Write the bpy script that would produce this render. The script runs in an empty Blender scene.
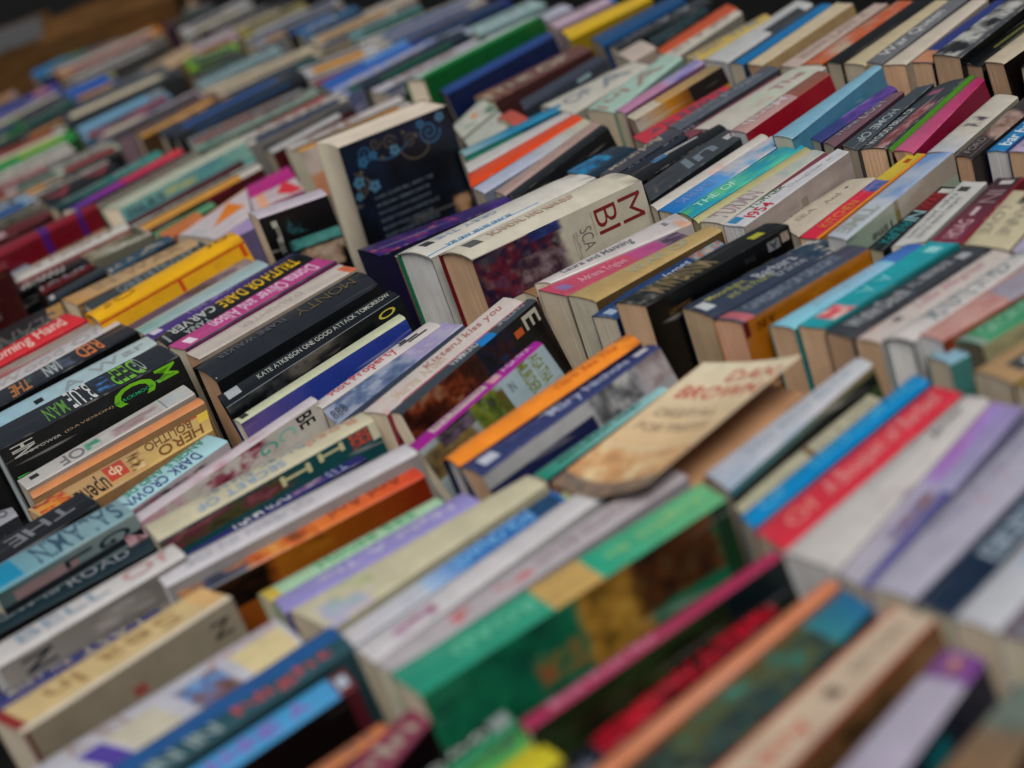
import bpy, math, random
from mathutils import Vector, Matrix, Euler

# ------------------------------------------------------------------ scene basics
scene = bpy.context.scene
coll = scene.collection
ZT = 0.13                      # height of the common spine plane above the table top (table top is z = 0)
K_TOP, K_SIDE, K_END = 0.93, 1.0, 0.43

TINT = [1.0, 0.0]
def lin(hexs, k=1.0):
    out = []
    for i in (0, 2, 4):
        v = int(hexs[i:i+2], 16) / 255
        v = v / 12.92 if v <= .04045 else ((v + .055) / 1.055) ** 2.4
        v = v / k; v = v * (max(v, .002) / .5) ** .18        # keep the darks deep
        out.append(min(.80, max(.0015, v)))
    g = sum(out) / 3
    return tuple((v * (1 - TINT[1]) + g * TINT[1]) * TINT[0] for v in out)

# ------------------------------------------------------------------ materials
def new_mat(name):
    m = bpy.data.materials.new(name); m.use_nodes = True
    nt = m.node_tree
    return m, nt, nt.nodes['Principled BSDF'], nt.nodes.new, nt.links.new

def printed_material(name, rough, wear, spec=.42):
    m, nt, bs, N, Lk = new_mat(name)
    at = N('ShaderNodeAttribute'); at.attribute_name = 'Col'
    tc = N('ShaderNodeTexCoord'); oi = N('ShaderNodeObjectInfo')
    add = N('ShaderNodeVectorMath'); add.operation = 'ADD'
    sc = N('ShaderNodeVectorMath'); sc.operation = 'SCALE'; sc.inputs['Scale'].default_value = 37.0
    Lk(oi.outputs['Random'], sc.inputs[0]); Lk(tc.outputs['Object'], add.inputs[0]); Lk(sc.outputs[0], add.inputs[1])
    # soft handling marks
    n1 = N('ShaderNodeTexNoise'); n1.inputs['Scale'].default_value = 46; n1.inputs['Detail'].default_value = 5; n1.inputs['Roughness'].default_value = .65
    Lk(add.outputs[0], n1.inputs['Vector'])
    r1 = N('ShaderNodeMapRange'); r1.inputs['From Min'].default_value = .3; r1.inputs['From Max'].default_value = .72
    r1.inputs['To Min'].default_value = .86; r1.inputs['To Max'].default_value = 1.07
    Lk(n1.outputs['Fac'], r1.inputs['Value'])
    mul = N('ShaderNodeMixRGB'); mul.blend_type = 'MULTIPLY'; mul.inputs['Fac'].default_value = 1
    Lk(at.outputs['Color'], mul.inputs['Color1']); Lk(r1.outputs['Result'], mul.inputs['Color2'])
    # long reading creases running with the spine
    mp = N('ShaderNodeMapping'); mp.inputs['Scale'].default_value = (420, 5, 60)
    Lk(add.outputs[0], mp.inputs['Vector'])
    n2 = N('ShaderNodeTexNoise'); n2.inputs['Scale'].default_value = 1; n2.inputs['Detail'].default_value = 2
    Lk(mp.outputs[0], n2.inputs['Vector'])
    r2 = N('ShaderNodeMapRange'); r2.inputs['From Min'].default_value = .66; r2.inputs['From Max'].default_value = .74
    r2.inputs['To Min'].default_value = 0; r2.inputs['To Max'].default_value = wear
    Lk(n2.outputs['Fac'], r2.inputs['Value'])
    mx = N('ShaderNodeMixRGB'); mx.inputs['Color2'].default_value = (.55, .52, .49, 1)
    Lk(r2.outputs['Result'], mx.inputs['Fac']); Lk(mul.outputs['Color'], mx.inputs['Color1'])
    Lk(mx.outputs['Color'], bs.inputs['Base Color'])
    r3 = N('ShaderNodeMapRange'); r3.inputs['To Min'].default_value = rough - .1; r3.inputs['To Max'].default_value = rough + .14
    Lk(n1.outputs['Fac'], r3.inputs['Value'])
    r4 = N('ShaderNodeMapRange'); r4.inputs['To Min'].default_value = -.16; r4.inputs['To Max'].default_value = .14
    Lk(oi.outputs['Random'], r4.inputs['Value'])
    ad = N('ShaderNodeMath'); ad.operation = 'ADD'; Lk(r3.outputs['Result'], ad.inputs[0]); Lk(r4.outputs['Result'], ad.inputs[1]); Lk(ad.outputs[0], bs.inputs['Roughness'])
    bp = N('ShaderNodeBump'); bp.inputs['Strength'].default_value = .12; bp.inputs['Distance'].default_value = .0015
    Lk(n2.outputs['Fac'], bp.inputs['Height']); Lk(bp.outputs['Normal'], bs.inputs['Normal'])
    bs.inputs['Specular IOR Level'].default_value = spec
    return m

def paper_material():
    m, nt, bs, N, Lk = new_mat('page_edges')
    at = N('ShaderNodeAttribute'); at.attribute_name = 'Col'
    tc = N('ShaderNodeTexCoord'); oi = N('ShaderNodeObjectInfo')
    add = N('ShaderNodeVectorMath'); add.operation = 'ADD'
    sc = N('ShaderNodeVectorMath'); sc.operation = 'SCALE'; sc.inputs['Scale'].default_value = 11.0
    Lk(oi.outputs['Random'], sc.inputs[0]); Lk(tc.outputs['Object'], add.inputs[0]); Lk(sc.outputs[0], add.inputs[1])
    mp = N('ShaderNodeMapping'); mp.inputs['Scale'].default_value = (1500, 14, 9)
    Lk(add.outputs[0], mp.inputs['Vector'])
    n = N('ShaderNodeTexNoise'); n.inputs['Scale'].default_value = 1; n.inputs['Detail'].default_value = 3
    Lk(mp.outputs[0], n.inputs['Vector'])
    n2 = N('ShaderNodeTexNoise'); n2.inputs['Scale'].default_value = 24; n2.inputs['Detail'].default_value = 3
    Lk(add.outputs[0], n2.inputs['Vector'])
    r = N('ShaderNodeMapRange'); r.inputs['From Min'].default_value = .3; r.inputs['From Max'].default_value = .7
    r.inputs['To Min'].default_value = .89; r.inputs['To Max'].default_value = 1.05
    Lk(n.outputs['Fac'], r.inputs['Value'])
    r2 = N('ShaderNodeMapRange'); r2.inputs['From Min'].default_value = .3; r2.inputs['From Max'].default_value = .7
    r2.inputs['To Min'].default_value = .86; r2.inputs['To Max'].default_value = 1.06
    Lk(n2.outputs['Fac'], r2.inputs['Value'])
    m1 = N('ShaderNodeMath'); m1.operation = 'MULTIPLY'; Lk(r.outputs[0], m1.inputs[0]); Lk(r2.outputs[0], m1.inputs[1])
    mul = N('ShaderNodeMixRGB'); mul.blend_type = 'MULTIPLY'; mul.inputs['Fac'].default_value = 1
    Lk(at.outputs['Color'], mul.inputs['Color1']); Lk(m1.outputs[0], mul.inputs['Color2'])
    Lk(mul.outputs['Color'], bs.inputs['Base Color'])
    bp = N('ShaderNodeBump'); bp.inputs['Strength'].default_value = .35; bp.inputs['Distance'].default_value = .001
    Lk(n.outputs['Fac'], bp.inputs['Height']); Lk(bp.outputs['Normal'], bs.inputs['Normal'])
    bs.inputs['Roughness'].default_value = .85; bs.inputs['Specular IOR Level'].default_value = .2
    return m

def noise_material(name, c0, c1, scale, rough, stretch=(1, 1, 1)):
    m, nt, bs, N, Lk = new_mat(name)
    tc = N('ShaderNodeTexCoord'); mp = N('ShaderNodeMapping'); mp.inputs['Scale'].default_value = stretch
    Lk(tc.outputs['Object'], mp.inputs['Vector'])
    n = N('ShaderNodeTexNoise'); n.inputs['Scale'].default_value = scale; n.inputs['Detail'].default_value = 6
    Lk(mp.outputs[0], n.inputs['Vector'])
    r = N('ShaderNodeValToRGB'); r.color_ramp.elements[0].color = (*c0, 1); r.color_ramp.elements[1].color = (*c1, 1)
    r.color_ramp.elements[0].position = .3; r.color_ramp.elements[1].position = .7
    Lk(n.outputs['Fac'], r.inputs['Fac']); Lk(r.outputs['Color'], bs.inputs['Base Color'])
    b = N('ShaderNodeBump'); b.inputs['Strength'].default_value = .2; b.inputs['Distance'].default_value = .003
    Lk(n.outputs['Fac'], b.inputs['Height']); Lk(b.outputs['Normal'], bs.inputs['Normal'])
    bs.inputs['Roughness'].default_value = rough; bs.inputs['Specular IOR Level'].default_value = .05
    return m

M_CARD = printed_material('printed_card', .37, .30, .46)
M_JACKET = printed_material('glossy_jacket', .34, .08, .46)
M_FRONT = printed_material('printed_cover', .6, .05, .07)
M_PAPER = paper_material()
M_TABLE = noise_material('dark_table_cloth', (.003, .003, .0035), (.008, .008, .008), 60, .9)
M_GROUND = noise_material('asphalt', (.004, .004, .004), (.009, .009, .009), 40, .92)
M_BOX = noise_material('cardboard', (.050, .024, .009), (.10, .048, .016), 14, .85, (1, 1, 6))
M_WOOD = noise_material('grey_board', (.05, .05, .052), (.08, .08, .082), 30, .8)

# ------------------------------------------------------------------ mesh building with per-corner colour
class MB:
    def __init__(self): self.v = []; self.f = []; self.c = []; self.smooth = []
    def face(self, pts, cols, smooth=False):
        n = len(self.v); self.v += [tuple(p) for p in pts]
        self.f.append(tuple(range(n, n + len(pts))))
        self.c.append([cols] * len(pts) if isinstance(cols[0], float) else cols)
        self.smooth.append(smooth)
    def box(self, c8, col, skip=()):
        F = dict(top=(0, 1, 3, 2), bot=(4, 6, 7, 5), near=(0, 2, 6, 4), far=(1, 5, 7, 3), left=(0, 4, 5, 1), right=(2, 3, 7, 6))
        for n, ids in F.items():
            if n not in skip: self.face([c8[i] for i in ids], col if isinstance(col, tuple) else col[n])
    def build(self, name, mat, parent=None, merge=True):
        me = bpy.data.meshes.new(name)
        # weld coincident vertices so shading stays continuous
        idx = {}; vs = []; fs = []
        for f in self.f:
            nf = []
            for i in f:
                k = tuple(round(x, 6) for x in self.v[i])
                if k not in idx: idx[k] = len(vs); vs.append(self.v[i])
                nf.append(idx[k])
            fs.append(nf)
        keep = [(f, c, s) for f, c, s in zip(fs, self.c, self.smooth) if len(set(f)) == len(f)]
        me.from_pydata(vs, [], [k[0] for k in keep])
        at = me.color_attributes.new('Col', 'FLOAT_COLOR', 'CORNER')
        buf = []
        for f, c, s in keep:
            for col in c: buf += [col[0], col[1], col[2], 1.0]
        at.data.foreach_set('color', buf)
        me.polygons.foreach_set('use_smooth', [k[2] for k in keep])
        me.materials.append(mat); me.update()
        o = bpy.data.objects.new(name, me); coll.objects.link(o)
        if parent: o.parent = parent
        return o

# ------------------------------------------------------------------ lettering
_letters = {}
def letter(ch, weight=.012):
    if (ch, weight) not in _letters:
        cu = bpy.data.curves.new('lettering', 'FONT'); cu.body = ch; cu.resolution_u = 3; cu.fill_mode = 'FRONT'; cu.offset = weight
        ob = bpy.data.objects.new('lettering', cu); coll.objects.link(ob)
        me = bpy.data.meshes.new_from_object(ob.evaluated_get(bpy.context.evaluated_depsgraph_get()))
        _letters[(ch, weight)] = ([(v.co.x, v.co.y) for v in me.vertices], [tuple(p.vertices) for p in me.polygons])
        bpy.data.objects.remove(ob); bpy.data.curves.remove(cu); bpy.data.meshes.remove(me)
    return _letters[(ch, weight)]
for _c in 'ABCDEFGHIJKLMNOPQRSTUVWXYZabcdefghijklmnopqrstuvwxyz0123456789(),.':
    letter(_c)
for _c in 'MBISCAKYETOXPRDUGH':
    letter(_c, -.008)
_glyphs = {}
def text_mesh(body, shear=0.0):
    key = (body, shear)
    if key not in _glyphs:
        vs, fs, pen = [], [], 0.0
        for ch in body:
            if ch == ' ': pen += .28; continue
            v, f = letter(ch, -.008 if shear == .001 else .012); x0 = min(p[0] for p in v); x1 = max(p[0] for p in v); n = len(vs)
            vs += [(pen + x - x0 + shear * y, y) for x, y in v]; fs += [tuple(k + n for k in p) for p in f]
            pen += x1 - x0 + .07
        x0 = min(v[0] for v in vs); x1 = max(v[0] for v in vs); y0 = min(v[1] for v in vs); y1 = max(v[1] for v in vs)
        _glyphs[key] = ([((x - x0) / (x1 - x0), (y - y0) / (y1 - y0)) for x, y in vs], fs)
    return _glyphs[key]

WORDS = 'THE OF A AND IN HOUSE NIGHT LOVE LAST DARK RIVER SUMMER WINTER SECRET GARDEN STONE LIGHT SEA ROAD HOME LOST DAUGHTER SISTER KING QUEEN WAR PEACE TIME BLOOD SILENT WATER ISLAND MARY JOHN ANNE CLARK MARSH HILL WOOD GREY BELL FORD'.split()
def title_words(rs, length, height):
    """a title that fills a strip of the given size without stretching its letters much"""
    n = max(2, int(length / max(height, 1e-4) / .82)); out = ''
    while len(out) < n - 1:
        w = rs.choice([x for x in WORDS if len(x) <= max(2, n - len(out))] or ['OF'])
        out = (out + ' ' + w).strip()
    return out

# ------------------------------------------------------------------ print designs
def vnoise(seed):
    def h(i, j):
        n = (i * 374761393 + j * 668265263 + seed * 974634541) & 0xffffffff
        n = ((n ^ (n >> 13)) * 1274126177) & 0xffffffff
        return ((n ^ (n >> 16)) & 0xffff) / 65535
    def f(x, y):
        i, j = math.floor(x), math.floor(y); u, v = x - i, y - j
        u = u * u * (3 - 2 * u); v = v * v * (3 - 2 * v)
        a = h(i, j) * (1 - u) + h(i + 1, j) * u; b = h(i, j + 1) * (1 - u) + h(i + 1, j + 1) * u
        return a * (1 - v) + b * v
    return f

def mixc(a, b, t): return tuple(x * (1 - t) + y * t for x, y in zip(a, b))

RES = .0017
class Design:
    def __init__(self, base, items, k, seed, Lm, Tm):
        self.base = lin(base, k); self.it = []; self.txt = []
        for n, d in enumerate(items):
            kd = d[0]
            if kd == 'band': self.it.append((kd, d[1], d[2], d[3], d[4], lin(d[5], k)))
            elif kd == 'grad': self.it.append((kd, d[1], d[2], 0, 1, lin(d[3], k), lin(d[4], k)))
            elif kd == 'tri': self.txt.append(('tri', d[1:7], lin(d[7], k)))
            elif kd == 'pic': self.it.append((kd, d[1], d[2], d[3], d[4], sorted([lin(c, k) for c in d[5]], key=sum), max(2, d[6] * .42), vnoise(seed * 31 + n)))
            else: self.txt.append(tuple(d[:5 if kd == 'ptx' else 6]) + (lin(d[5 if kd == 'ptx' else 6], k),) + tuple(d[6 if kd == 'ptx' else 7:]))
        self.Lm, self.Tm = Lm, Tm
        S = {0, 1}; Tt = {0, 1}
        for i in range(1, 10): S.add(i / 10)
        for i in range(1, 4): Tt.add(i / 4)
        for it in self.it:
            S |= {it[1], it[2]}; Tt |= {it[3], it[4]}
            if it[0] == 'pic':
                n = int(min(64, max(5, (it[2] - it[1]) * Lm / RES)))
                m = int(min(40, max(4, (it[4] - it[3]) * Tm / RES)))
                for i in range(1, n): S.add(it[1] + (it[2] - it[1]) * i / n)
                for i in range(1, m): Tt.add(it[3] + (it[4] - it[3]) * i / m)
        self.wear = 0.0; self.wn = vnoise(seed * 7 + 3)
        def clean(A):
            A = sorted(a for a in A if -.0001 <= a <= 1.0001); o = [A[0]]
            for a in A[1:]:
                if a - o[-1] > .003: o.append(a)
            o[-1] = 1.0
            return o
        self.S, self.T = clean(S), clean(Tt)
    def col(self, s, t):
        c = self.base
        for it in self.it:
            if it[1] <= s <= it[2] and it[3] <= t <= it[4]:
                if it[0] == 'band': c = it[5]
                elif it[0] == 'grad': c = mixc(it[5], it[6], (s - it[1]) / (it[2] - it[1]))
                else:
                    f = it[7]; n = it[6]; asp = (it[4] - it[3]) * self.Tm / max(1e-4, (it[2] - it[1]) * self.Lm)
                    x = (s - it[1]) / (it[2] - it[1]) * n; y = (t - it[3]) / (it[4] - it[3]) * max(1.5, n * asp)
                    v = .5 * f(x, y) + .3 * f(x * 2.1 + 7, y * 2.1 + 3) + .2 * f(x * 4.7 + 1, y * 4.7 + 9)
                    v = min(.999, max(0, (v - .24) / .52)) * (len(it[5]) - 1); i = int(v); w = v - i
                    a = it[5][i]; b = it[5][min(i + 1, len(it[5]) - 1)]
                    pc = mixc(a, b, w); fe = 1.0
                    for q, q0, q1 in ((s, it[1], it[2]), (t, it[3], it[4])):
                        d = .16 * (q1 - q0)
                        if q0 > .02: fe = min(fe, (q - q0) / d)
                        if q1 < .98: fe = min(fe, (q1 - q) / d)
                    fe = max(0, min(1, fe + .45 * (f(x * 3 + 2, y * 3 + 5) - .5))); c = mixc(c, pc, fe * fe * (3 - 2 * fe))
        if self.wear and (t < .04 or t > .96 or s < .012 or s > .988):
            w = (.55 * self.wn(s * 34, t * 9) + .45 * self.wn(s * 9, t * 5)) - (1 - self.wear)
            if w > 0: c = mixc(c, (.42, .39, .36), min(.30, w * 1.1))
        return c
    def draw(self, mb, surf, lift, rs):
        for i in range(len(self.S) - 1):
            for j in range(len(self.T) - 1):
                s0, s1, t0, t1 = self.S[i], self.S[i + 1], self.T[j], self.T[j + 1]; sm, tm = (s0 + s1) / 2, (t0 + t1) / 2
                cs = [(s0, t0), (s0, t1), (s1, t1), (s1, t0)]
                cols = [self.col(sm + (s - sm) * .98, tm + (t - tm) * .98) for s, t in cs]
                mb.face([surf(s, t, 0) for s, t in cs], cols, True)
        for d in self.txt:
            if d[0] == 'tri':
                q = d[1]; mb.face([surf(q[i], q[i + 1], lift) for i in (0, 2, 4)], d[2])
            elif d[0] == 'ptx':
                _, s0, s1, t0, t1, c = d
                ln = (s1 - s0) * self.Lm; ht = (t1 - t0) * self.Tm
                fl = rs.random() < .5
                body = title_words(rs, ln, ht)
                if rs.random() < .4: body = body.title()
                vs, fs = text_mesh(body, .0)
                P = [((1 - x, 1 - y) if fl else (x, y)) for x, y in vs]
                P = [surf(s0 + (s1 - s0) * x, t1 - (t1 - t0) * y, lift) for x, y in P]
                for f in fs: mb.face([P[i] for i in f], c)
            else:
                _, body, s0, s1, t0, t1, c, di = d[:8]; sh = d[8] if len(d) > 8 else 0.0
                vs, fs = text_mesh(body, sh)
                if di == 1: g = lambda x, y: (s0 + (s1 - s0) * x, t1 - (t1 - t0) * y)
                elif di == -1: g = lambda x, y: (s1 - (s1 - s0) * x, t0 + (t1 - t0) * y)
                else: g = lambda x, y: (s0 + (s1 - s0) * y, t0 + (t1 - t0) * x)
                P = [surf(*g(x, y), lift) for x, y in vs]
                for f in fs:
                    mb.face([P[i] for i in f], c)

PAGE = dict(cr='a39183', wh='a5a09b', tan='9b826c', navy='171830', pink='9c7a66', dk='4a463c')

# ------------------------------------------------------------------ a book standing on its fore-edge, spine up
def make_book(d, n):
    rs = random.Random(1000 + n)
    hb = d['k'] == 'hb'
    root = bpy.data.objects.new('book', None); coll.objects.link(root)
    root.empty_display_size = .05
    root.location = (d['p'][0], d['p'][1], 0); root.rotation_euler = (0, 0, d['y'])
    root['label'] = d['l']; root['category'] = 'book'; root['group'] = 'second-hand books packed spine up in rows'
    q = d['q']; zt = ZT + d['h']
    nL, fL, nR, fR = [Vector((q[i], q[i + 1], zt)) for i in (0, 2, 4, 6)]
    T = ((nR - nL).length + (fR - fL).length) / 2; L = ((fL - nL).length + (fR - nR).length) / 2
    ph = math.radians(d['ln'])
    if d.get('s') == 'fallen':
        return fallen_book(root, d, nR, fR, rs)
    D = zt - .001
    dv = Vector((math.tan(ph) * D, 0, -D))
    bul = d.get('b', (.0032 if hb else rs.choice((.0012, .0006, -.0007, .0015))))
    rad = .0016
    def spine(s, t, lift):
        p = (nL.lerp(fL, s)).lerp(nR.lerp(fR, s), t)
        z = bul * (1 - (2 * t - 1) ** 2)
        e = min(t, 1 - t) * T
        if e < rad: z -= (rad - e) * .6
        if hb: # the head and foot of a round spine dip slightly
            z -= .0012 * max(0, 1 - min(s, 1 - s) * L / .006)
        return (p.x, p.y, p.z + z + lift)
    mat = M_JACKET if hb else M_CARD
    sd = list(d.get('sd', []))
    if d.get('t') and not any(x[0] in ('ptx', 'txt') for x in sd):
        base = lin(d['c']); lum = .3 * base[0] + .6 * base[1] + .1 * base[2]
        tc = rs.choice(('8f9298', 'a09a8c', '7f858c')) if lum < .12 else rs.choice(('5c5a60', '6a5048', '48505c', '7a5a58'))
        if lum > .3: tc = rs.choice(('8a8688', '948078', '7c848c'))
        a = rs.uniform(.08, .16); m = rs.uniform(.36, .5)
        sd += [('ptx', a, m, .28, .62, tc), ('ptx', m + .05, rs.uniform(.82, .93), .22, .74, tc)]
        if rs.random() < .5: sd.append(('band', .02, .065, .3, .7, tc))
    mb = MB()
    dz = Design(d['c'], sd, K_TOP, n, L, T)
    if not hb:
        dz.wear = rs.uniform(.15, .55)
        dz.T = sorted(set(dz.T) | {.04, .96}); dz.S = sorted(set(dz.S) | {.012, .988} | {i / 40 for i in range(1, 40)})
    dz.draw(mb, spine, .0003 + max(0, bul) * .1, rs)
    # thickness of the card at the two ends of the spine
    edge = lin(d['c'], K_TOP)
    for s in (0, 1):
        tt = [0, .1, .3, .5, .7, .9, 1]
        for a, b in zip(tt, tt[1:]):
            p0, p1 = Vector(spine(s, a, 0)), Vector(spine(s, b, 0)); dn = Vector((0, 0, -.0014 if hb else -.0007))
            ids = [p0, p0 + dn, p1 + dn, p1] if s == 0 else [p0, p1, p1 + dn, p0 + dn]
            mb.face(ids, edge)
    mb.build('spine', mat, root)
    # boards: left one plain, right one carries the printed cover
    th = .0026 if hb else .0007
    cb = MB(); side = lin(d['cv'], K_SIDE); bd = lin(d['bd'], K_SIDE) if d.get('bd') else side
    drop = Vector((0, 0, -rad * .6))
    x = Vector((th, 0, 0)) if T > 3 * th else Vector((T * .2, 0, 0))
    a, b = nL + drop, fL + drop
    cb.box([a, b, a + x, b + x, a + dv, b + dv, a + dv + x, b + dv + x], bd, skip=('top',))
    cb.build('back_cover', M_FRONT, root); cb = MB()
    a, b = nR + drop, fR + drop
    vd = min(.99, max(.05, d['vd'] * 1.08 / D))
    def front(s, t, lift):
        p = a.lerp(b, s) + dv * (t * vd)
        return (p.x + lift, p.y, p.z)
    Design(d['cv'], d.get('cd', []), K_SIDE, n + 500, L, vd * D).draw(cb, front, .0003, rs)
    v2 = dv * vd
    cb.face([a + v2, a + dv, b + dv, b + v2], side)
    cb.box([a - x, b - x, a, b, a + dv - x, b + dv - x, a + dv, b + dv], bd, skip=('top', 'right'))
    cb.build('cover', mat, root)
    # page block
    ins = .0035 if hb else .0008
    u = (fL - nL).normalized()
    pc0 = lin(PAGE[d['pg']], K_END); f = rs.uniform(.86, 1.1); pc = tuple(min(.8, c * f) for c in pc0)
    pb = MB()
    nl, fl, nr, fr = nL + u * ins + x, fL - u * ins + x, nR + u * ins - x, fR - u * ins - x
    dn = Vector((0, 0, -(.0018 if hb else .0012)))
    m = 12
    wav = [rs.uniform(-.00018, .00018) for _ in range(m + 1)]; wav[0] = wav[m] = 0
    up = lambda t: Vector((0, 0, bul * (1 - (2 * t - 1) ** 2)))
    low = dv * .985
    for i in range(m):
        t0, t1 = i / m, (i + 1) / m
        for (A, B, sg) in ((nl, nr, 0), (fl, fr, 1)):
            w0, w1 = u * wav[i], u * wav[i + 1]
            p0 = A.lerp(B, t0) + dn + up(t0) + w0; p1 = A.lerp(B, t1) + dn + up(t1) + w1
            b0 = A.lerp(B, t0) + low - w0 * 2; b1 = A.lerp(B, t1) + low - w1 * 2
            j = rs.uniform(.965, 1.03); c = tuple(v * j for v in pc)
            pb.face([p0, b0, b1, p1] if sg == 0 else [p0, p1, b1, b0], c)
        p = [nl.lerp(nr, t0) + dn + up(t0), nl.lerp(nr, t1) + dn + up(t1), fl.lerp(fr, t1) + dn + up(t1), fl.lerp(fr, t0) + dn + up(t0)]
        pb.face(p, pc)
    pb.face([nl + low, fl + low, fr + low, nr + low], pc)
    pb.build('page_block', M_PAPER, root)
    if hb:   # striped head band at both ends of the spine
        hbm = MB()
        for i in range(14):
            t0, t1 = .1 + i * .8 / 14, .1 + (i + 1) * .8 / 14
            c = (.45, .44, .42) if i % 2 else (.02, .02, .02)
            for (A, B) in ((nL, nR),):
                p0 = A.lerp(B, t0) + up(t0) + u * (ins - .0012) + Vector((0, 0, -.0018)); p1 = A.lerp(B, t1) + up(t1) + u * (ins - .0012) + Vector((0, 0, -.0018))
                dd = Vector((0, 0, -.0026)); bk = u * .0012
                hbm.face([p0, p0 + dd, p1 + dd, p1], c); hbm.face([p0, p1, p1 + bk, p0 + bk], c)
        hbm.build('head_band', M_CARD, root)
    return root

def fallen_book(root, d, a, b, rs):
    """a paperback that has toppled to the side, its front cover curling up from the pages"""
    ph = math.radians(84); D = .110; T = .040; al = math.radians(11)
    dv = Vector((math.sin(ph), 0, -math.cos(ph))); tv = Vector((math.cos(ph), 0, math.sin(ph)))
    cvd, cvn = Vector((math.cos(al), 0, math.sin(al))), Vector((-math.sin(al), 0, math.cos(al)))
    L = (b - a).length; u = (b - a).normalized()
    A, B = a - tv * T, b - tv * T
    cm = MB()
    def front(s, t, lift):
        p = a.lerp(b, s) + cvd * (t * D) + cvn * (-.005 * math.sin(t * 3.1) * (1 - .5 * s) + lift) - u * (.010 * math.sin(t * 3.1) * (1 - s))
        return (p.x, p.y, p.z)
    items = [('pic', 0, .34, 0, 1, ['ab8a64', 'b89e7c', '97785a', 'bfae8e', 'a88058'], 11), ('pic', 0, .10, 0, 1, ['5a5048', '6c6058', '7a6450'], 6),
             ('grad', .34, 1, 'b39c7a', 'b9ae9a'), ('txt', 'DAN', .84, .93, .45, .93, 'a0584a', 'c'), ('txt', 'BROWN', .70, .80, .14, .95, 'a04a40', 'c'),
             ('txt', 'DIGITAL', .56, .62, .15, .8, '8a7a66', 'c'), ('txt', 'FORTRESS', .45, .51, .12, .85, '8a7a66', 'c')]
    Design('b8a68a', items, .62, 901, L, D).draw(cm, front, .0005, rs)
    for i in range(8):       # inner side of the curled cover
        t0, t1 = i / 8, (i + 1) / 8
        cm.face([front(0, t0, -.0006), front(1, t0, -.0006), front(1, t1, -.0006), front(0, t1, -.0006)], lin('b0a08c', .6))
        cm.face([front(0, t0, 0), front(0, t0, -.0006), front(0, t1, -.0006), front(0, t1, 0)], lin('b0a08c', .6))
    cm.face([front(0, 1, 0), front(0, 1, -.0006), front(1, 1, -.0006), front(1, 1, 0)], lin('b0a08c', .6))
    cm.box([A, B, A + tv * .0008, B + tv * .0008, A + dv * D, B + dv * D, A + dv * D + tv * .0008, B + dv * D + tv * .0008], lin('6a4a30', .5))
    cm.build('cover', M_CARD, root)
    sp = MB()
    sp.box([a, b, a, b, a, b, a, b], lin('b89a60'), skip=('bot', 'near', 'far', 'left', 'right', 'top'))
    o = [A - dv * .0008, B - dv * .0008, a - dv * .0008, b - dv * .0008]
    sp.face([o[0], o[2], o[3], o[1]], lin('a88450', .6)); sp.build('spine', M_CARD, root)
    pb = MB(); pc = lin('8f7056', .62)
    n0, f0 = A + tv * .001 + u * .001, B + tv * .001 - u * .001; w = tv * (T - .004)
    pb.box([n0, f0, n0 + w, f0 + w, n0 + dv * (D - .002), f0 + dv * (D - .002), n0 + w + dv * (D - .006), f0 + w + dv * (D - .006)], pc)
    pb.build('page_block', M_PAPER, root)
    return root

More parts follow.
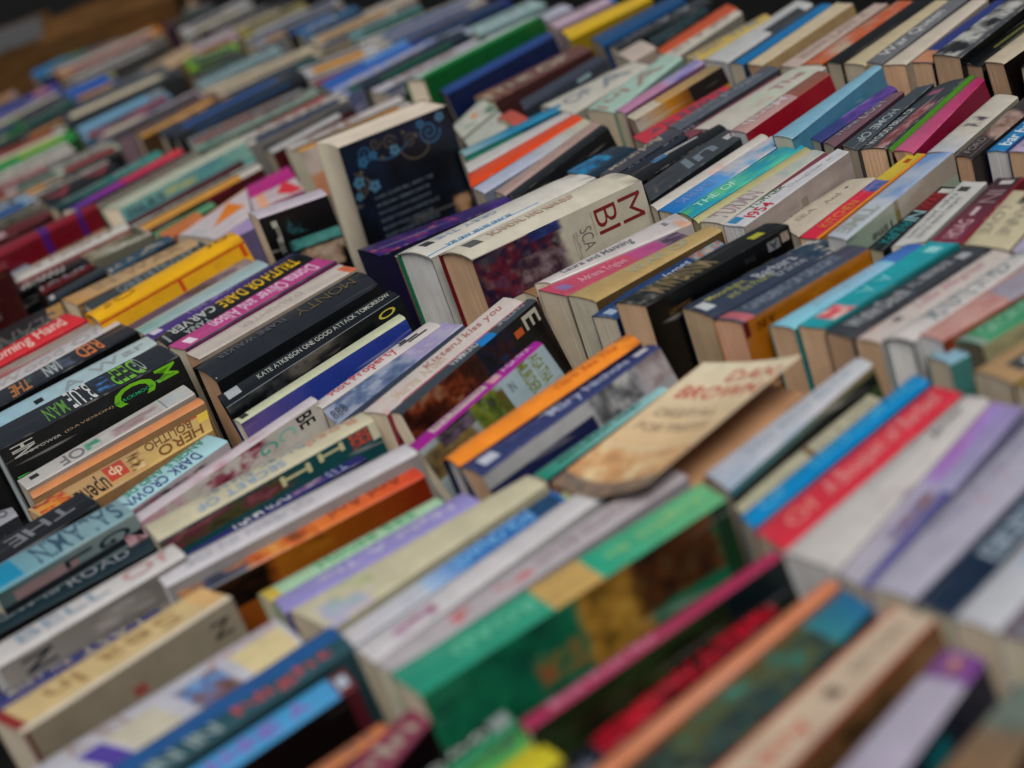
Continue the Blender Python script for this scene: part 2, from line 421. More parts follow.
BOOKS = [  # near-black full-length bands on thick left-hand spines paint in the shade between books
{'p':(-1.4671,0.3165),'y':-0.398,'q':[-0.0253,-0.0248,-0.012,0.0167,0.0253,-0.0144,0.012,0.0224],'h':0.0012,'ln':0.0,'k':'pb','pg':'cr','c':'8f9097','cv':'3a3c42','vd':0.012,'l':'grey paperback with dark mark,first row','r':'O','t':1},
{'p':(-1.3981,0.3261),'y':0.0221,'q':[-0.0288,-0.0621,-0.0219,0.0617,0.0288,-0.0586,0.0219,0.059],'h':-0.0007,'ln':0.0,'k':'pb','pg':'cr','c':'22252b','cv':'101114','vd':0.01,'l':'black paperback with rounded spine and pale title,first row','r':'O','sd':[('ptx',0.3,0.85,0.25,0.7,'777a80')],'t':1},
{'p':(-1.3149,0.3194),'y':-0.1048,'q':[-0.0268,-0.0682,-0.022,0.0664,0.0268,-0.0655,0.022,0.0673],'h':0.0135,'ln':0.0,'k':'pb','pg':'cr','c':'7f9ba3','cv':'6e7b7c','vd':0.02,'l':'pale teal paperback thick with big dark initials on its front,first row','r':'O','sd':[('grad',0,0.55,'5f97a8','7f9ba3'),('band',0.0,0.22,0.1,0.9,'1e87a8'),('txt','SALAMIN',0.34,0.95,0.12,0.92,'39586a',-1)],'cd':[('grad',0,1,'4b5f60','7d8b8b'),('band',0.1,0.55,0.25,0.8,'8a7576'),('txt','G',0.7,0.93,0.22,0.62,'1b2b38','c'),('txt','L',0.46,0.66,0.25,0.6,'1b2b38','c'),('band',0,1,0.68,1,'101a22')],'t':1},
{'p':(-1.2872,0.3042),'y':-0.1954,'q':[-0.0179,-0.0837,-0.0138,0.0803,0.0179,-0.0764,0.0138,0.0797],'h':-0.0119,'ln':0.0,'k':'pb','pg':'cr','c':'12303a','cv':'0a0d12','vd':0.01,'l':'dark teal paperback low and dull,first row','r':'O','t':1},
{'p':(-1.1945,0.2898),'y':-0.1101,'q':[-0.0188,-0.0865,-0.0163,0.0845,0.0188,-0.0822,0.0163,0.0841],'h':0.0106,'ln':0.0,'k':'pb','pg':'wh','c':'bcbaba','cv':'8a8580','vd':0.024,'l':'white paperback with long pale title and grey front,first row','r':'O','sd':[('ptx',0.15,0.62,0.2,0.7,'8a98a5'),('ptx',0.7,0.95,0.2,0.75,'b08d8c')],'cd':[('grad',0,1,'908b84','6f6a66'),('txt','N',0.1,0.26,0.2,0.7,'26323c','c'),('pic',0.45,0.8,0.2,0.8,['8f8a84','6d6865','a39e98'],3)],'t':1},
{'p':(-1.1684,0.2572),'y':-0.1662,'q':[-0.016,-0.0765,-0.0092,0.0735,0.016,-0.0723,0.0092,0.0753],'h':-0.0129,'ln':0.0,'k':'pb','pg':'cr','c':'383c72','cv':'23244a','vd':0.01,'l':'violet blue paperback thin and dull,first row','r':'O','t':1},
{'p':(-1.0904,0.2651),'y':-0.0616,'q':[-0.0237,-0.0936,-0.0203,0.085,0.0237,-0.0842,0.0203,0.0928],'h':0.0134,'ln':0.0,'k':'pb','pg':'cr','c':'c2ae83','cv':'8c8373','vd':0.032,'l':'straw yellow paperback thick with brown title and beige front,first row','r':'O','sd':[('band',0,0.05,0,1,'8a3030'),('ptx',0.2,0.82,0.2,0.7,'9a8058'),('band',0.9,1,0,1,'c9a877'),('band',0,1,0.86,1,'c5bbaa')],'cd':[('grad',0,1,'857c6d','8f8778'),('txt','N',0.86,0.95,0.3,0.7,'4a4038','c'),('band',0.46,0.52,0.55,0.8,'94504a'),('band',0,0.02,0,1,'5d1820')],'t':1},
{'p':(-1.0047,0.2682),'y':-0.0553,'q':[-0.0357,-0.1101,-0.0247,0.0967,0.0357,-0.0802,0.0247,0.0936],'h':0.0006,'ln':0.0,'k':'pb','pg':'cr','c':'b4b4bc','cv':'c0bfc4','vd':0.01,'l':'white paperback with small pictures along its spine,first row','r':'O','sd':[('band',0.12,0.22,0.35,1,'5a4a9a'),('band',0.24,0.44,0.3,1,'b8b3a4'),('ptx',0.12,0.36,0.05,0.3,'a08f90'),('pic',0.5,0.72,0.25,1,['5580b0','7d5a50','8da6c0','53484c'],5),('band',0.76,0.98,0.3,1,'c8bb94'),('ptx',0.7,0.98,0.05,0.28,'b59a9c')]},
{'p':(-0.9557,0.2867),'y':-0.0871,'q':[-0.0218,-0.1013,-0.0207,0.0932,0.0218,-0.0825,0.0207,0.0906],'h':0.0015,'ln':0.0,'k':'pb','pg':'cr','c':'265c92','cv':'24444c','vd':0.01,'l':'deep blue paperback with faded red title on a teal edge,first row','r':'O','sd':[('band',0,1,0.55,1,'2f5560'),('ptx',0.48,0.92,0.6,0.95,'a8525c'),('ptx',0.1,0.4,0.6,0.95,'8fa0a0')]},
{'p':(-0.913,0.2869),'y':-0.0853,'q':[-0.0145,-0.0744,-0.0144,0.0716,0.0145,-0.0632,0.0144,0.0661],'h':-0.0027,'ln':0.0,'k':'pb','pg':'cr','c':'4d97c4','cv':'17080c','vd':0.034,'l':'sky blue paperback with pink title and dark red front,first row','r':'O','sd':[('ptx',0.15,0.75,0.25,0.8,'8a66b4'),('band',0.9,1,0,1,'6a2c34'),('band',0.92,0.98,0.3,0.8,'a8b4c0')],'cd':[('band',0.93,1,0,1,'56202a')]},
{'p':(-0.8528,0.3101),'y':-0.083,'q':[-0.0077,-0.0338,-0.0073,0.0305,0.0077,-0.0298,0.0073,0.0331],'h':-0.0126,'ln':0.0,'k':'pb','pg':'cr','c':'b87850','cv':'3a201c','vd':0.01,'l':'tan orange paperback slim between dark ones,first row','r':'O','t':1},
{'p':(-0.8194,0.3238),'y':0.2262,'q':[-0.0172,-0.0367,-0.0125,0.0368,0.0172,-0.0337,0.0125,0.0335],'h':-0.0054,'ln':0.0,'k':'pb','pg':'cr','c':'7e3852','cv':'1c0f14','vd':0.02,'l':'plum paperback with faint lettering,first row','r':'O','t':1},
{'p':(-0.7779,0.3543),'y':-0.0233,'q':[-0.0102,-0.0414,-0.0107,0.0405,0.0102,-0.0353,0.0107,0.0362],'h':-0.0131,'ln':0.0,'k':'pb','pg':'cr','c':'3d8a68','cv':'183428','vd':0.01,'l':'green paperback with white lettering on black and a pale tip,first row','r':'O','sd':[('band',0.0,0.8,0.0,0.55,'17221f'),('ptx',0.1,0.75,0.05,0.5,'b4bcb8'),('band',0.8,0.98,0.0,0.7,'8c9294')]},
{'p':(-0.7574,0.3568),'y':-0.0923,'q':[-0.0116,-0.0327,-0.0109,0.0292,0.0116,-0.0248,0.0109,0.0283],'h':-0.0151,'ln':0.0,'k':'pb','pg':'cr','c':'4f9a52','cv':'285428','vd':0.01,'l':'leaf green paperback with flat spine,first row','r':'O','t':1},
{'p':(-0.7306,0.3598),'y':-0.0339,'q':[-0.0155,-0.0292,-0.0148,0.025,0.0155,-0.0198,0.0148,0.0239],'h':-0.0134,'ln':0.0,'k':'pb','pg':'cr','c':'b9b034','cv':'7a7420','vd':0.022,'l':'bright yellow paperback short at the front edge,first row','r':'O'},
{'p':(-0.6954,0.3837),'y':0.4303,'q':[-0.0126,-0.0168,-0.0078,0.0254,0.0126,-0.0228,0.0078,0.0142],'h':-0.0166,'ln':0.0,'k':'pb','pg':'cr','c':'1a2030','cv':'10131c','vd':0.05,'l':'navy paperback with a small grey emblem at the front edge,first row','r':'O','sd':[('band',0.3,0.7,0.2,0.7,'5c6070')]},
{'p':(-1.9463,0.5072),'y':-0.0782,'q':[-0.0539,-0.0872,-0.047,0.1154,0.0539,-0.117,0.047,0.0888],'h':0.0003,'ln':0.0,'k':'pb','pg':'cr','c':'241c1e','cv':'161214','vd':0.01,'l':'dark brown paperback with grey capitals,second row','r':'P','sd':[('txt','SEANS',0.5,0.95,0.3,0.95,'5c5556',-1),('band',0.9,1,0.1,0.6,'a3804c')]},
{'p':(-1.9321,0.5218),'y':-0.1132,'q':[-0.0181,-0.0774,-0.0131,0.0837,0.0181,-0.0867,0.0131,0.0804],'h':-0.0016,'ln':0.0,'k':'pb','pg':'cr','c':'5b8a7a','cv':'0d1412','vd':0.01,'l':'dull green paperback thin with small lettering,second row','r':'P','sd':[('ptx',0.4,0.9,0.2,0.8,'2c4b44')],'t':1},
{'p':(-1.8921,0.5132),'y':0.0005,'q':[-0.0216,-0.0836,-0.0324,0.0909,0.0216,-0.1001,0.0324,0.0928],'h':0.0006,'ln':0.0,'k':'pb','pg':'cr','c':'c0303a','cv':'8a1f2a','vd':0.01,'l':'scarlet paperback with flowing white script,second row','r':'P','sd':[('txt','A Coming Hand',0.22,0.93,0.12,0.92,'d8b8b0',1,0.25)]},
{'p':(-1.8615,0.5096),'y':-0.0362,'q':[-0.0114,-0.0967,-0.0196,0.1009,0.0114,-0.1045,0.0196,0.1003],'h':-0.0045,'ln':0.0,'k':'pb','pg':'cr','c':'8d8680','cv':'b55c64','vd':0.01,'l':'grey paperback slim with pink edge,second row','r':'P','sd':[('band',0.55,1,0,0.5,'c04350'),('pic',0,0.5,0,1,['9c6a68','8d8680','355060'],2)]},
{'p':(-1.8075,0.5046),'y':-0.014,'q':[-0.02,-0.1075,-0.0213,0.1175,0.02,-0.1222,0.0213,0.1122],'h':-0.0006,'ln':0.0,'k':'pb','pg':'cr','c':'b4b1b3','cv':'8f8d90','vd':0.01,'l':'white paperback with faint grey title,left part of row,second row','r':'P','sd':[('ptx',0.3,0.9,0.25,0.8,'a59fa2')],'t':1},
{'p':(-1.7617,0.4937),'y':-0.0345,'q':[-0.0237,-0.1124,-0.0272,0.1218,0.0237,-0.1287,0.0272,0.1193],'h':0.001,'ln':0.0,'k':'pb','pg':'cr','c':'262b33','cv':'07080a','vd':0.01,'l':'charcoal paperback with orange and white title blocks,second row','r':'P','sd':[('txt','RED',0.72,0.84,0.1,0.9,'c77a42',-1),('pic',0.5,0.7,0.1,0.9,['2b323c','5a6676','262b33'],4),('txt','IAN',0.54,0.62,0.1,0.85,'a9b0ae',-1),('pic',0.4,0.5,0.1,0.9,['1e2a2a','44605c','262b33'],8),('txt','THE',0.36,0.46,0.2,0.95,'b07848',-1)]},
{'p':(-1.69,0.503),'y':-0.0385,'q':[-0.0358,-0.0991,-0.0192,0.106,0.0358,-0.1088,0.0192,0.102],'h':-0.0001,'ln':0.0,'k':'pb','pg':'wh','c':'98afb8','cv':'6f7f86','vd':0.01,'l':'pale blue paperback with faint title letters,second row','r':'P','sd':[('grad',0,1,'92b4c4','a9b6b6'),('ptx',0.45,0.95,0.25,0.75,'8f9a9e'),('band',0.29,0.34,0.35,0.6,'14181e')]},
{'p':(-1.6061,0.485),'y':-0.1232,'q':[-0.0312,-0.0983,-0.0316,0.1005,0.0312,-0.1046,0.0316,0.1024],'h':0.0134,'ln':8,'k':'pb','pg':'tan','c':'2a3038','cv':'060709','vd':0.022,'l':'black paperback with big green and white capitals on its front,second row','r':'P','sd':[('txt','DEEP',0.66,0.82,0.1,0.95,'6fa63a',-1),('pic',0.56,0.66,0.1,0.9,['2a3038','2e5f94','5c7f98','2a3038'],6),('txt','BLUE',0.42,0.55,0.05,0.95,'c0c3c2',-1),('txt','MAN',0.28,0.4,0.3,0.95,'5f8f44',-1),('ptx',0.8,0.84,0.05,0.9,'8a9a90')],'cd':[('pic',0.2,0.6,0.05,0.5,['060709','0c1424','0a2430','080a10'],7),('txt','M',0.845,0.96,0.05,0.62,'6fae12','c'),('txt','C',0.6,0.83,0.06,0.8,'6fae12','c'),('txt','HN',0.05,0.17,0.12,0.62,'b4b4ae','c'),('txt','BLACKMOOR',0.6,0.82,0.5,0.64,'12a070',1),('txt','TRUE',0.83,0.94,0.47,0.6,'6fb070',1),('txt','(DAVIDSON)',0.32,0.59,0.53,0.66,'9a8468',1),('txt','TO POWER',0.1,0.3,0.55,0.66,'a8a8a4',1)]},
{'p':(-1.5923,0.4805),'y':-0.0126,'q':[-0.0125,-0.094,-0.0121,0.0994,0.0125,-0.0998,0.0121,0.0943],'h':-0.0201,'ln':0.0,'k':'pb','pg':'cr','c':'3a8a35','cv':'2a5a28','vd':0.01,'l':'green and black paperback thin with a bright edge,second row','r':'P','sd':[('band',0,1,0,0.4,'0b110c')]},
{'p':(-1.5238,0.4646),'y':-0.0431,'q':[-0.017,-0.0958,-0.0193,0.0992,0.017,-0.0979,0.0193,0.0945],'h':-0.0073,'ln':0.0,'k':'pb','pg':'cr','c':'b2b0ae','cv':'8c8884','vd':0.01,'l':'white paperback with grey lettering and a pink picture,second row','r':'P','sd':[('ptx',0.22,0.36,0.2,0.9,'7f7c80'),('pic',0.36,0.46,0.2,0.9,['5d9a86','b2b0ae','4f8a70'],4),('pic',0.5,0.82,0.3,0.95,['a08a8c','b2b0ae','8f7f80'],5),('band',0.83,0.84,0.1,0.95,'8090a0'),('pic',0.85,0.97,0.3,0.9,['9fb0be','b2b0ae'],6),('band',0.05,0.1,0.3,0.6,'2a2a2c')]},
{'p':(-1.4953,0.4609),'y':-0.0821,'q':[-0.0093,-0.0951,-0.0106,0.0969,0.0093,-0.0972,0.0106,0.0954],'h':-0.0114,'ln':0.0,'k':'pb','pg':'tan','c':'c68a5e','cv':'9a7a58','vd':0.01,'l':'peach orange paperback slim and worn,second row','r':'P'},
{'p':(-1.5129,0.4404),'y':-0.1164,'q':[-0.0065,-0.0721,-0.008,0.0728,0.0065,-0.0729,0.008,0.0722],'h':-0.0235,'ln':0.0,'k':'pb','pg':'cr','c':'2a1810','cv':'1c0f0a','vd':0.01,'l':'dark brown paperback thin,sunk low,second row','r':'P'},  # dark volume stands for the shadow gap beside the peach orange spine
{'p':(-1.4306,0.4395),'y':-0.0714,'q':[-0.0311,-0.0946,-0.0258,0.1025,0.0311,-0.0924,0.0258,0.0845],'h':-0.0075,'ln':0.0,'k':'pb','pg':'tan','c':'b8986a','cv':'a57c48','vd':0.012,'l':'golden tan paperback with black title,red square and flame picture,second row','r':'P','sd':[('pic',0.02,0.2,0,0.9,['d08a30','b84a28','c9a048','6a2840'],9),('txt','upenu',0.2,0.38,0.2,0.95,'2e2018',-1),('band',0.39,0.5,0.1,0.8,'b84a34'),('txt','dp',0.41,0.48,0.2,0.75,'d8c0a0',-1),('pic',0.51,0.6,0.1,0.95,['2c2018','c09a5c','e0d0b0'],3),('band',0.6,1,0,1,'bfa46a'),('txt','BOLITHO',0.63,0.9,0.05,0.5,'7a5228',-1),('txt','HERO',0.68,0.95,0.55,0.95,'7a5228',-1),('band',0.86,0.96,0.0,0.15,'b84a34'),('band',0.94,1,0,0.5,'d0b440')],'cd':[('grad',0,1,'86684a','a08660')]},
{'p':(-1.4399,0.4201),'y':0.1605,'q':[-0.0074,-0.0612,-0.0058,0.0651,0.0074,-0.0641,0.0058,0.0602],'h':-0.0292,'ln':0.0,'k':'pb','pg':'cr','c':'6a1a24','cv':'4a1018','vd':0.01,'l':'dark red paperback thin,sunk between gold and pale blue,second row','r':'P'},
{'p':(-1.3655,0.4447),'y':0.1405,'q':[-0.0176,-0.064,-0.0195,0.0703,0.0176,-0.0742,0.0195,0.0678],'h':-0.0069,'ln':0.0,'k':'pb','pg':'cr','c':'9dc0c6','cv':'b8b0b4','vd':0.01,'l':'pale blue paperback with green and purple capitals and blossom front,second row','r':'P','sd':[('txt','ANGELS AND DE',0.22,0.93,0.05,0.42,'2f8a6c',-1),('txt','DARK CROWN',0.16,0.8,0.5,0.95,'3b3f80',-1)],'cd':[('pic',0,0.5,0.1,1,['b8a4a8','8a4a5c','6f7a84','a06a78'],8),('pic',0.4,0.8,0.3,1,['0c0f12','1a2a28','b8a4a8'],9)]},
{'p':(-1.3049,0.4805),'y':0.0739,'q':[-0.009,-0.1115,-0.0086,0.1147,0.009,-0.1148,0.0086,0.1116],'h':0.0025,'ln':14,'k':'pb','pg':'wh','c':'b9b2b8','cv':'a9a59e','vd':0.018,'l':'white paperback with dark red blossom and big green letters on its front,second row','r':'P','sd':[('pic',0.2,0.75,0.2,1,['b9b2b8','b08a98','b9b2b8','a07a88'],3)],'cd':[('pic',0,0.32,0,1,['a88a90','a9a59e','6a2a3c','b09098'],14),('pic',0.34,0.74,0.02,0.9,['5a1c2c','8a4a58','b0a8a4','b4b0aa'],9),('txt','C',0.76,0.85,0.2,0.62,'7fa89c','c'),('txt','G',0.66,0.75,0.3,0.7,'5f9a8c','c'),('txt','BE',0.87,0.95,0.08,0.7,'14161a','c'),('band',0,0.24,0.75,1,'0d1416')]},
{'p':(-1.2332,0.4844),'y':-0.1757,'q':[-0.0211,-0.1071,-0.0141,0.1071,0.0211,-0.1075,0.0141,0.1075],'h':0.0049,'ln':10,'k':'pb','pg':'cr','c':'bab59f','cv':'14484c','vd':0.014,'l':'cream paperback with faint titles and rose picture front,second row','r':'P','sd':[('ptx',0.25,0.72,0.12,0.42,'8f9aa4'),('ptx',0.2,0.6,0.5,0.85,'7f98b4'),('ptx',0.72,0.95,0.2,0.6,'bf8f7c')],'cd':[('pic',0,0.62,0.05,1,['35301c','4a4a2c','7a4a50','1c3a24','5a2c34'],12),('band',0.62,1,0.05,1,'10484c'),('txt','BER',0.87,0.96,0.1,0.95,'b4503c','c'),('band',0.72,0.84,0.3,0.44,'b4b08c'),('band',0.72,0.74,0.12,0.62,'b4b08c'),('band',0.82,0.84,0.12,0.62,'b4b08c'),('band',0.54,0.68,0.42,0.58,'b4b08c'),('band',0.54,0.56,0.22,0.8,'b4b08c'),('band',0.66,0.68,0.22,0.8,'b4b08c'),('band',0.965,1,0,1,'bab59f')]},
{'p':(-1.2157,0.4766),'y':-0.1858,'q':[-0.0151,-0.0887,-0.0112,0.086,0.0151,-0.0854,0.0112,0.0882],'h':-0.0164,'ln':0.0,'k':'pb','pg':'cr','c':'2a2c68','cv':'1c1e4a','vd':0.01,'l':'navy paperback with white title blocks and small pictures,second row','r':'P','sd':[('txt','MUCH',0.26,0.42,0.1,0.95,'c4c6c8',-1),('txt','DEB',0.44,0.58,0.1,0.9,'9fa4ac',-1),('pic',0.58,0.78,0.0,0.9,['c8c2b8','7a5a8a','2a2c68'],6),('txt','TAR',0.78,0.9,0.2,0.95,'8a90b0',-1)]},
{'p':(-1.145,0.457),'y':-0.2259,'q':[-0.0164,-0.1179,-0.0138,0.1155,0.0164,-0.1145,0.0138,0.117],'h':0.0043,'ln':0.0,'k':'pb','pg':'wh','c':'bcbabf','cv':'8f8c8c','vd':0.01,'l':'white paperback with long pale spine,beside orange,second row','r':'P','sd':[('ptx',0.1,0.6,0.3,0.7,'a8a8b0')],'t':1},
{'p':(-1.1267,0.453),'y':-0.2261,'q':[-0.0144,-0.1122,-0.0146,0.1085,0.0144,-0.1064,0.0146,0.11],'h':-0.0076,'ln':0.0,'k':'pb','pg':'cr','c':'b8602c','cv':'8a4f1e','vd':0.024,'l':'orange paperback with painted front and red far end,second row','r':'P','sd':[('pic',0,0.3,0,1,['3a4460','20242c','b8803a'],5),('pic',0.28,0.55,0,1,['c08038','b8602c','c89a58','7a4420'],7),('grad',0.55,1,'c87838','c2472c'),('ptx',0.62,0.93,0.3,0.75,'8a3a20')],'cd':[('pic',0,0.35,0,1,['120c0a','241810','3a2412'],3),('grad',0.35,1,'96601c','7c2c14'),('pic',0.4,0.6,0.1,0.6,['96601c','4a2c10','96601c'],4)]},
{'p':(-1.0457,0.4548),'y':-0.2035,'q':[-0.011,-0.0803,-0.0092,0.0772,0.011,-0.0763,0.0092,0.0794],'h':-0.0015,'ln':0.0,'k':'pb','pg':'cr','c':'9ab89c','cv':'7a9a7c','vd':0.01,'l':'mint green paperback with green title,second row','r':'P','sd':[('ptx',0.3,0.85,0.2,0.8,'4f9a74'),('band',0,0.07,0,1,'b8a44a')]},
{'p':(-1.0219,0.4617),'y':-0.1811,'q':[-0.014,-0.0855,-0.0139,0.0845,0.014,-0.0864,0.0139,0.0873],'h':-0.001,'ln':0.0,'k':'pb','pg':'cr','c':'8d88b8','cv':'4c4a80','vd':0.01,'l':'lavender paperback with pale title,second row','r':'P','sd':[('ptx',0.2,0.9,0.25,0.75,'b4b0c8')]},
{'p':(-0.9787,0.48),'y':-0.1192,'q':[-0.0274,-0.1074,-0.0135,0.1036,0.0274,-0.1002,0.0135,0.104],'h':0.0015,'ln':0.0,'k':'pb','pg':'cr','c':'bcb7a0','cv':'a8a48e','vd':0.01,'l':'cream paperback with blue and lilac smudges near its foot,second row','r':'P','sd':[('pic',0,0.3,0.3,1,['bcb7a0','a8a4c0','bcb7a0','9ab0ac'],6),('pic',0.12,0.3,0,0.6,['bcb7a0','9aac80'],3)]},
{'p':(-0.9393,0.4762),'y':-0.052,'q':[-0.0122,-0.1014,-0.0113,0.1037,0.0122,-0.1031,0.0113,0.1008],'h':-0.001,'ln':0.0,'k':'pb','pg':'cr','c':'2f6ca8','cv':'2a4c7a','vd':0.01,'l':'blue paperback fading to white towards the front,second row','r':'P','sd':[('grad',0,0.36,'bcb9bc','b2b6c0'),('grad',0.36,0.55,'a0b4cc','2f78b8'),('txt','POLONAISE',0.5,0.86,0.15,0.85,'7fb0d8',-1),('pic',0.86,0.98,0,1,['2c5a80','24405c'],4)]},
{'p':(-0.93,0.4814),'y':-0.008,'q':[-0.0079,-0.1064,-0.0088,0.1066,0.0079,-0.1082,0.0088,0.108],'h':-0.0032,'ln':0.0,'k':'pb','pg':'cr','c':'b8b8a0','cv':'a0a090','vd':0.01,'l':'pale paperback with a yellow and white thumbnail at its far end,second row','r':'P','sd':[('grad',0,0.5,'b8b6b8','b6b2b4'),('band',0.9,0.97,0,1,'aab45a')]},
{'p':(-0.9085,0.4824),'y':-0.0277,'q':[-0.0144,-0.1094,-0.0129,0.1127,0.0144,-0.111,0.0129,0.1078],'h':0.0014,'ln':0.0,'k':'pb','pg':'cr','c':'bdbbbe','cv':'a8a6a8','vd':0.01,'l':'white paperback with a red smear and brown oval picture,second row','r':'P','sd':[('pic',0.35,0.5,0.3,1,['bdbbbe','b06a60','bdbbbe'],3),('pic',0.1,0.3,0.4,0.9,['bdbbbe','8a5a58','a07898'],5)]},
{'p':(-0.8739,0.5043),'y':-0.0847,'q':[-0.0119,-0.1348,-0.0149,0.1352,0.0119,-0.1324,0.0149,0.1319],'h':0.0014,'ln':0.0,'k':'pb','pg':'cr','c':'aaa5aa','cv':'8f8a90','vd':0.01,'l':'lilac grey paperback with faint maroon title,second row','r':'P','sd':[('ptx',0.5,0.9,0.3,0.7,'9a8890'),('pic',0.2,0.5,0.2,0.9,['aaa5aa','b85a5a','aaa5aa','b8a0a0'],6)]},
{'p':(-0.8128,0.4845),'y':-0.1505,'q':[-0.021,-0.1296,-0.0176,0.1303,0.021,-0.1271,0.0176,0.1265],'h':0.0175,'ln':0.0,'k':'pb','pg':'cr','c':'3f9a78','cv':'12684c','vd':0.06,'l':'big green paperback thick with a golden picture on its front,second row','r':'P','sd':[('grad',0,0.45,'2f8f78','3f9a80'),('ptx',0.15,0.4,0.3,0.65,'6fb89c'),('band',0.42,0.58,0,1,'b89c64'),('grad',0.58,1,'2f9f84','6faf80'),('ptx',0.64,0.95,0.3,0.65,'8fb880')],'cd':[('pic',0,0.45,0,1,['0c5a44','10664c','0a4c3c','1a7254'],15),('pic',0.3,0.5,0.3,0.8,['0c5a44','6a6a40','8a5a3c','10664c'],4),('pic',0.46,0.7,0,1,['94702e','a07c34','6a501c','b08c44'],8),('pic',0.62,0.97,0.0,0.75,['4a2a12','5c3818','2c180c','7a5020'],9),('pic',0.94,1,0,1,['14301c','0c3a20'],3)]},
{'p':(-0.7305,0.4846),'y':-0.1256,'q':[-0.0069,-0.1038,-0.0057,0.105,0.0069,-0.1051,0.0057,0.1039],'h':0.0015,'ln':10,'k':'pb','pg':'cr','c':'9c2f58','cv':'1c2616','vd':0.026,'l':'crimson pink paperback thin with pale title,dark green front,second row','r':'P','sd':[('ptx',0.1,0.5,0.2,0.8,'c08aa0')],'cd':[('pic',0,0.75,0,1,['182412','26341c','101810','2c3a20'],9),('band',0.75,1,0,1,'081c20')]},
{'p':(-0.7105,0.4737),'y':-0.0279,'q':[-0.0106,-0.089,-0.009,0.0911,0.0106,-0.0905,0.009,0.0884],'h':-0.0219,'ln':0.0,'k':'pb','pg':'cr','c':'8c1428','cv':'0a0a0c','vd':0.01,'l':'blood red paperback with blurred lettering on black,second row','r':'P','sd':[('pic',0,1,0,1,['8c1428','4a0a16','a01c30','700f20'],14),('band',0,0.12,0,1,'1a1a20'),('ptx',0.15,0.95,0.1,0.9,'b01c34')]},
{'p':(-0.6649,0.4734),'y':-0.025,'q':[-0.0074,-0.1066,-0.0063,0.1063,0.0074,-0.1053,0.0063,0.1055],'h':0.0009,'ln':0.0,'k':'pb','pg':'cr','c':'c08060','cv':'8a5a40','vd':0.01,'l':'peach paperback slim in front of a teal painted one,second row','r':'P'},
{'p':(-0.6406,0.4798),'y':0.0378,'q':[-0.028,-0.1084,-0.0158,0.1035,0.028,-0.0897,0.0158,0.0946],'h':-0.0053,'ln':0.0,'k':'pb','pg':'cr','c':'4a7470','cv':'24383c','vd':0.01,'l':'teal painted paperback with picture wrapping the spine,second row','r':'P','sd':[('pic',0,1,0,1,['4f8a7c','2e4a4a','5a5a34','38685c','3a3428','6aa090'],14),('grad',0.8,1,'3a8088','2c6c94')]},
{'p':(-0.5885,0.4848),'y':0.0324,'q':[-0.0201,-0.0935,-0.0164,0.09,0.0201,-0.0841,0.0164,0.0876],'h':0.0048,'ln':7,'k':'pb','pg':'cr','c':'b9a896','cv':'7a5a3c','vd':0.024,'l':'cream paperback with orange edge and red lettering,tan front,second row','r':'P','sd':[('band',0,1,0,0.08,'c05a2c'),('ptx',0.05,0.4,0.4,0.75,'b86a58'),('band',0.52,0.57,0.35,0.65,'6a5a50'),('ptx',0.65,0.92,0.3,0.6,'8f8478'),('band',0,1,0.95,1,'8a2c20')],'cd':[('pic',0,1,0,1,['6f5238','7d5e40','5c432c'],8),('pic',0.4,0.7,0.2,0.8,['3a2c1c','6f5238'],3)]},
{'p':(-0.5376,0.4968),'y':0.1344,'q':[-0.0174,-0.0652,-0.0136,0.0619,0.0174,-0.0574,0.0136,0.0608],'h':0.001,'ln':6,'k':'pb','pg':'cr','c':'a5a0b0','cv':'2c1c3c','vd':0.024,'l':'white paperback with purple far end and a face picture,second row','r':'P','sd':[('pic',0.78,1,0,1,['7a4a8c','6a3c7a','8a5c9c'],5),('pic',0.84,0.96,0.3,0.7,['c09888','a87868','7a4a8c'],3)],'cd':[('pic',0,1,0,1,['1a1c2c','142430','2c1c3c'],8),('band',0.35,0.55,0.3,0.8,'14686c')]},
{'p':(-0.4872,0.506),'y':0.1323,'q':[-0.0182,-0.0535,-0.0128,0.048,0.0182,-0.043,0.0128,0.0484],'h':0.0012,'ln':0.0,'k':'pb','pg':'cr','c':'6f7468','cv':'5a4434','vd':0.014,'l':'grey green paperback with tan foot at the corner of the picture,second row','r':'P','sd':[('grad',0,0.6,'8a6c50','7a6a58'),('pic',0.6,1,0,1,['6f7a70','50585c','7a8078'],5)]},
{'p':(-0.4546,0.5166),'y':0.2611,'q':[-0.0123,-0.0442,-0.0109,0.0439,0.0123,-0.0418,0.0109,0.0422],'h':-0.0015,'ln':0.0,'k':'pb','pg':'cr','c':'7a5a48','cv':'4a3428','vd':0.05,'l':'brown paperback at the very corner,second row','r':'P'},
{'p':(-2.1363,0.5859),'y':0.1575,'q':[-0.0437,-0.0355,-0.0152,0.0514,0.0437,-0.055,0.0152,0.039],'h':0.0314,'ln':0.0,'k':'pb','pg':'cr','c':'6a1018','cv':'4a0c12','vd':0.01,'l':'dark red paperback standing tall at the edge with a gold emblem,third row','r':'Q','cd':[('band',0.8,0.9,0.48,0.66,'8a6a3c'),('band',0.82,0.88,0.5,0.64,'1a0808')]},
{'p':(-2.2554,0.699),'y':-0.1114,'q':[-0.0323,-0.1151,-0.0155,0.1184,0.0323,-0.1171,0.0155,0.1138],'h':0.0207,'ln':0.0,'k':'hb','pg':'cr','c':'7d1a2c','cv':'6e1424','vd':0.028,'l':'crimson hardback with violet ribbons across,third row','r':'Q','sd':[('band',0.6,0.66,0,1,'52206c'),('band',0.86,0.9,0,1,'52206c')],'cd':[('band',0.6,0.65,0,1,'52206c'),('band',0.85,0.89,0,1,'52206c')]},
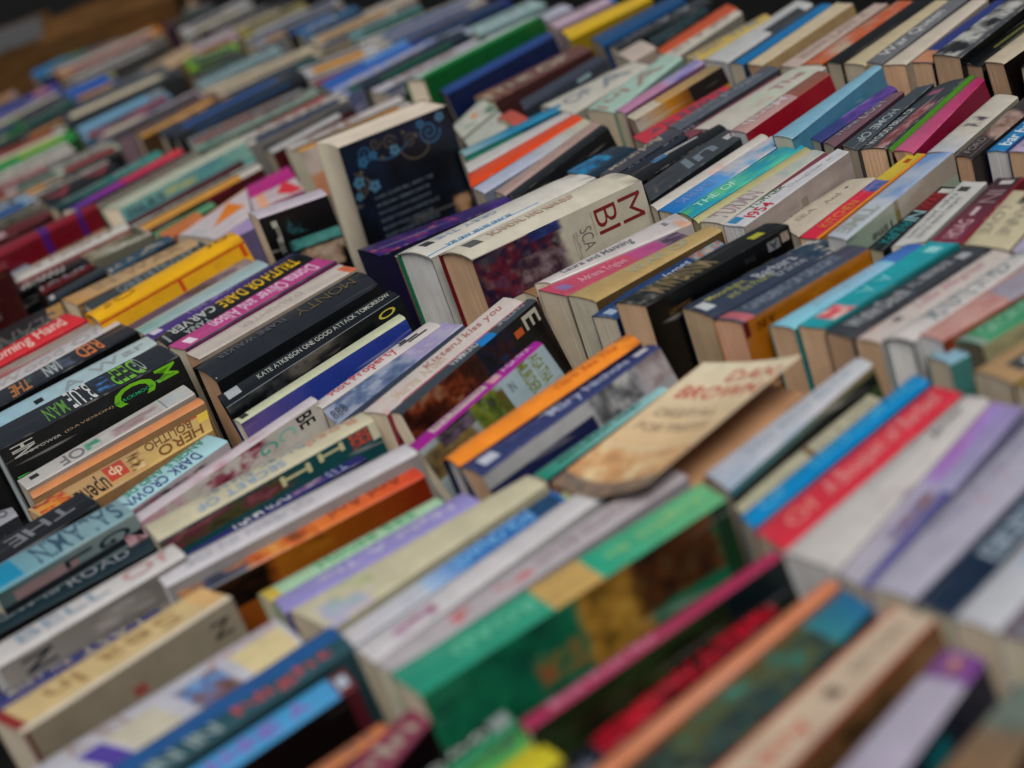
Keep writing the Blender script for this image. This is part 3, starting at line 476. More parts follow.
{'p':(-2.2332,0.7466),'y':-0.1113,'q':[-0.0191,-0.0611,-0.0195,0.063,0.0191,-0.0637,0.0195,0.0618],'h':-0.0125,'ln':0.0,'k':'pb','pg':'cr','c':'94806a','cv':'7a6050','vd':0.01,'l':'tan paperback low with pinkish edge,third row','r':'Q','t':1},
{'p':(-2.2175,0.6622),'y':0.1516,'q':[-0.0121,-0.0136,-0.0113,0.0222,0.0121,-0.0234,0.0113,0.0148],'h':-0.0056,'ln':0.0,'k':'pb','pg':'cr','c':'7a8494','cv':'3c4450','vd':0.01,'l':'blue grey paperback small,low at the edge,third row','r':'Q'},
{'p':(-2.1512,0.6986),'y':-0.1479,'q':[-0.0227,-0.1069,-0.0176,0.1101,0.0227,-0.1093,0.0176,0.1061],'h':0.0033,'ln':0.0,'k':'pb','pg':'cr','c':'b4b2ae','cv':'8a5a5c','vd':0.01,'l':'white paperback slim before a black one,left edge,third row','r':'Q','t':1},
{'p':(-2.1272,0.6883),'y':-0.2293,'q':[-0.0269,-0.0627,-0.0225,0.0625,0.0269,-0.0638,0.0225,0.0639],'h':-0.0045,'ln':0.0,'k':'pb','pg':'cr','c':'16171a','cv':'0c0d0f','vd':0.01,'l':'black paperback with a row of white capitals,third row','r':'Q','sd':[('txt','COOOLLEC',0.05,0.55,0.15,0.9,'b8b8b4',-1)]},
{'p':(-2.1013,0.7678),'y':-0.1126,'q':[-0.0265,-0.0466,-0.0338,0.0522,0.0265,-0.047,0.0338,0.0414],'h':-0.0026,'ln':0.0,'k':'pb','pg':'cr','c':'8f8d80','cv':'6a685c','vd':0.01,'l':'pale olive paperback with a picture spine,third row','r':'Q','sd':[('pic',0,1,0,1,['8f8d80','b0aea4','6f6c4c','4a4838'],8)]},
{'p':(-2.0964,0.6826),'y':-0.0432,'q':[-0.019,-0.0351,-0.0152,0.0401,0.019,-0.0442,0.0152,0.0393],'h':-0.0099,'ln':0.0,'k':'pb','pg':'cr','c':'5a0f16','cv':'3a0a10','vd':0.01,'l':'dark maroon paperback short,between black ones,third row','r':'Q','t':1},
{'p':(-2.0271,0.6677),'y':0.057,'q':[-0.0156,-0.0393,-0.016,0.0503,0.0156,-0.0496,0.016,0.0386],'h':-0.0046,'ln':0.0,'k':'pb','pg':'cr','c':'28323a','cv':'0e1012','vd':0.01,'l':'black paperback with teal sheen and white badge,third row','r':'Q','sd':[('band',0.05,0.12,0.2,0.8,'a8a8a8')]},  # even dark teal spine colour
{'p':(-1.9984,0.7534),'y':0.048,'q':[-0.0199,-0.0452,-0.0154,0.0537,0.0199,-0.0549,0.0154,0.0465],'h':-0.0006,'ln':0.0,'k':'pb','pg':'cr','c':'2c4c62','cv':'1c2c3c','vd':0.01,'l':'navy teal paperback slim,in front of peach,third row','r':'Q','t':1},
{'p':(-1.9491,0.7161),'y':-0.15,'q':[-0.0252,-0.0932,-0.0201,0.0914,0.0252,-0.0861,0.0201,0.0879],'h':-0.001,'ln':0.0,'k':'pb','pg':'cr','c':'a8906f','cv':'7a5c3c','vd':0.01,'l':'peach paperback with faint brown title,beside slate,third row','r':'Q','sd':[('ptx',0.2,0.9,0.2,0.8,'8f785c'),('grad',0,0.3,'b08a58','a8906f')],'t':1},
{'p':(-1.9131,0.7184),'y':0.0127,'q':[-0.0231,-0.084,-0.0173,0.0913,0.0231,-0.091,0.0173,0.0836],'h':-0.0033,'ln':0.0,'k':'pb','pg':'cr','c':'3c4448','cv':'1c2022','vd':0.01,'l':'slate paperback with grey capitals beside the yellow one,third row','r':'Q','sd':[('txt','LARSON RUEBO',0.25,0.95,0.12,0.9,'7c8484',-1)]},
{'p':(-1.8307,0.709),'y':0.035,'q':[-0.0245,-0.1045,-0.0248,0.1133,0.0245,-0.1106,0.0248,0.1018],'h':0.0109,'ln':16,'k':'hb','pg':'tan','c':'d2a414','cv':'c89a10','vd':0.018,'l':'bright yellow hardback with orange lined front,third row','r':'Q','sd':[('ptx',0.08,0.3,0.3,0.7,'b88a10'),('ptx',0.8,0.95,0.3,0.6,'8a6a18')],'cd':[('band',0,1,0.12,0.26,'b04a10'),('band',0.955,0.985,0.12,1,'b04a10'),('band',0.52,0.545,0.12,1,'b04a10')],'b':0.004},
{'p':(-1.7949,0.7138),'y':-0.0407,'q':[-0.0238,-0.0865,-0.0265,0.0877,0.0238,-0.0864,0.0265,0.0853],'h':-0.0114,'ln':0.0,'k':'pb','pg':'cr','c':'4a4468','cv':'555060','vd':0.01,'l':'dull violet paperback with grey picture front,third row','r':'Q','sd':[('pic',0.3,1,0,1,['4a4468','6f6a78','3a3648','8a8490'],9)]},
{'p':(-1.7357,0.7022),'y':-0.0018,'q':[-0.0177,-0.087,-0.0194,0.0902,0.0177,-0.089,0.0194,0.0858],'h':-0.0024,'ln':0.0,'k':'pb','pg':'cr','c':'96a9ac','cv':'6f8084','vd':0.01,'l':'pale grey green paperback slim beside purple,third row','r':'Q','sd':[('grad',0,0.4,'7fa09c','96a9ac')]},
{'p':(-1.707,0.7145),'y':0.007,'q':[-0.0159,-0.1037,-0.0068,0.0987,0.0159,-0.1043,0.0068,0.1093],'h':-0.0031,'ln':0.0,'k':'pb','pg':'cr','c':'4c3a78','cv':'2c2448','vd':0.01,'l':'purple paperback thin with small white badge,third row','r':'Q','sd':[('grad',0.5,1,'4c3a78','20243c'),('band',0.03,0.09,0.2,0.7,'c0b8c8'),('ptx',0.25,0.6,0.25,0.7,'8a80a8')]},
{'p':(-1.6669,0.7125),'y':0.032,'q':[-0.0252,-0.1,-0.0249,0.1095,0.0252,-0.1101,0.0249,0.1006],'h':-0.0014,'ln':0.0,'k':'pb','pg':'cr','c':'12191d','cv':'0c1012','vd':0.01,'l':'black paperback with yellow and white capitals,third row','r':'Q','sd':[('txt','TRUTH OR DARE',0.4,0.93,0.06,0.7,'d8b414',-1),('txt','CARVER',0.075,0.37,0.05,0.56,'b9c0c0',-1),('txt','TANIA',0.13,0.29,0.66,0.93,'9aa2a2',-1),('band',0.03,0.045,0.2,0.8,'8a9094')]},
{'p':(-1.6212,0.7096),'y':0.0232,'q':[-0.0194,-0.1059,-0.0216,0.1047,0.0194,-0.1044,0.0216,0.1056],'h':0.0016,'ln':0.0,'k':'pb','pg':'cr','c':'b04886','cv':'7a2c60','vd':0.01,'l':'magenta pink paperback with pale script and white badge,third row','r':'Q','sd':[('txt','Donna Oliver and Alison',0.24,0.93,0.1,0.82,'d0b4c8',-1,0.3),('band',0.06,0.11,0.25,0.75,'d4c8d4'),('band',0,1,0.93,1,'14484c')]},
{'p':(-1.5758,0.7066),'y':-0.0145,'q':[-0.0183,-0.1045,-0.0205,0.1055,0.0183,-0.1063,0.0205,0.1054],'h':0.0001,'ln':0.0,'k':'pb','pg':'tan','c':'b8b0aa','cv':'9a9086','vd':0.01,'l':'off white paperback with an orange far tip,third row','r':'Q','sd':[('band',0.95,1,0.3,1,'c06a4c'),('ptx',0.3,0.7,0.3,0.6,'aaa29c')]},
{'p':(-1.4939,0.6807),'y':-0.0057,'q':[-0.0341,-0.1032,-0.0334,0.1141,0.0341,-0.1106,0.0334,0.0997],'h':0.0077,'ln':0.0,'k':'hb','pg':'tan','c':'2a2f36','cv':'14171b','vd':0.01,'l':'black hardback rounded with gold title,third row','r':'Q','sd':[('txt','ELAINE WALKER',0.1,0.5,0.32,0.52,'5c6066',-1),('txt','MONTY',0.56,0.92,0.32,0.64,'66593c',-1,0.001)],'b':0.005},
{'p':(-1.4779,0.6805),'y':0.0197,'q':[-0.0119,-0.1001,-0.0127,0.1011,0.0119,-0.1032,0.0127,0.1022],'h':-0.0048,'ln':0.0,'k':'hb','pg':'tan','c':'4a2a30','cv':'140c0e','vd':0.01,'l':'plum hardback slim with red title at its far end,third row','r':'Q','sd':[('grad',0,1,'54343a','6a343c'),('ptx',0.6,0.95,0.3,0.75,'9a5058')]},
{'p':(-1.4244,0.6627),'y':0.0472,'q':[-0.0174,-0.1076,-0.0141,0.1161,0.0174,-0.1191,0.0141,0.1105],'h':0.0043,'ln':14,'k':'hb','pg':'wh','c':'1c2228','cv':'15181a','vd':0.016,'l':'black hardback with white title line and dusky photo front,third row','r':'Q','sd':[('txt','KATE ATKINSON ONE GOOD ATTACK TOMORROW',0.2,0.97,0.42,0.76,'a2a69e',1),('band',0.03,0.1,0.2,0.8,'a8acb0')],'cd':[('pic',0,0.45,0,1,['1a1c20','34363a','101214','4a4c4c'],12),('pic',0.3,0.7,0,0.8,['5a5650','3a3836','6a665c','1a1c20'],8),('band',0.0,1,0,0.04,'8a9094'),('txt','O',0.85,0.95,0.25,0.7,'b0a84c','c')],'b':0.002},
{'p':(-1.3732,0.6414),'y':0.034,'q':[-0.008,-0.1051,-0.0095,0.1075,0.008,-0.1058,0.0095,0.1034],'h':-0.001,'ln':12,'k':'pb','pg':'cr','c':'b4b8a0','cv':'2c3f8a','vd':0.02,'l':'cream paperback slim with royal blue front,third row','r':'Q','sd':[('band',0.02,0.06,0.2,0.8,'3a3a30')],'cd':[('grad',0,0.4,'6a5a8c','2c3f8a')]},
{'p':(-1.3152,0.6689),'y':0.1159,'q':[-0.0091,-0.0807,-0.0125,0.0817,0.0091,-0.0804,0.0125,0.0794],'h':-0.0031,'ln':0.0,'k':'pb','pg':'cr','c':'bab5b4','cv':'9a9696','vd':0.01,'l':'white paperback with red serif title and a black stick figure,third row','r':'Q','sd':[('txt','Hot Property',0.12,0.66,0.12,0.9,'b4485c',1),('band',0.7,0.86,0.42,0.58,'17181c'),('band',0.76,0.92,0.62,0.74,'17181c'),('band',0.72,0.78,0.2,0.4,'17181c')]},
{'p':(-1.2895,0.6701),'y':0.1697,'q':[-0.0195,-0.0794,-0.0159,0.089,0.0195,-0.0976,0.0159,0.088],'h':-0.0043,'ln':0.0,'k':'pb','pg':'cr','c':'7f8aa0','cv':'5a6478','vd':0.01,'l':'denim blue paperback with a faded picture,third row','r':'Q','sd':[('pic',0,0.85,0,1,['5f7090','8f98ac','4f6080','9aa0b0'],16),('pic',0.6,1,0,1,['8f98b4','9a90b4','a8a8b8'],6),('txt','888',0.02,0.12,0.3,0.8,'3c4254',1)]},
{'p':(-1.238,0.7018),'y':0.2064,'q':[-0.0159,-0.106,-0.0178,0.1101,0.0159,-0.1055,0.0178,0.1014],'h':0.0026,'ln':0.0,'k':'pb','pg':'cr','c':'beb6b2','cv':'8a3040','vd':0.01,'l':'white paperback with red and grey handwriting,third row','r':'Q','sd':[('txt','Kitten,I kiss you',0.36,0.92,0.22,0.66,'a4706c',1,0.3),('txt','Marina Arden',0.12,0.46,0.35,0.8,'b8a898',1,0.3),('band',0,1,0.95,1,'a04a5c'),('pic',0,0.12,0,1,['beb6b2','c09a9a','beb6b2'],4)]},
{'p':(-1.219,0.7098),'y':0.2092,'q':[-0.0092,-0.1052,-0.0068,0.1046,0.0092,-0.1046,0.0068,0.1051],'h':0.0013,'ln':12,'k':'pb','pg':'cr','c':'434a52','cv':'1c1410','vd':0.026,'l':'slate paperback with small blue badge and photo front,third row','r':'Q','sd':[('txt','HAMMOND',0.4,0.58,0.25,0.8,'aab0b4',1),('txt','SPELLING',0.74,0.94,0.2,0.7,'8f969c',1),('band',0.575,0.685,0.15,1,'2478b4')],'cd':[('pic',0,0.62,0.0,1,['3a1c14','7a3c24','1c0c0c','8f6a54','4a2418'],13),('pic',0.5,0.78,0,1,['0c1c34','16345c','0a0f18','3a1c14'],8),('band',0.78,1,0,1,'0c0e10'),('txt','E',0.86,0.97,0.1,0.6,'a8a498','c'),('band',0.78,0.84,0.35,0.6,'b0582c')]},
{'p':(-1.1375,0.6596),'y':0.1977,'q':[-0.0087,-0.0889,-0.0063,0.0903,0.0087,-0.0909,0.0063,0.0895],'h':0.0025,'ln':24,'k':'pb','pg':'cr','c':'96208a','cv':'8f9a9c','vd':0.026,'l':'magenta paperback slim with cream title panel and garden picture front,third row','r':'Q','sd':[('band',0.14,0.56,0.22,0.78,'b8a4a8'),('txt','Mrs. McGinty',0.16,0.54,0.3,0.72,'8a7080',1),('pic',0.58,0.68,0.1,0.9,['c8a8b4','5a2038','b88a94'],5),('txt','AGATHA',0.7,0.94,0.2,0.75,'c4a0c4',1)],'cd':[('pic',0,0.38,0.1,1,['6f5c34','8a7444','4a3c20'],6),('pic',0.1,0.42,0.0,0.45,['241a1c','4a3c4c','6a5c6c','1a1418'],10),('pic',0.36,0.6,0,1,['4a5a10','66701c','2c3408','7a8028'],11),('pic',0.55,0.64,0.1,1,['5a3020','6a4028','4a5a10'],4),('band',0.62,1,0,1,'94a4aa'),('txt','AGATHA',0.86,0.94,0.02,0.95,'747a10','c'),('txt','MURDER',0.76,0.84,-0.02,0.95,'747a10','c'),('ptx',0.66,0.7,0.2,0.5,'5c6c74')]},
{'p':(-1.0612,0.6756),'y':-0.0071,'q':[-0.014,-0.1049,-0.0145,0.109,0.014,-0.1069,0.0145,0.1028],'h':0.004,'ln':5,'k':'hb','pg':'wh','c':'d88a34','cv':'1a2248','vd':0.01,'l':'orange hardback rounded jacket with navy boards,third row','r':'Q','sd':[('ptx',0.55,0.9,0.5,0.75,'c4702c')],'b':0.004},
{'p':(-1.0312,0.6723),'y':-0.008,'q':[-0.0159,-0.1036,-0.008,0.1028,0.0159,-0.105,0.008,0.1058],'h':0.0031,'ln':20,'k':'pb','pg':'tan','c':'36406c','cv':'96969a','vd':0.022,'l':'navy blue paperback with white author name and white photo front,third row','r':'Q','sd':[('txt','Mary Nichols',0.42,0.86,0.2,0.82,'a4acc4',1),('band',0.05,0.13,0.3,0.75,'b4b8c4'),('band',0.9,0.97,0.3,0.65,'b8b8bc'),('ptx',0.2,0.38,0.3,0.6,'505a88'),('band',0.4,0.52,0,0.2,'a8b0b4')],'cd':[('grad',0,0.6,'8f8f90','a2a2a4'),('pic',0.55,0.85,0.0,1,['8a8a8c','3c3e42','a8a8a8','5c5e60'],11),('pic',0.84,1,0.0,1,['8a7e80','6a6064','a09a9c'],6),('band',0,0.56,0.5,1,'1a2248')]},
{'p':(-0.9881,0.671),'y':0.0045,'q':[-0.0094,-0.0725,-0.0057,0.0709,0.0094,-0.0713,0.0057,0.0729],'h':-0.0112,'ln':0.0,'k':'pb','pg':'cr','c':'7fb0ac','cv':'1a2248','vd':0.01,'l':'pale teal paperback with small dark green capitals,third row','r':'Q','sd':[('grad',0,1,'1f8470','96bcc0'),('txt','MAEVE BINCHY HONEY',0.15,0.82,0.25,0.75,'1f6a5c',1)]},
{'p':(-0.9614,0.6808),'y':0.0649,'q':[-0.0039,-0.0913,-0.0031,0.0939,0.0039,-0.0946,0.0031,0.092],'h':0.0007,'ln':0.0,'k':'pb','pg':'cr','c':'b8a07c','cv':'b8a68a','vd':0.086,'l':'sandy orange book fallen open with curled cover and red capitals,third row','r':'Q','s':'fallen'},
{'p':(-0.8191,0.7215),'y':0.0377,'q':[-0.0171,-0.0829,-0.0103,0.0912,0.0171,-0.094,0.0103,0.0856],'h':0.0054,'ln':8,'k':'pb','pg':'cr','c':'b0b6bc','cv':'3c4c30','vd':0.014,'l':'white paperback with pale blue spine and mossy front,third row','r':'Q','sd':[('pic',0,1,0,1,['a8b0bc','b8bcc0','98a8bc','b4b4bc'],5),('ptx',0.2,0.9,0.3,0.65,'9aa6b4')],'cd':[('grad',0,1,'3c7480','6f6c48'),('band',0.0,1,0.35,1,'0c1418'),('band',0.6,1,0.0,0.12,'8a6c48')]},
{'p':(-0.7927,0.7057),'y':0.0152,'q':[-0.008,-0.0764,-0.0102,0.082,0.008,-0.0834,0.0102,0.0778],'h':-0.0076,'ln':0.0,'k':'pb','pg':'cr','c':'aca994','cv':'8a8878','vd':0.01,'l':'cream paperback with grey title and brown break,third row','r':'Q','sd':[('band',0.48,0.52,0.1,1,'7a6450'),('ptx',0.55,0.95,0.2,0.7,'98968a')]},
{'p':(-0.7659,0.7076),'y':0.0165,'q':[-0.0099,-0.0963,-0.0099,0.1023,0.0099,-0.1037,0.0099,0.0977],'h':0.0009,'ln':0.0,'k':'pb','pg':'cr','c':'0f84b8','cv':'0c5a84','vd':0.01,'l':'bright blue paperback with faded pale title,third row','r':'Q','sd':[('ptx',0.08,0.22,0.2,0.8,'5aa4c8'),('ptx',0.35,0.95,0.25,0.75,'4aa4cc')]},
{'p':(-0.7343,0.6975),'y':0.0309,'q':[-0.0184,-0.0968,-0.0146,0.1034,0.0184,-0.1068,0.0146,0.1002],'h':0.0017,'ln':0.0,'k':'pb','pg':'cr','c':'c43a4c','cv':'8a2434','vd':0.01,'l':'coral red paperback with pale script title,third row','r':'Q','sd':[('txt','A Bouquet of Barbed',0.3,0.95,0.2,0.85,'d09090',1,0.3),('ptx',0.1,0.25,0.3,0.7,'d08a80')]},
{'p':(-0.6961,0.6889),'y':0.0887,'q':[-0.0235,-0.1005,-0.011,0.1035,0.0235,-0.1061,0.011,0.1031],'h':0.0048,'ln':0.0,'k':'pb','pg':'wh','c':'bab7b5','cv':'a09d9c','vd':0.01,'l':'wide white paperback with small figures and navy script,third row','r':'Q','sd':[('txt','James',0.72,0.92,0.25,0.6,'4a4e60',1,0.3),('ptx',0.4,0.7,0.15,0.35,'a8a6aa'),('pic',0.3,0.5,0.7,1,['bab7b5','9a8496','8a5c44','bab7b5'],6)]},
{'p':(-0.6662,0.6903),'y':0.1553,'q':[-0.014,-0.1027,-0.0131,0.1085,0.014,-0.112,0.0131,0.1062],'h':0.0019,'ln':0.0,'k':'pb','pg':'cr','c':'9490b4','cv':'7c7a98','vd':0.01,'l':'lilac paperback with purple picture far end and navy foot,third row','r':'Q','sd':[('grad',0,1,'a9a6b0','9a94b4'),('band',0,0.5,0.72,1,'5a588c'),('pic',0.2,0.5,0.3,0.7,['a9a6b0','6a608c','44427a','8a6a60'],6),('grad',0.5,1,'9a98b4','8f84ae'),('pic',0.5,1,0,0.5,['9a6cb0','8f88b8','a078b4'],6)]},
{'p':(-0.6287,0.6844),'y':0.0805,'q':[-0.0169,-0.0995,-0.0193,0.1037,0.0169,-0.0998,0.0193,0.0956],'h':0.0011,'ln':0.0,'k':'pb','pg':'cr','c':'a3a1b0','cv':'8a8898','vd':0.01,'l':'pale lavender paperback wide with red smear,third row','r':'Q','sd':[('pic',0.5,0.7,0.3,0.7,['a3a1b0','b08088','a3a1b0'],3),('ptx',0.3,0.9,0.15,0.4,'8a88a4')]},
{'p':(-0.5937,0.6795),'y':0.0678,'q':[-0.0146,-0.0944,-0.0134,0.1007,0.0146,-0.0995,0.0134,0.0932],'h':0.0013,'ln':0.0,'k':'pb','pg':'cr','c':'1c3048','cv':'141c2c','vd':0.01,'l':'navy paperback with a white title label,third row','r':'Q','sd':[('band',0.3,0.66,0.25,0.85,'8f9ca8'),('ptx',0.32,0.64,0.3,0.8,'4a5a6c')]},
{'p':(-0.562,0.674),'y':0.0742,'q':[-0.0157,-0.0937,-0.0139,0.0977,0.0157,-0.0952,0.0139,0.0912],'h':0.0029,'ln':0.0,'k':'pb','pg':'cr','c':'b2b4ba','cv':'a0a2a8','vd':0.01,'l':'white paperback with light blue patch,right edge,third row','r':'Q','sd':[('pic',0.25,0.55,0.2,0.8,['b2b4ba','5a9cc8','b2b4ba'],5)]},
{'p':(-0.5331,0.6744),'y':0.0891,'q':[-0.0155,-0.0915,-0.0138,0.0954,0.0155,-0.093,0.0138,0.0891],'h':0.0016,'ln':0.0,'k':'pb','pg':'cr','c':'6f6470','cv':'5a505a','vd':0.01,'l':'mauve grey paperback at the right edge,third row','r':'Q','t':1},
{'p':(-0.5026,0.6711),'y':0.0955,'q':[-0.0132,-0.088,-0.0136,0.0935,0.0132,-0.0908,0.0136,0.0853],'h':0.0011,'ln':0.0,'k':'pb','pg':'cr','c':'8a7a6a','cv':'5a505a','vd':0.05,'l':'brown grey paperback beyond the right edge,third row','r':'Q','t':1},
{'p':(-2.7089,0.8432),'y':-0.241,'q':[-0.0222,-0.0834,-0.0188,0.0836,0.0222,-0.084,0.0188,0.0838],'h':0.0015,'ln':0.0,'k':'pb','pg':'cr','c':'7a3028','cv':'4a1c18','vd':0.01,'l':'brick red paperback with cream foot,far left,fourth row','r':'R','sd':[('pic',0,0.5,0,1,['8a5a48','7a3028','a08070'],3)],'t':1},
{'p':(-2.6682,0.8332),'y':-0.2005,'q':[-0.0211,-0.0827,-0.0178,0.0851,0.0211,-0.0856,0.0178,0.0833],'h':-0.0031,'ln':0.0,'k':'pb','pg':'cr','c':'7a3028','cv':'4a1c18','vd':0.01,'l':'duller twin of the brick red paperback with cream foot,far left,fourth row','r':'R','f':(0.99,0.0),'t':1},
{'p':(-2.6039,0.8212),'y':0.0195,'q':[-0.0368,-0.0781,-0.0286,0.0868,0.0368,-0.0946,0.0286,0.086],'h':-0.0,'ln':0.0,'k':'pb','pg':'cr','c':'948a7c','cv':'5a5248','vd':0.01,'l':'tan grey paperback slim,far left,fourth row','r':'R','sd':[('band',0,1,0.5868578074858983,0.7868578074858983,'0c0d10'),('band',0.1327202810975405,0.8051106681422169,0.7868578074858983,1,'b88a40'),('ptx',0.15,0.8914743961951275,0.08,0.5368578074858983,'8a7068')],'t':1},
{'p':(-2.561,0.7793),'y':-0.1426,'q':[-0.0459,-0.0539,-0.0307,0.0565,0.0459,-0.0592,0.0307,0.0566],'h':0.0007,'ln':0.0,'k':'pb','pg':'cr','c':'8aa2b8','cv':'5a6474','vd':0.01,'l':'pale blue paperback with dull foot,far left,fourth row','r':'R','sd':[('band',0,1,0.5454368525768957,0.7454368525768957,'0c0d10'),('band',0.024675005439017173,0.8244712981868269,0.7454368525768957,1,'2c5c94'),('ptx',0.15,0.7849773463453249,0.08,0.4954368525768957,'5a585c')],'t':1},
{'p':(-2.4887,0.7658),'y':-0.0199,'q':[-0.0225,-0.0567,-0.0173,0.0606,0.0225,-0.0603,0.0173,0.0564],'h':-0.0001,'ln':0.0,'k':'pb','pg':'cr','c':'5c5c50','cv':'3c3c34','vd':0.01,'l':'olive grey paperback with mixed picture spine,fourth row','r':'R','sd':[('pic',0,1,0,1,['5c5c50','8a8a7c','34382c','7a6a64'],9)]},
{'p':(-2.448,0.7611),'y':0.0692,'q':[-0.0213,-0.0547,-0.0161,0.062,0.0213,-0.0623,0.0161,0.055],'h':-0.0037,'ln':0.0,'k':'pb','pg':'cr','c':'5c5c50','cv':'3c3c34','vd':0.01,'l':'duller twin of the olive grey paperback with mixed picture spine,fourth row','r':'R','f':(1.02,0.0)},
{'p':(-2.4173,0.7432),'y':-0.0554,'q':[-0.0355,-0.0583,-0.0223,0.0657,0.0355,-0.0661,0.0223,0.0586],'h':-0.0003,'ln':0.0,'k':'pb','pg':'cr','c':'5c1018','cv':'3a0a10','vd':0.01,'l':'dark red paperback with pink foot,fourth row','r':'R','sd':[('band',0,0.4,0.2,0.7,'a08a90')]},
{'p':(-2.5855,0.9225),'y':-0.2414,'q':[-0.0208,-0.0899,-0.0197,0.0901,0.0208,-0.0884,0.0197,0.0882],'h':-0.0011,'ln':0.0,'k':'pb','pg':'cr','c':'1c1e20','cv':'0f1010','vd':0.01,'l':'black paperback thin line beside grey one,fourth row','r':'R'},
{'p':(-2.5302,0.8982),'y':-0.1539,'q':[-0.0275,-0.0685,-0.0265,0.0712,0.0275,-0.0695,0.0265,0.0669],'h':-0.0004,'ln':0.0,'k':'pb','pg':'cr','c':'9a948c','cv':'6a645c','vd':0.01,'l':'grey paperback slim beside black with red title,fourth row','r':'R','sd':[('band',0,1,0.6479185816077331,0.847918581607733,'1c1a1c'),('band',0.18359956508572461,0.8299460011468617,0.847918581607733,1,'b4ac98'),('ptx',0.15,0.6655744993747932,0.08,0.597918581607733,'5a585c')],'t':1},
{'p':(-2.4843,0.8934),'y':0.0969,'q':[-0.0381,-0.058,-0.0292,0.0779,0.0381,-0.0809,0.0292,0.061],'h':0.0016,'ln':0.0,'k':'pb','pg':'cr','c':'16181c','cv':'0c0e10','vd':0.01,'l':'black paperback with dark red capitals,fourth row','r':'R','sd':[('ptx',0.05,0.95,0.15,0.8,'8a3a44')]},
{'p':(-2.4177,0.913),'y':0.0546,'q':[-0.0207,-0.0981,-0.0214,0.1069,0.0207,-0.1035,0.0214,0.0947],'h':0.0015,'ln':0.0,'k':'pb','pg':'cr','c':'1c6c68','cv':'0c2c2c','vd':0.01,'l':'teal paperback dark at foot,fourth row','r':'R','sd':[('grad',0,1,'0f3434','2a8a80')],'t':1},
{'p':(-2.3725,0.9225),'y':0.0807,'q':[-0.0116,-0.1117,-0.0195,0.1105,0.0116,-0.0995,0.0195,0.1007],'h':0.0004,'ln':0.0,'k':'pb','pg':'cr','c':'70308a','cv':'3c2040','vd':0.01,'l':'violet paperback turning coral red at its far half,fourth row','r':'R','sd':[('grad',0,0.45,'5a3a8c','8a2c88'),('grad',0.45,1,'a8345c','b83c40')]},
{'p':(-2.3143,0.9268),'y':0.0455,'q':[-0.0158,-0.094,-0.0254,0.1009,0.0158,-0.0934,0.0254,0.0865],'h':-0.0,'ln':0.0,'k':'pb','pg':'cr','c':'6f6c60','cv':'4a483c','vd':0.01,'l':'olive drab paperback with yellow foot,fourth row','r':'R','t':1},
{'p':(-2.2412,0.9481),'y':0.0263,'q':[-0.0206,-0.1236,-0.0222,0.1245,0.0206,-0.1144,0.0222,0.1135],'h':0.0075,'ln':18,'k':'pb','pg':'cr','c':'a8ac9c','cv':'5f908c','vd':0.02,'l':'sage paperback thick with teal picture front and navy lettering,fourth row','r':'R','cd':[('pic',0,1,0,1,['5a8a88','7a9a90','8a9a84','4f8088'],8),('txt','ISLES',0.04,0.32,0.3,0.8,'142a3c',1),('pic',0.3,0.6,0.3,0.8,['7a9a90','a09a58','6a9490'],5)]},
{'p':(-2.1691,0.9187),'y':0.0623,'q':[-0.016,-0.1005,-0.0142,0.1108,0.016,-0.1091,0.0142,0.0988],'h':-0.0053,'ln':0.0,'k':'pb','pg':'cr','c':'4a121c','cv':'2c0a10','vd':0.01,'l':'maroon paperback thin beside white,fourth row','r':'R'},
{'p':(-2.1093,0.9098),'y':0.0001,'q':[-0.0273,-0.1021,-0.0245,0.11,0.0273,-0.1041,0.0245,0.0961],'h':-0.0007,'ln':8,'k':'pb','pg':'cr','c':'b2aea6','cv':'4a141c','vd':0.01,'l':'cream white paperback with dark red front,fourth row','r':'R','sd':[('band',0,1,0.32352977706374053,0.5235297770637406,'0c0d10'),('band',0.00871257715748408,0.8216429437104042,0.5235297770637406,1,'b88a40'),('ptx',0.15,0.7982104273796199,0.08,0.27352977706374054,'2c2e34')],'cd':[('band',0.2,0.5,0,0.5,'1a2a1c'),('band',0.5,0.7,0,0.5,'6a1a28')]},
{'p':(-2.0635,0.8566),'y':0.0367,'q':[-0.0149,-0.0455,-0.0152,0.0535,0.0149,-0.0528,0.0152,0.0449],'h':-0.0071,'ln':0.0,'k':'pb','pg':'cr','c':'5a8a68','cv':'141c14','vd':0.01,'l':'green paperback short bit beside orange,fourth row','r':'R'},
{'p':(-2.0385,0.8393),'y':0.1574,'q':[-0.0222,-0.0257,-0.0185,0.0409,0.0222,-0.0416,0.0185,0.0263],'h':-0.0048,'ln':0.0,'k':'pb','pg':'cr','c':'b87038','cv':'9a5a28','vd':0.01,'l':'orange paperback low and flat beside a white triangle cover,fourth row','r':'R'},
{'p':(-1.9666,0.8667),'y':0.2684,'q':[-0.0466,-0.0454,-0.0502,0.1012,0.0466,-0.0637,0.0502,0.0079],'h':-0.0024,'ln':0.0,'k':'pb','pg':'cr','c':'b6aeb2','cv':'b0a8ac','vd':0.01,'l':'white paperback fallen flat with an orange triangle,fourth row','r':'R','sd':[('tri',0.28,0.62,0.7,0.12,0.92,0.62,'c87a1c'),('band',0,1,0,0.07,'c88a4c'),('pic',0,0.25,0.3,0.9,['b6aeb2','9aa4a8','b6aeb2'],4)]},
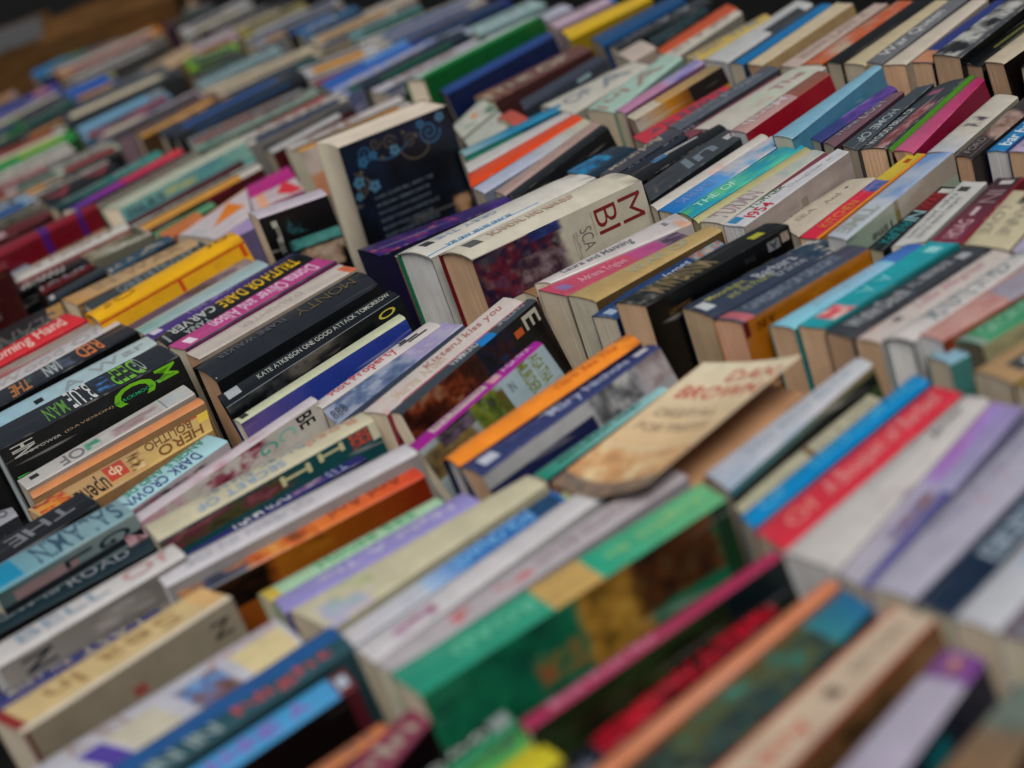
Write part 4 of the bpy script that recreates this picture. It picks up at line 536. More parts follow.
{'p':(-1.9759,0.9566),'y':-0.1948,'q':[-0.0635,-0.0183,-0.0703,0.0506,0.0635,-0.0523,0.0703,0.02],'h':-0.0011,'ln':0.0,'k':'pb','pg':'cr','c':'a8287c','cv':'8a1c60','vd':0.01,'l':'magenta and red paperback fallen flat with bold shapes,fourth row','r':'R','sd':[('band',0,1,0.5,1,'b4a8ac'),('tri',0.35,1,0.75,0.42,1,0.95,'c02c3c'),('band',0.12,0.3,0.5,1,'c89a80'),('tri',0.3,0.5,0.9,0.0,0.9,0.5,'a8187c')]},
{'p':(-1.8996,0.8485),'y':-0.0903,'q':[-0.0194,-0.0251,-0.0215,0.034,0.0194,-0.0311,0.0215,0.0221],'h':-0.0051,'ln':0.0,'k':'pb','pg':'cr','c':'9a8ab0','cv':'6a6080','vd':0.01,'l':'lilac paperback flat under the triangle one,fourth row','r':'R'},
{'p':(-1.7517,0.8592),'y':-0.6006,'q':[-0.0192,-0.0529,-0.0171,0.0407,0.0192,-0.0379,0.0171,0.0501],'h':0.0406,'ln':0.0,'k':'pb','pg':'cr','c':'b2aab4','cv':'0b0d10','vd':0.08,'l':'white paperback tall with black cover showing two pale letters,fourth row','r':'R','cd':[('txt','P',0.14,0.22,0.1,0.45,'a8a89c','c'),('txt','E',0.14,0.2,0.35,0.6,'8f8f88','c'),('pic',0.3,0.7,0.1,0.4,['0b0d10','3a7078','0b1418'],5),('pic',0.25,1,0.45,0.62,['4a8a84','2a5a68','5f9a94'],6),('pic',0.2,1,0.62,1,['9a8470','0b0d10','b0a090','14100c'],7)]},
{'p':(-1.5389,0.9207),'y':-0.4601,'q':[-0.0241,-0.0956,-0.0135,0.0842,0.0241,-0.0762,0.0135,0.0876],'h':0.0005,'ln':0.0,'k':'pb','pg':'navy','c':'3a2050','cv':'1c1838','vd':0.01,'l':'purple paperback with orange swirls and navy end,fourth row','r':'R','sd':[('pic',0,0.75,0,1,['3a2058','6a2468','20184c','a86a3c','2a2068'],13),('pic',0.6,1,0,1,['3c2868','4a3078','2c2050'],6)]},
{'p':(-1.5217,0.924),'y':-0.4671,'q':[-0.0118,-0.0789,-0.0132,0.0723,0.0118,-0.0693,0.0132,0.0759],'h':-0.0072,'ln':0.0,'k':'pb','pg':'cr','c':'a89a8c','cv':'7a6c60','vd':0.01,'l':'cream paperback low behind the white hardbacks,fourth row','r':'R'},
{'p':(-1.4195,0.9235),'y':-0.2576,'q':[-0.029,-0.1128,-0.0247,0.0929,0.029,-0.0937,0.0247,0.1136],'h':0.0216,'ln':0.0,'k':'hb','pg':'wh','c':'bcbab4','cv':'b0aea8','vd':0.01,'l':'white hardback thick with fine blue title and green boards,fourth row','r':'R','sd':[('ptx',0.14,0.5,0.42,0.58,'98a4b8'),('ptx',0.12,0.5,0.84,0.92,'4c8ab0'),('band',0,0.66,0.9,0.925,'3a84b0'),('band',0.06,0.12,0.35,0.6,'3a3c40')],'b':0.005,'bd':'1f6a50'},
{'p':(-1.3465,0.9248),'y':-0.2582,'q':[-0.0267,-0.1098,-0.0307,0.0936,0.0267,-0.0926,0.0307,0.1089],'h':0.0267,'ln':0.0,'k':'hb','pg':'tan','c':'bab5a8','cv':'b4aea0','vd':0.054,'l':'ivory hardback thick with red capitals and carved picture jacket,fourth row','r':'R','sd':[('band',0.06,0.14,0.4,0.7,'5a5c5c'),('txt','SCANDAL AND MAKEUP',0.2,0.7,0.45,0.65,'b09a8a',1)],'cd':[('pic',0,0.52,0.02,1,['4a1c34','2c1830','6a2030','241a3c','5a3a54'],14),('pic',0.2,0.5,0.35,1,['4a3040','6a5a5c','3a2838','84707a'],13),('pic',0.3,0.52,0,0.2,['26346a','3c4c80','2c2450'],5),('txt','M',0.84,0.97,0.14,0.62,'7a2428','c',0.001),('txt','BI',0.695,0.82,0.14,0.62,'7a2428','c',0.001),('txt','SCA',0.59,0.66,0.36,0.78,'7a706a','c',0.001),('ptx',0.545,0.575,0.36,0.95,'9a948c'),('band',0.675,0.68,0.15,0.6,'9a8a84')],'b':0.006,'bd':'6a1a24'},
{'p':(-1.3201,0.8764),'y':-0.0784,'q':[-0.0142,-0.0104,-0.013,0.0129,0.0142,-0.0123,0.013,0.0099],'h':-0.0307,'ln':0.0,'k':'pb','pg':'cr','c':'8a6a4c','cv':'6a4c34','vd':0.01,'l':'brown paperback small scrap of one behind the ivory hardback,fourth row','r':'R'},
{'p':(-1.2308,0.9171),'y':-0.3031,'q':[-0.0075,-0.0865,-0.0219,0.0819,0.0075,-0.0751,0.0219,0.0796],'h':0.003,'ln':0.0,'k':'pb','pg':'cr','c':'b9b4b4','cv':'aaa4a2','vd':0.01,'l':'white paperback with grey script on its spine,beside pink,fourth row','r':'R','sd':[('txt','Laura and Manning',0.14,0.64,0.25,0.8,'6f7078',1,0.25),('band',0.86,0.9,0.3,0.6,'7a7a80'),('pic',0.88,1,0,1,['b9b4b4','c09a84','b0aeb0'],3)]},
{'p':(-1.206,0.8998),'y':-0.3545,'q':[-0.0212,-0.0799,-0.0142,0.0705,0.0212,-0.0658,0.0142,0.0752],'h':0.0009,'ln':0.0,'k':'pb','pg':'cr','c':'b44e68','cv':'8f8a84','vd':0.01,'l':'rose pink paperback with pale script and lilac end,fourth row','r':'R','sd':[('txt','Adriana Trigiani',0.2,0.56,0.3,0.8,'d09aa8',1,0.25),('band',0.06,0.13,0.3,0.7,'8a70a4'),('grad',0.6,0.84,'b05080','a04c84'),('pic',0.82,1,0,1,['4a3c50','7a6a80','3a3444'],4)]},
{'p':(-1.1663,0.9054),'y':-0.1963,'q':[-0.0216,-0.0829,-0.0129,0.0797,0.0216,-0.0754,0.0129,0.0786],'h':0.0026,'ln':0.0,'k':'pb','pg':'cr','c':'ac9668','cv':'5a4828','vd':0.01,'l':'gold paperback with paler smudges,beside blue,fourth row','r':'R','sd':[('ptx',0.35,0.8,0.3,0.7,'9aa08c'),('pic',0.6,0.8,0.2,0.8,['ac9668','9aa890','ac9668'],4)]},
{'p':(-1.139,0.8939),'y':0.0005,'q':[-0.0161,-0.08,-0.0218,0.0872,0.0161,-0.0773,0.0218,0.0701],'h':-0.0047,'ln':0.0,'k':'pb','pg':'cr','c':'2c4c78','cv':'16305c','vd':0.01,'l':'blue paperback with white capitals and orange picture tip,fourth row','r':'R','sd':[('txt','Charlotte James',0.1,0.72,0.4,0.85,'a4b0c4',1),('band',0.03,0.09,0.3,0.7,'9aa8bc'),('pic',0.74,1,0,0.85,['3a7a94','b8a08c','6a9aac','b0704c','a8a4a0'],8)]},
{'p':(-1.0753,0.8951),'y':-0.1757,'q':[-0.0181,-0.0896,-0.0138,0.0803,0.0181,-0.0792,0.0138,0.0885],'h':0.0174,'ln':0.0,'k':'pb','pg':'tan','c':'1d1f20','cv':'08090a','vd':0.022,'l':'black paperback thick with gold title and barcode,fourth row','r':'R','sd':[('pic',0.0,0.13,0.1,0.95,['6f706c','2a2c2c','8f8c84','1d1f20'],9),('txt','MWBNNM',0.14,0.52,0.08,0.92,'85775a',1),('pic',0.14,0.52,0.1,0.9,['2a2820','4a4230','1d1f20'],14),('band',0.8,0.88,0.45,0.75,'a0a034')],'cd':[('band',0.93,0.985,0.12,0.52,'8c8076'),('pic',0.935,0.98,0.14,0.5,['9a8a84','5c2c30','a09a94'],13),('band',0.83,0.915,0.2,0.6,'77797c'),('ptx',0.845,0.9,0.25,0.55,'3a3c40'),('txt','NO',0.12,0.28,0.62,0.85,'6a5430','c'),('ptx',0.66,0.74,0.35,0.55,'34363a')],'b':0.001},
{'p':(-1.0239,0.9143),'y':-0.2061,'q':[-0.0235,-0.0764,-0.0204,0.0693,0.0235,-0.0731,0.0204,0.0803],'h':0.0005,'ln':0.0,'k':'pb','pg':'tan','c':'3c4658','cv':'243850','vd':0.01,'l':'blue grey paperback with olive and white title and a child picture,fourth row','r':'R','sd':[('band',0.03,0.1,0.3,0.7,'b4b8bc'),('txt','Moonlight',0.12,0.4,0.2,0.5,'98995c',1),('txt','and the Pearls',0.2,0.52,0.5,0.75,'8c8d64',1),('txt','Barbara',0.46,0.74,0.25,0.6,'a4a8b0',1),('txt','Erskine',0.52,0.74,0.62,0.88,'8c9098',1),('pic',0.76,1,0,1,['2c4458','a09c90','3a4c60','c0bab0','2c3c50'],9)]},
{'p':(-0.9722,0.898),'y':-0.1586,'q':[-0.0153,-0.0775,-0.0132,0.0705,0.0153,-0.0694,0.0132,0.0765],'h':0.0083,'ln':0.0,'k':'pb','pg':'pink','c':'465060','cv':'a0661a','vd':0.014,'l':'slate blue paperback with pale title and orange front,fourth row','r':'R','sd':[('txt','GARDENS OF DELIGHT',0.14,0.85,0.3,0.75,'7f8898',1),('band',0.02,0.1,0.0,1,'a8646c'),('band',0.84,1,0,1,'4a4c5c')],'cd':[('band',0,0.04,0,1,'5c141c'),('pic',0.04,1,0,1,['9c6418','a8701c','8a5010','b07a24'],6),('ptx',0.1,0.16,0.35,0.9,'5c3810'),('ptx',0.18,0.23,0.4,0.9,'5c3810')]},
{'p':(-0.9315,0.9229),'y':-0.1293,'q':[-0.0135,-0.0819,-0.0112,0.0762,0.0135,-0.0761,0.0112,0.0818],'h':-0.0016,'ln':0.0,'k':'pb','pg':'tan','c':'7fb4c4','cv':'2c8a8c','vd':0.01,'l':'light sky blue paperback with violet blue far end,fourth row','r':'R','sd':[('grad',0,0.75,'7fb8c8','8ab0c8'),('ptx',0.25,0.7,0.3,0.65,'9fb4c4'),('grad',0.78,1,'4a78b4','3f68a8')]},
{'p':(-0.9018,0.9268),'y':-0.1025,'q':[-0.0144,-0.0823,-0.0157,0.0764,0.0144,-0.0764,0.0157,0.0823],'h':0.0022,'ln':0.0,'k':'pb','pg':'tan','c':'2496a0','cv':'1a6c70','vd':0.01,'l':'turquoise paperback with red and white flower picture near its foot,fourth row','r':'R','sd':[('pic',0.08,0.26,0.1,0.95,['b82c50','d0a09c','c03c54','c8c0b8'],6),('ptx',0.38,0.6,0.2,0.65,'6fb8c0'),('band',0.88,0.95,0.3,0.7,'8fc4c8'),('band',0,1,0.9,1,'1a6c70')]},
{'p':(-0.8709,0.9265),'y':-0.1193,'q':[-0.0161,-0.0815,-0.0138,0.0783,0.0161,-0.0805,0.0138,0.0837],'h':-0.0008,'ln':0.0,'k':'pb','pg':'tan','c':'42464c','cv':'2c2c30','vd':0.01,'l':'charcoal paperback with white serif title,beside turquoise,fourth row','r':'R','sd':[('txt','Within Death',0.09,0.48,0.2,0.75,'a0a4a8',1),('txt','A.L. BERRIDGE',0.52,0.82,0.25,0.6,'9a9ea4',1),('band',0.86,0.93,0.35,0.7,'9a9ca0'),('band',0,1,0.88,1,'34343c')]},
{'p':(-0.8342,0.917),'y':-0.1083,'q':[-0.0123,-0.0805,-0.0129,0.0802,0.0123,-0.0772,0.0129,0.0775],'h':0.0045,'ln':0.0,'k':'pb','pg':'tan','c':'b8b0ac','cv':'a8a09c','vd':0.01,'l':'white paperback with rose script over grey capitals,fourth row','r':'R','sd':[('txt','Lillie Magnus',0.36,0.86,0.2,0.7,'b08a90',1,0.25),('pic',0,0.2,0.0,0.9,['b8b0ac','c0a498','b8b0ac'],4),('band',0.2,0.25,0.3,0.6,'6a6a6c')]},
{'p':(-0.8101,0.9236),'y':-0.0893,'q':[-0.0134,-0.0835,-0.0092,0.0718,0.0134,-0.0749,0.0092,0.0866],'h':0.0059,'ln':0.0,'k':'hb','pg':'wh','c':'b6b3b2','cv':'a4a2a2','vd':0.01,'l':'white hardback with tall grey capitals,hardback,fourth row','r':'R','sd':[('txt','MINUTE IN HEAVEN',0.2,0.98,0.35,0.9,'7a8288',1)],'bd':'7a8484'},
{'p':(-0.7841,0.9284),'y':-0.1641,'q':[-0.014,-0.0756,-0.0183,0.0781,0.014,-0.0727,0.0183,0.0702],'h':0.005,'ln':8,'k':'pb','pg':'wh','c':'a88480','cv':'7c3418','vd':0.01,'l':'dusty pink paperback with lilac panel and rust front,fourth row','r':'R','sd':[('pic',0,0.5,0,1,['b08a84','a87c78','b89a94'],5),('band',0.5,0.8,0.2,1,'94909c')],'cd':[('pic',0,0.4,0,1,['7c3418','8f5438','2a1410','94502c'],9)]},
{'p':(-0.7783,0.8622),'y':-0.2556,'q':[-0.0132,-0.018,-0.014,0.0158,0.0132,-0.0159,0.014,0.0181],'h':-0.0075,'ln':0.0,'k':'pb','pg':'cr','c':'7fa0b0','cv':'4a7c78','vd':0.01,'l':'pale blue paperback short,sunk before the rust one,fourth row','r':'R'},
{'p':(-0.751,0.9274),'y':-0.188,'q':[-0.0128,-0.0697,-0.0148,0.0702,0.0128,-0.0653,0.0148,0.0648],'h':0.003,'ln':10,'k':'pb','pg':'dk','c':'3f8a68','cv':'8f8c70','vd':0.012,'l':'sea green paperback with pale lettering and cream front,fourth row','r':'R','sd':[('txt','GEORGIA',0.1,0.6,0.25,0.75,'7fb094',1),('band',0,0.06,0,1,'7a9084')],'cd':[('pic',0,1,0,1,['8f8a6c','9a9678','7c785c'],6)]},
{'p':(-0.7087,0.8918),'y':-0.1632,'q':[-0.0196,-0.0648,-0.0169,0.0674,0.0196,-0.0641,0.0169,0.0615],'h':-0.0005,'ln':0.0,'k':'pb','pg':'cr','c':'a58a68','cv':'7a6244','vd':0.01,'l':'tan paperback thick with dark emblem and white spot,fourth row','r':'R','sd':[('band',0.12,0.45,0.45,0.9,'45484c'),('band',0.2,0.28,0.6,0.78,'b8b8b4')]},
{'p':(-0.6726,0.8809),'y':-0.1396,'q':[-0.0166,-0.0605,-0.0149,0.0619,0.0166,-0.0595,0.0149,0.0581],'h':0.0005,'ln':0.0,'k':'pb','pg':'cr','c':'8a7428','cv':'6a561c','vd':0.05,'l':'mustard paperback at the right edge,fourth row','r':'R'},
{'p':(-2.9487,0.9631),'y':-0.2704,'q':[-0.0241,-0.0897,-0.0201,0.0878,0.0241,-0.0872,0.0201,0.0891],'h':0.0008,'ln':0.0,'k':'pb','pg':'cr','c':'7a1a20','cv':'4a1014','vd':0.01,'l':'dark red paperback thin beside white,far left,fifth row','r':'S'},
{'p':(-2.9161,0.9592),'y':-0.0565,'q':[-0.0268,-0.0965,-0.0354,0.1053,0.0268,-0.1026,0.0354,0.0938],'h':0.0011,'ln':0.0,'k':'pb','pg':'cr','c':'b0aeaa','cv':'7a7874','vd':0.01,'l':'white paperback thin beside green,far left,fifth row','r':'S','sd':[('band',0,1,0.32014643587087216,0.5201464358708722,'1c1a1c'),('band',0.023670814547445795,0.8797061024285214,0.5201464358708722,1,'b4ac98'),('ptx',0.15,0.5039875579824165,0.08,0.27014643587087217,'b0aca6')],'t':1},
{'p':(-2.8715,0.9493),'y':-0.0956,'q':[-0.0206,-0.1057,-0.0192,0.1127,0.0206,-0.1119,0.0192,0.1049],'h':-0.0005,'ln':0.0,'k':'pb','pg':'cr','c':'138038','cv':'0c4a20','vd':0.01,'l':'green paperback with lime lower half,far left,fifth row','r':'S','sd':[('band',0.5,0.9,0.5,1,'7a9a28')]},
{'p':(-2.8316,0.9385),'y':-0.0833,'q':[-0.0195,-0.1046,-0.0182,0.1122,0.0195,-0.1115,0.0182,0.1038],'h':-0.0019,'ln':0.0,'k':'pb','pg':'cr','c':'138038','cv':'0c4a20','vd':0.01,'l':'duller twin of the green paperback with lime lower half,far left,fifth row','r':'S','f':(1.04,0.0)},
{'p':(-2.7913,0.91),'y':-0.1039,'q':[-0.0195,-0.0984,-0.0199,0.1042,0.0195,-0.1039,0.0199,0.0981],'h':0.0012,'ln':0.0,'k':'pb','pg':'cr','c':'a4a29c','cv':'6c6a66','vd':0.01,'l':'pale grey paperback with dark letters,far left,fifth row','r':'S','t':1},
{'p':(-2.7516,0.9001),'y':-0.108,'q':[-0.0185,-0.0981,-0.019,0.1039,0.0185,-0.1036,0.019,0.0977],'h':-0.0024,'ln':0.0,'k':'pb','pg':'cr','c':'a4a29c','cv':'6c6a66','vd':0.01,'l':'duller twin of the pale grey paperback with dark letters,far left,fifth row','r':'S','f':(1.08,0.0),'t':1},
{'p':(-2.6425,0.9229),'y':-0.15,'q':[-0.0298,-0.0896,-0.0337,0.0952,0.0298,-0.0942,0.0337,0.0886],'h':0.0015,'ln':0.0,'k':'pb','pg':'cr','c':'a08c8a','cv':'6a5a58','vd':0.01,'l':'dusty rose paperback beside a mint one,far left,fifth row','r':'S','sd':[('band',0,1,0.4100993669771906,0.6100993669771906,'1c1a1c'),('band',0.0978887550377544,0.8706805794515282,0.6100993669771906,1,'1c5c4c'),('ptx',0.15,0.8659179361335969,0.08,0.36009936697719064,'5a585c')],'t':1},
{'p':(-2.6187,0.968),'y':-0.167,'q':[-0.033,-0.0549,-0.0335,0.0595,0.033,-0.0583,0.0335,0.0537],'h':0.0015,'ln':0.0,'k':'pb','pg':'cr','c':'9fac9c','cv':'6a7468','vd':0.01,'l':'pale mint paperback short,far left,fifth row','r':'S','sd':[('band',0,1,0.5440536976095549,0.7440536976095549,'0c0d10'),('band',0.1137296402921467,0.9355894304899038,0.7440536976095549,1,'8a2c34'),('ptx',0.15,0.8641690163075058,0.08,0.4940536976095549,'5a585c')],'t':1},
{'p':(-2.8411,1.1507),'y':-0.0206,'q':[-0.0261,-0.0825,-0.0229,0.0964,0.0261,-0.0978,0.0229,0.0839],'h':0.0001,'ln':0.0,'k':'pb','pg':'cr','c':'6f9ab4','cv':'4a6478','vd':0.01,'l':'powder blue paperback with grey print at its far end,fifth row','r':'S','sd':[('pic',0.8,1,0,1,['6f7a84','8f989c','5a646c'],7)]},
{'p':(-2.7914,1.1357),'y':0.0137,'q':[-0.0248,-0.083,-0.0217,0.0986,0.0248,-0.1001,0.0217,0.0845],'h':-0.0029,'ln':0.0,'k':'pb','pg':'cr','c':'6f9ab4','cv':'4a6478','vd':0.01,'l':'duller twin of the powder blue paperback with grey print at its far end,fifth row','r':'S','f':(1.02,0.0),'sd':[('band',0,1,0.39213635304655986,0.5921363530465599,'1c1a1c'),('band',0.04712645896403529,0.9665215861060896,0.5921363530465599,1,'8a2c34'),('ptx',0.15,0.7067982821914642,0.08,0.34213635304655987,'5a585c')]},
{'p':(-2.7507,1.1061),'y':-0.1733,'q':[-0.0368,-0.0463,-0.0316,0.0525,0.0368,-0.0521,0.0316,0.046],'h':-0.0011,'ln':0.0,'k':'pb','pg':'cr','c':'845468','cv':'54343f','vd':0.01,'l':'mauve paperback short,beside powder blue,fifth row','r':'S','sd':[('band',0,1,0.5828100892308884,0.7828100892308885,'14161a'),('band',0.0906676452409519,0.8777807238389855,0.7828100892308885,1,'b4ac98'),('ptx',0.15,0.7853185237011053,0.08,0.5328100892308884,'2c2e34')],'t':1},
{'p':(-2.6745,1.1308),'y':0.0397,'q':[-0.0317,-0.0955,-0.0346,0.1162,0.0317,-0.1116,0.0346,0.0909],'h':0.0011,'ln':0.0,'k':'pb','pg':'cr','c':'a89ca4','cv':'7a6870','vd':0.01,'l':'lilac white paperback with rosy spine,beside brown,fifth row','r':'S','sd':[('band',0,1,0.3298351746099363,0.5298351746099363,'1c1a1c'),('band',0.007189241187540097,0.9726769777011747,0.5298351746099363,1,'22262c'),('ptx',0.15,0.595434038012779,0.08,0.2798351746099363,'8a7068')],'t':1},
{'p':(-2.604,1.1461),'y':0.0707,'q':[-0.0302,-0.0743,-0.0327,0.101,0.0302,-0.0966,0.0327,0.07],'h':0.0014,'ln':0.0,'k':'pb','pg':'cr','c':'7a5434','cv':'4a3018','vd':0.01,'l':'brown paperback beside slate,fifth row','r':'S','sd':[('band',0,1,0.4681637755569457,0.6681637755569457,'14161a'),('band',0.02151477008531031,0.9061405107817962,0.6681637755569457,1,'b88a40'),('ptx',0.15,0.5214636768348313,0.08,0.4181637755569457,'5a585c')],'t':1},
{'p':(-2.5377,1.2124),'y':0.0027,'q':[-0.0361,-0.1292,-0.0312,0.148,0.0361,-0.1462,0.0312,0.1275],'h':-0.0001,'ln':0.0,'k':'hb','pg':'cr','c':'343e50','cv':'1c222c','vd':0.01,'l':'slate blue hardback glossy,with cream page end,fifth row','r':'S','sd':[('band',0,1,0.63061682718407,0.8306168271840699,'14161a'),('band',0.13622251122356505,0.8446176048362368,0.8306168271840699,1,'2c5c94'),('ptx',0.15,0.5335108517786784,0.08,0.5806168271840699,'8a7068')]},
{'p':(-2.4438,1.1831),'y':-0.0078,'q':[-0.0283,-0.1235,-0.0358,0.1433,0.0283,-0.1365,0.0358,0.1167],'h':0.0066,'ln':14,'k':'hb','pg':'cr','c':'1a1e26','cv':'0e1014','vd':0.01,'l':'black hardback glossy with sloping front,fifth row','r':'S','sd':[('band',0,1,0.5872086638512113,0.7872086638512112,'0c0d10'),('band',0.14029791299223524,0.8751738687668715,0.7872086638512112,1,'1c3c5c'),('ptx',0.15,0.6159208456673178,0.08,0.5372086638512112,'2c2e34')]},
{'p':(-2.3749,1.1545),'y':-0.2203,'q':[-0.027,-0.1002,-0.0304,0.1069,0.027,-0.1057,0.0304,0.099],'h':0.0007,'ln':0.0,'k':'pb','pg':'cr','c':'7c7e80','cv':'3c3e40','vd':0.01,'l':'mid grey paperback with white marks,fifth row','r':'S','sd':[('band',0,1,0.5786145246402307,0.7786145246402307,'14161a'),('band',0.027285080734971934,0.9662201037381773,0.7786145246402307,1,'8a2c34'),('ptx',0.15,0.8218012739161873,0.08,0.5286145246402306,'8a7068')],'t':1},
{'p':(-2.3365,1.1488),'y':-0.0801,'q':[-0.0267,-0.1095,-0.0276,0.1201,0.0267,-0.1178,0.0276,0.1072],'h':0.0007,'ln':0.0,'k':'pb','pg':'cr','c':'7c8a80','cv':'4c564e','vd':0.01,'l':'grey green paperback with teal foot,fifth row','r':'S','sd':[('pic',0,0.4,0.3,1,['7c8a80','2c6c60','7c8a80'],4)],'t':1},
{'p':(-2.2659,1.1438),'y':-0.0401,'q':[-0.0186,-0.09,-0.022,0.102,0.0186,-0.0989,0.022,0.0869],'h':-0.0011,'ln':0.0,'k':'pb','pg':'cr','c':'a04848','cv':'5c2828','vd':0.01,'l':'dull red paperback thin beside white,fifth row','r':'S'},
{'p':(-2.2381,1.1587),'y':-0.1616,'q':[-0.035,-0.089,-0.0277,0.0981,0.035,-0.0958,0.0277,0.0867],'h':0.0009,'ln':0.0,'k':'pb','pg':'cr','c':'b4b0aa','cv':'7c7874','vd':0.01,'l':'white paperback broad,before a black and red one,fifth row','r':'S','sd':[('band',0,1,0.6364365685586009,0.8364365685586008,'14161a'),('band',0.10349824284963396,0.9185253620044458,0.8364365685586008,1,'1c3c5c'),('ptx',0.15,0.7960640108005278,0.08,0.5864365685586008,'8a7068')],'t':1},
{'p':(-2.1514,1.1343),'y':0.0058,'q':[-0.0267,-0.0711,-0.025,0.0882,0.0267,-0.0862,0.025,0.0691],'h':0.0003,'ln':8,'k':'pb','pg':'cr','c':'16181c','cv':'4a141c','vd':0.01,'l':'black paperback with dark red front,fifth row','r':'S','sd':[('band',0,1,0.3221485092040119,0.5221485092040119,'0c0d10'),('band',0.00663311807266136,0.8404815035992836,0.5221485092040119,1,'b0b0b0'),('ptx',0.15,0.6960116591729446,0.08,0.2721485092040119,'8a7068')]},
{'p':(-2.0576,1.1475),'y':-0.2757,'q':[-0.0282,-0.0962,-0.0406,0.0948,0.0282,-0.0877,0.0406,0.0891],'h':0.0025,'ln':14,'k':'pb','pg':'cr','c':'b6b2b0','cv':'6a6058','vd':0.092,'l':'white paperback with yellow front behind the upright navy one,fifth row','r':'S','sd':[('band',0,1,0.5314365771868943,0.7314365771868943,'14161a'),('band',8.792642800163897e-05,0.8940373127170601,0.7314365771868943,1,'b88a40'),('ptx',0.15,0.6293033911751911,0.08,0.4814365771868943,'8a7068')],'cd':[('band',0,0.5,0,0.35,'a89c94'),('band',0.5,1,0,0.4,'b0a428'),('band',0,0.4,0.35,0.7,'a87c60'),('pic',0.3,1,0.5,1,['8a7aa0','6a5c78','a08a98'],4)]},
{'p':(-1.8299,1.2053),'y':0.4032,'q':[-0.0225,-0.0222,-0.0275,0.0785,0.0225,-0.0756,0.0275,0.0193],'h':-0.0043,'ln':0.0,'k':'pb','pg':'cr','c':'a4a8a0','cv':'84887c','vd':0.01,'l':'pale paperback flat with tiny orange flower and green leaves,fifth row','r':'S','sd':[('pic',0,1,0,1,['a4a8a0','b0b0a8','6f9078','a8a8a0','4a4c50'],8),('band',0.45,0.6,0.4,0.6,'c08028')]},
{'p':(-1.7608,1.1731),'y':0.2953,'q':[-0.0243,-0.0224,-0.0296,0.0724,0.0243,-0.0701,0.0296,0.0201],'h':-0.0066,'ln':0.0,'k':'pb','pg':'cr','c':'a4a8a0','cv':'84887c','vd':0.01,'l':'duller twin of the pale paperback flat with tiny orange flower and green leaves,fifth row','r':'S','f':(1.08,0.0)},
{'p':(-1.7309,1.1992),'y':0.1242,'q':[-0.0358,0.0045,-0.035,0.0302,0.0358,-0.0298,0.035,-0.005],'h':0.0009,'ln':0.0,'k':'pb','pg':'cr','c':'b0503c','cv':'9c4030','vd':0.01,'l':'salmon paperback end on,small block between slate and white,fifth row','r':'S'},
{'p':(-1.697,1.1676),'y':-0.2041,'q':[-0.0139,-0.0745,-0.0152,0.0802,0.0139,-0.0778,0.0152,0.0722],'h':0.0004,'ln':0.0,'k':'pb','pg':'cr','c':'1f7a9c','cv':'124a60','vd':0.01,'l':'teal blue paperback with cream lower edge,fifth row','r':'S','sd':[('grad',0,0.5,'7a9aa0','1f7a9c')]},
{'p':(-1.6911,1.1298),'y':-0.2067,'q':[-0.0101,-0.0398,-0.0111,0.0455,0.0101,-0.0454,0.0111,0.0396],'h':-0.0033,'ln':0.0,'k':'pb','pg':'cr','c':'1c6c54','cv':'0f4434','vd':0.01,'l':'green paperback thin beside white,fifth row','r':'S'},
{'p':(-1.6561,1.1447),'y':-0.0929,'q':[-0.0187,-0.0738,-0.0143,0.0867,0.0187,-0.0919,0.0143,0.0789],'h':-0.0015,'ln':0.0,'k':'pb','pg':'cr','c':'b4b2b2','cv':'8f8c8a','vd':0.01,'l':'white paperback slim before the orange stripe,fifth row','r':'S'},
{'p':(-1.6198,1.1249),'y':0.0111,'q':[-0.0227,-0.0783,-0.0168,0.1001,0.0227,-0.1087,0.0168,0.087],'h':-0.0011,'ln':0.0,'k':'pb','pg':'cr','c':'c84c14','cv':'9a3a10','vd':0.01,'l':'vivid orange paperback plain spine,fifth row','r':'S'},
{'p':(-1.5778,1.1063),'y':0.0661,'q':[-0.0168,-0.0933,-0.0173,0.1073,0.0168,-0.1039,0.0173,0.0899],'h':-0.0002,'ln':0.0,'k':'pb','pg':'cr','c':'a4aabc','cv':'7c8290','vd':0.01,'l':'pale lavender blue paperback beside vivid orange,fifth row','r':'S','sd':[('grad',0.4,1,'a4aabc','b4b09c')]},
{'p':(-1.545,1.1022),'y':0.1906,'q':[-0.0134,-0.0928,-0.0114,0.1042,0.0134,-0.1042,0.0114,0.0928],'h':0.0005,'ln':0.0,'k':'pb','pg':'cr','c':'a08a84','cv':'6a5854','vd':0.01,'l':'beige paperback with rosy foot,beside black,fifth row','r':'S'},
{'p':(-1.5141,1.0912),'y':0.2113,'q':[-0.0108,-0.0906,-0.0101,0.1033,0.0108,-0.1046,0.0101,0.092],'h':0.0031,'ln':14,'k':'pb','pg':'cr','c':'22262a','cv':'0f1214','vd':0.014,'l':'black paperback tall with dark printed front,fifth row','r':'S','cd':[('pic',0,0.8,0.1,1,['0f1214','22282c','0a0c0e'],9)]},
{'p':(-1.4491,1.1025),'y':0.003,'q':[-0.0301,-0.0312,-0.0229,0.038,0.0301,-0.0442,0.0229,0.0374],'h':0.0006,'ln':0.0,'k':'pb','pg':'cr','c':'1c3444','cv':'0c1620','vd':0.01,'l':'navy paperback with bright blue picture spine,fifth row','r':'S','sd':[('pic',0,0.7,0,0.7,['1a7aa8','0f3450','2a94b8'],5)]},
{'p':(-1.4133,1.1316),'y':0.0535,'q':[-0.0121,-0.0601,-0.0156,0.0638,0.0121,-0.0632,0.0156,0.0595],'h':0.0004,'ln':0.0,'k':'pb','pg':'cr','c':'4a4a54','cv':'2c2c34','vd':0.01,'l':'dark slate paperback with small pale title,behind the ivory hardback,fifth row','r':'S','t':1},
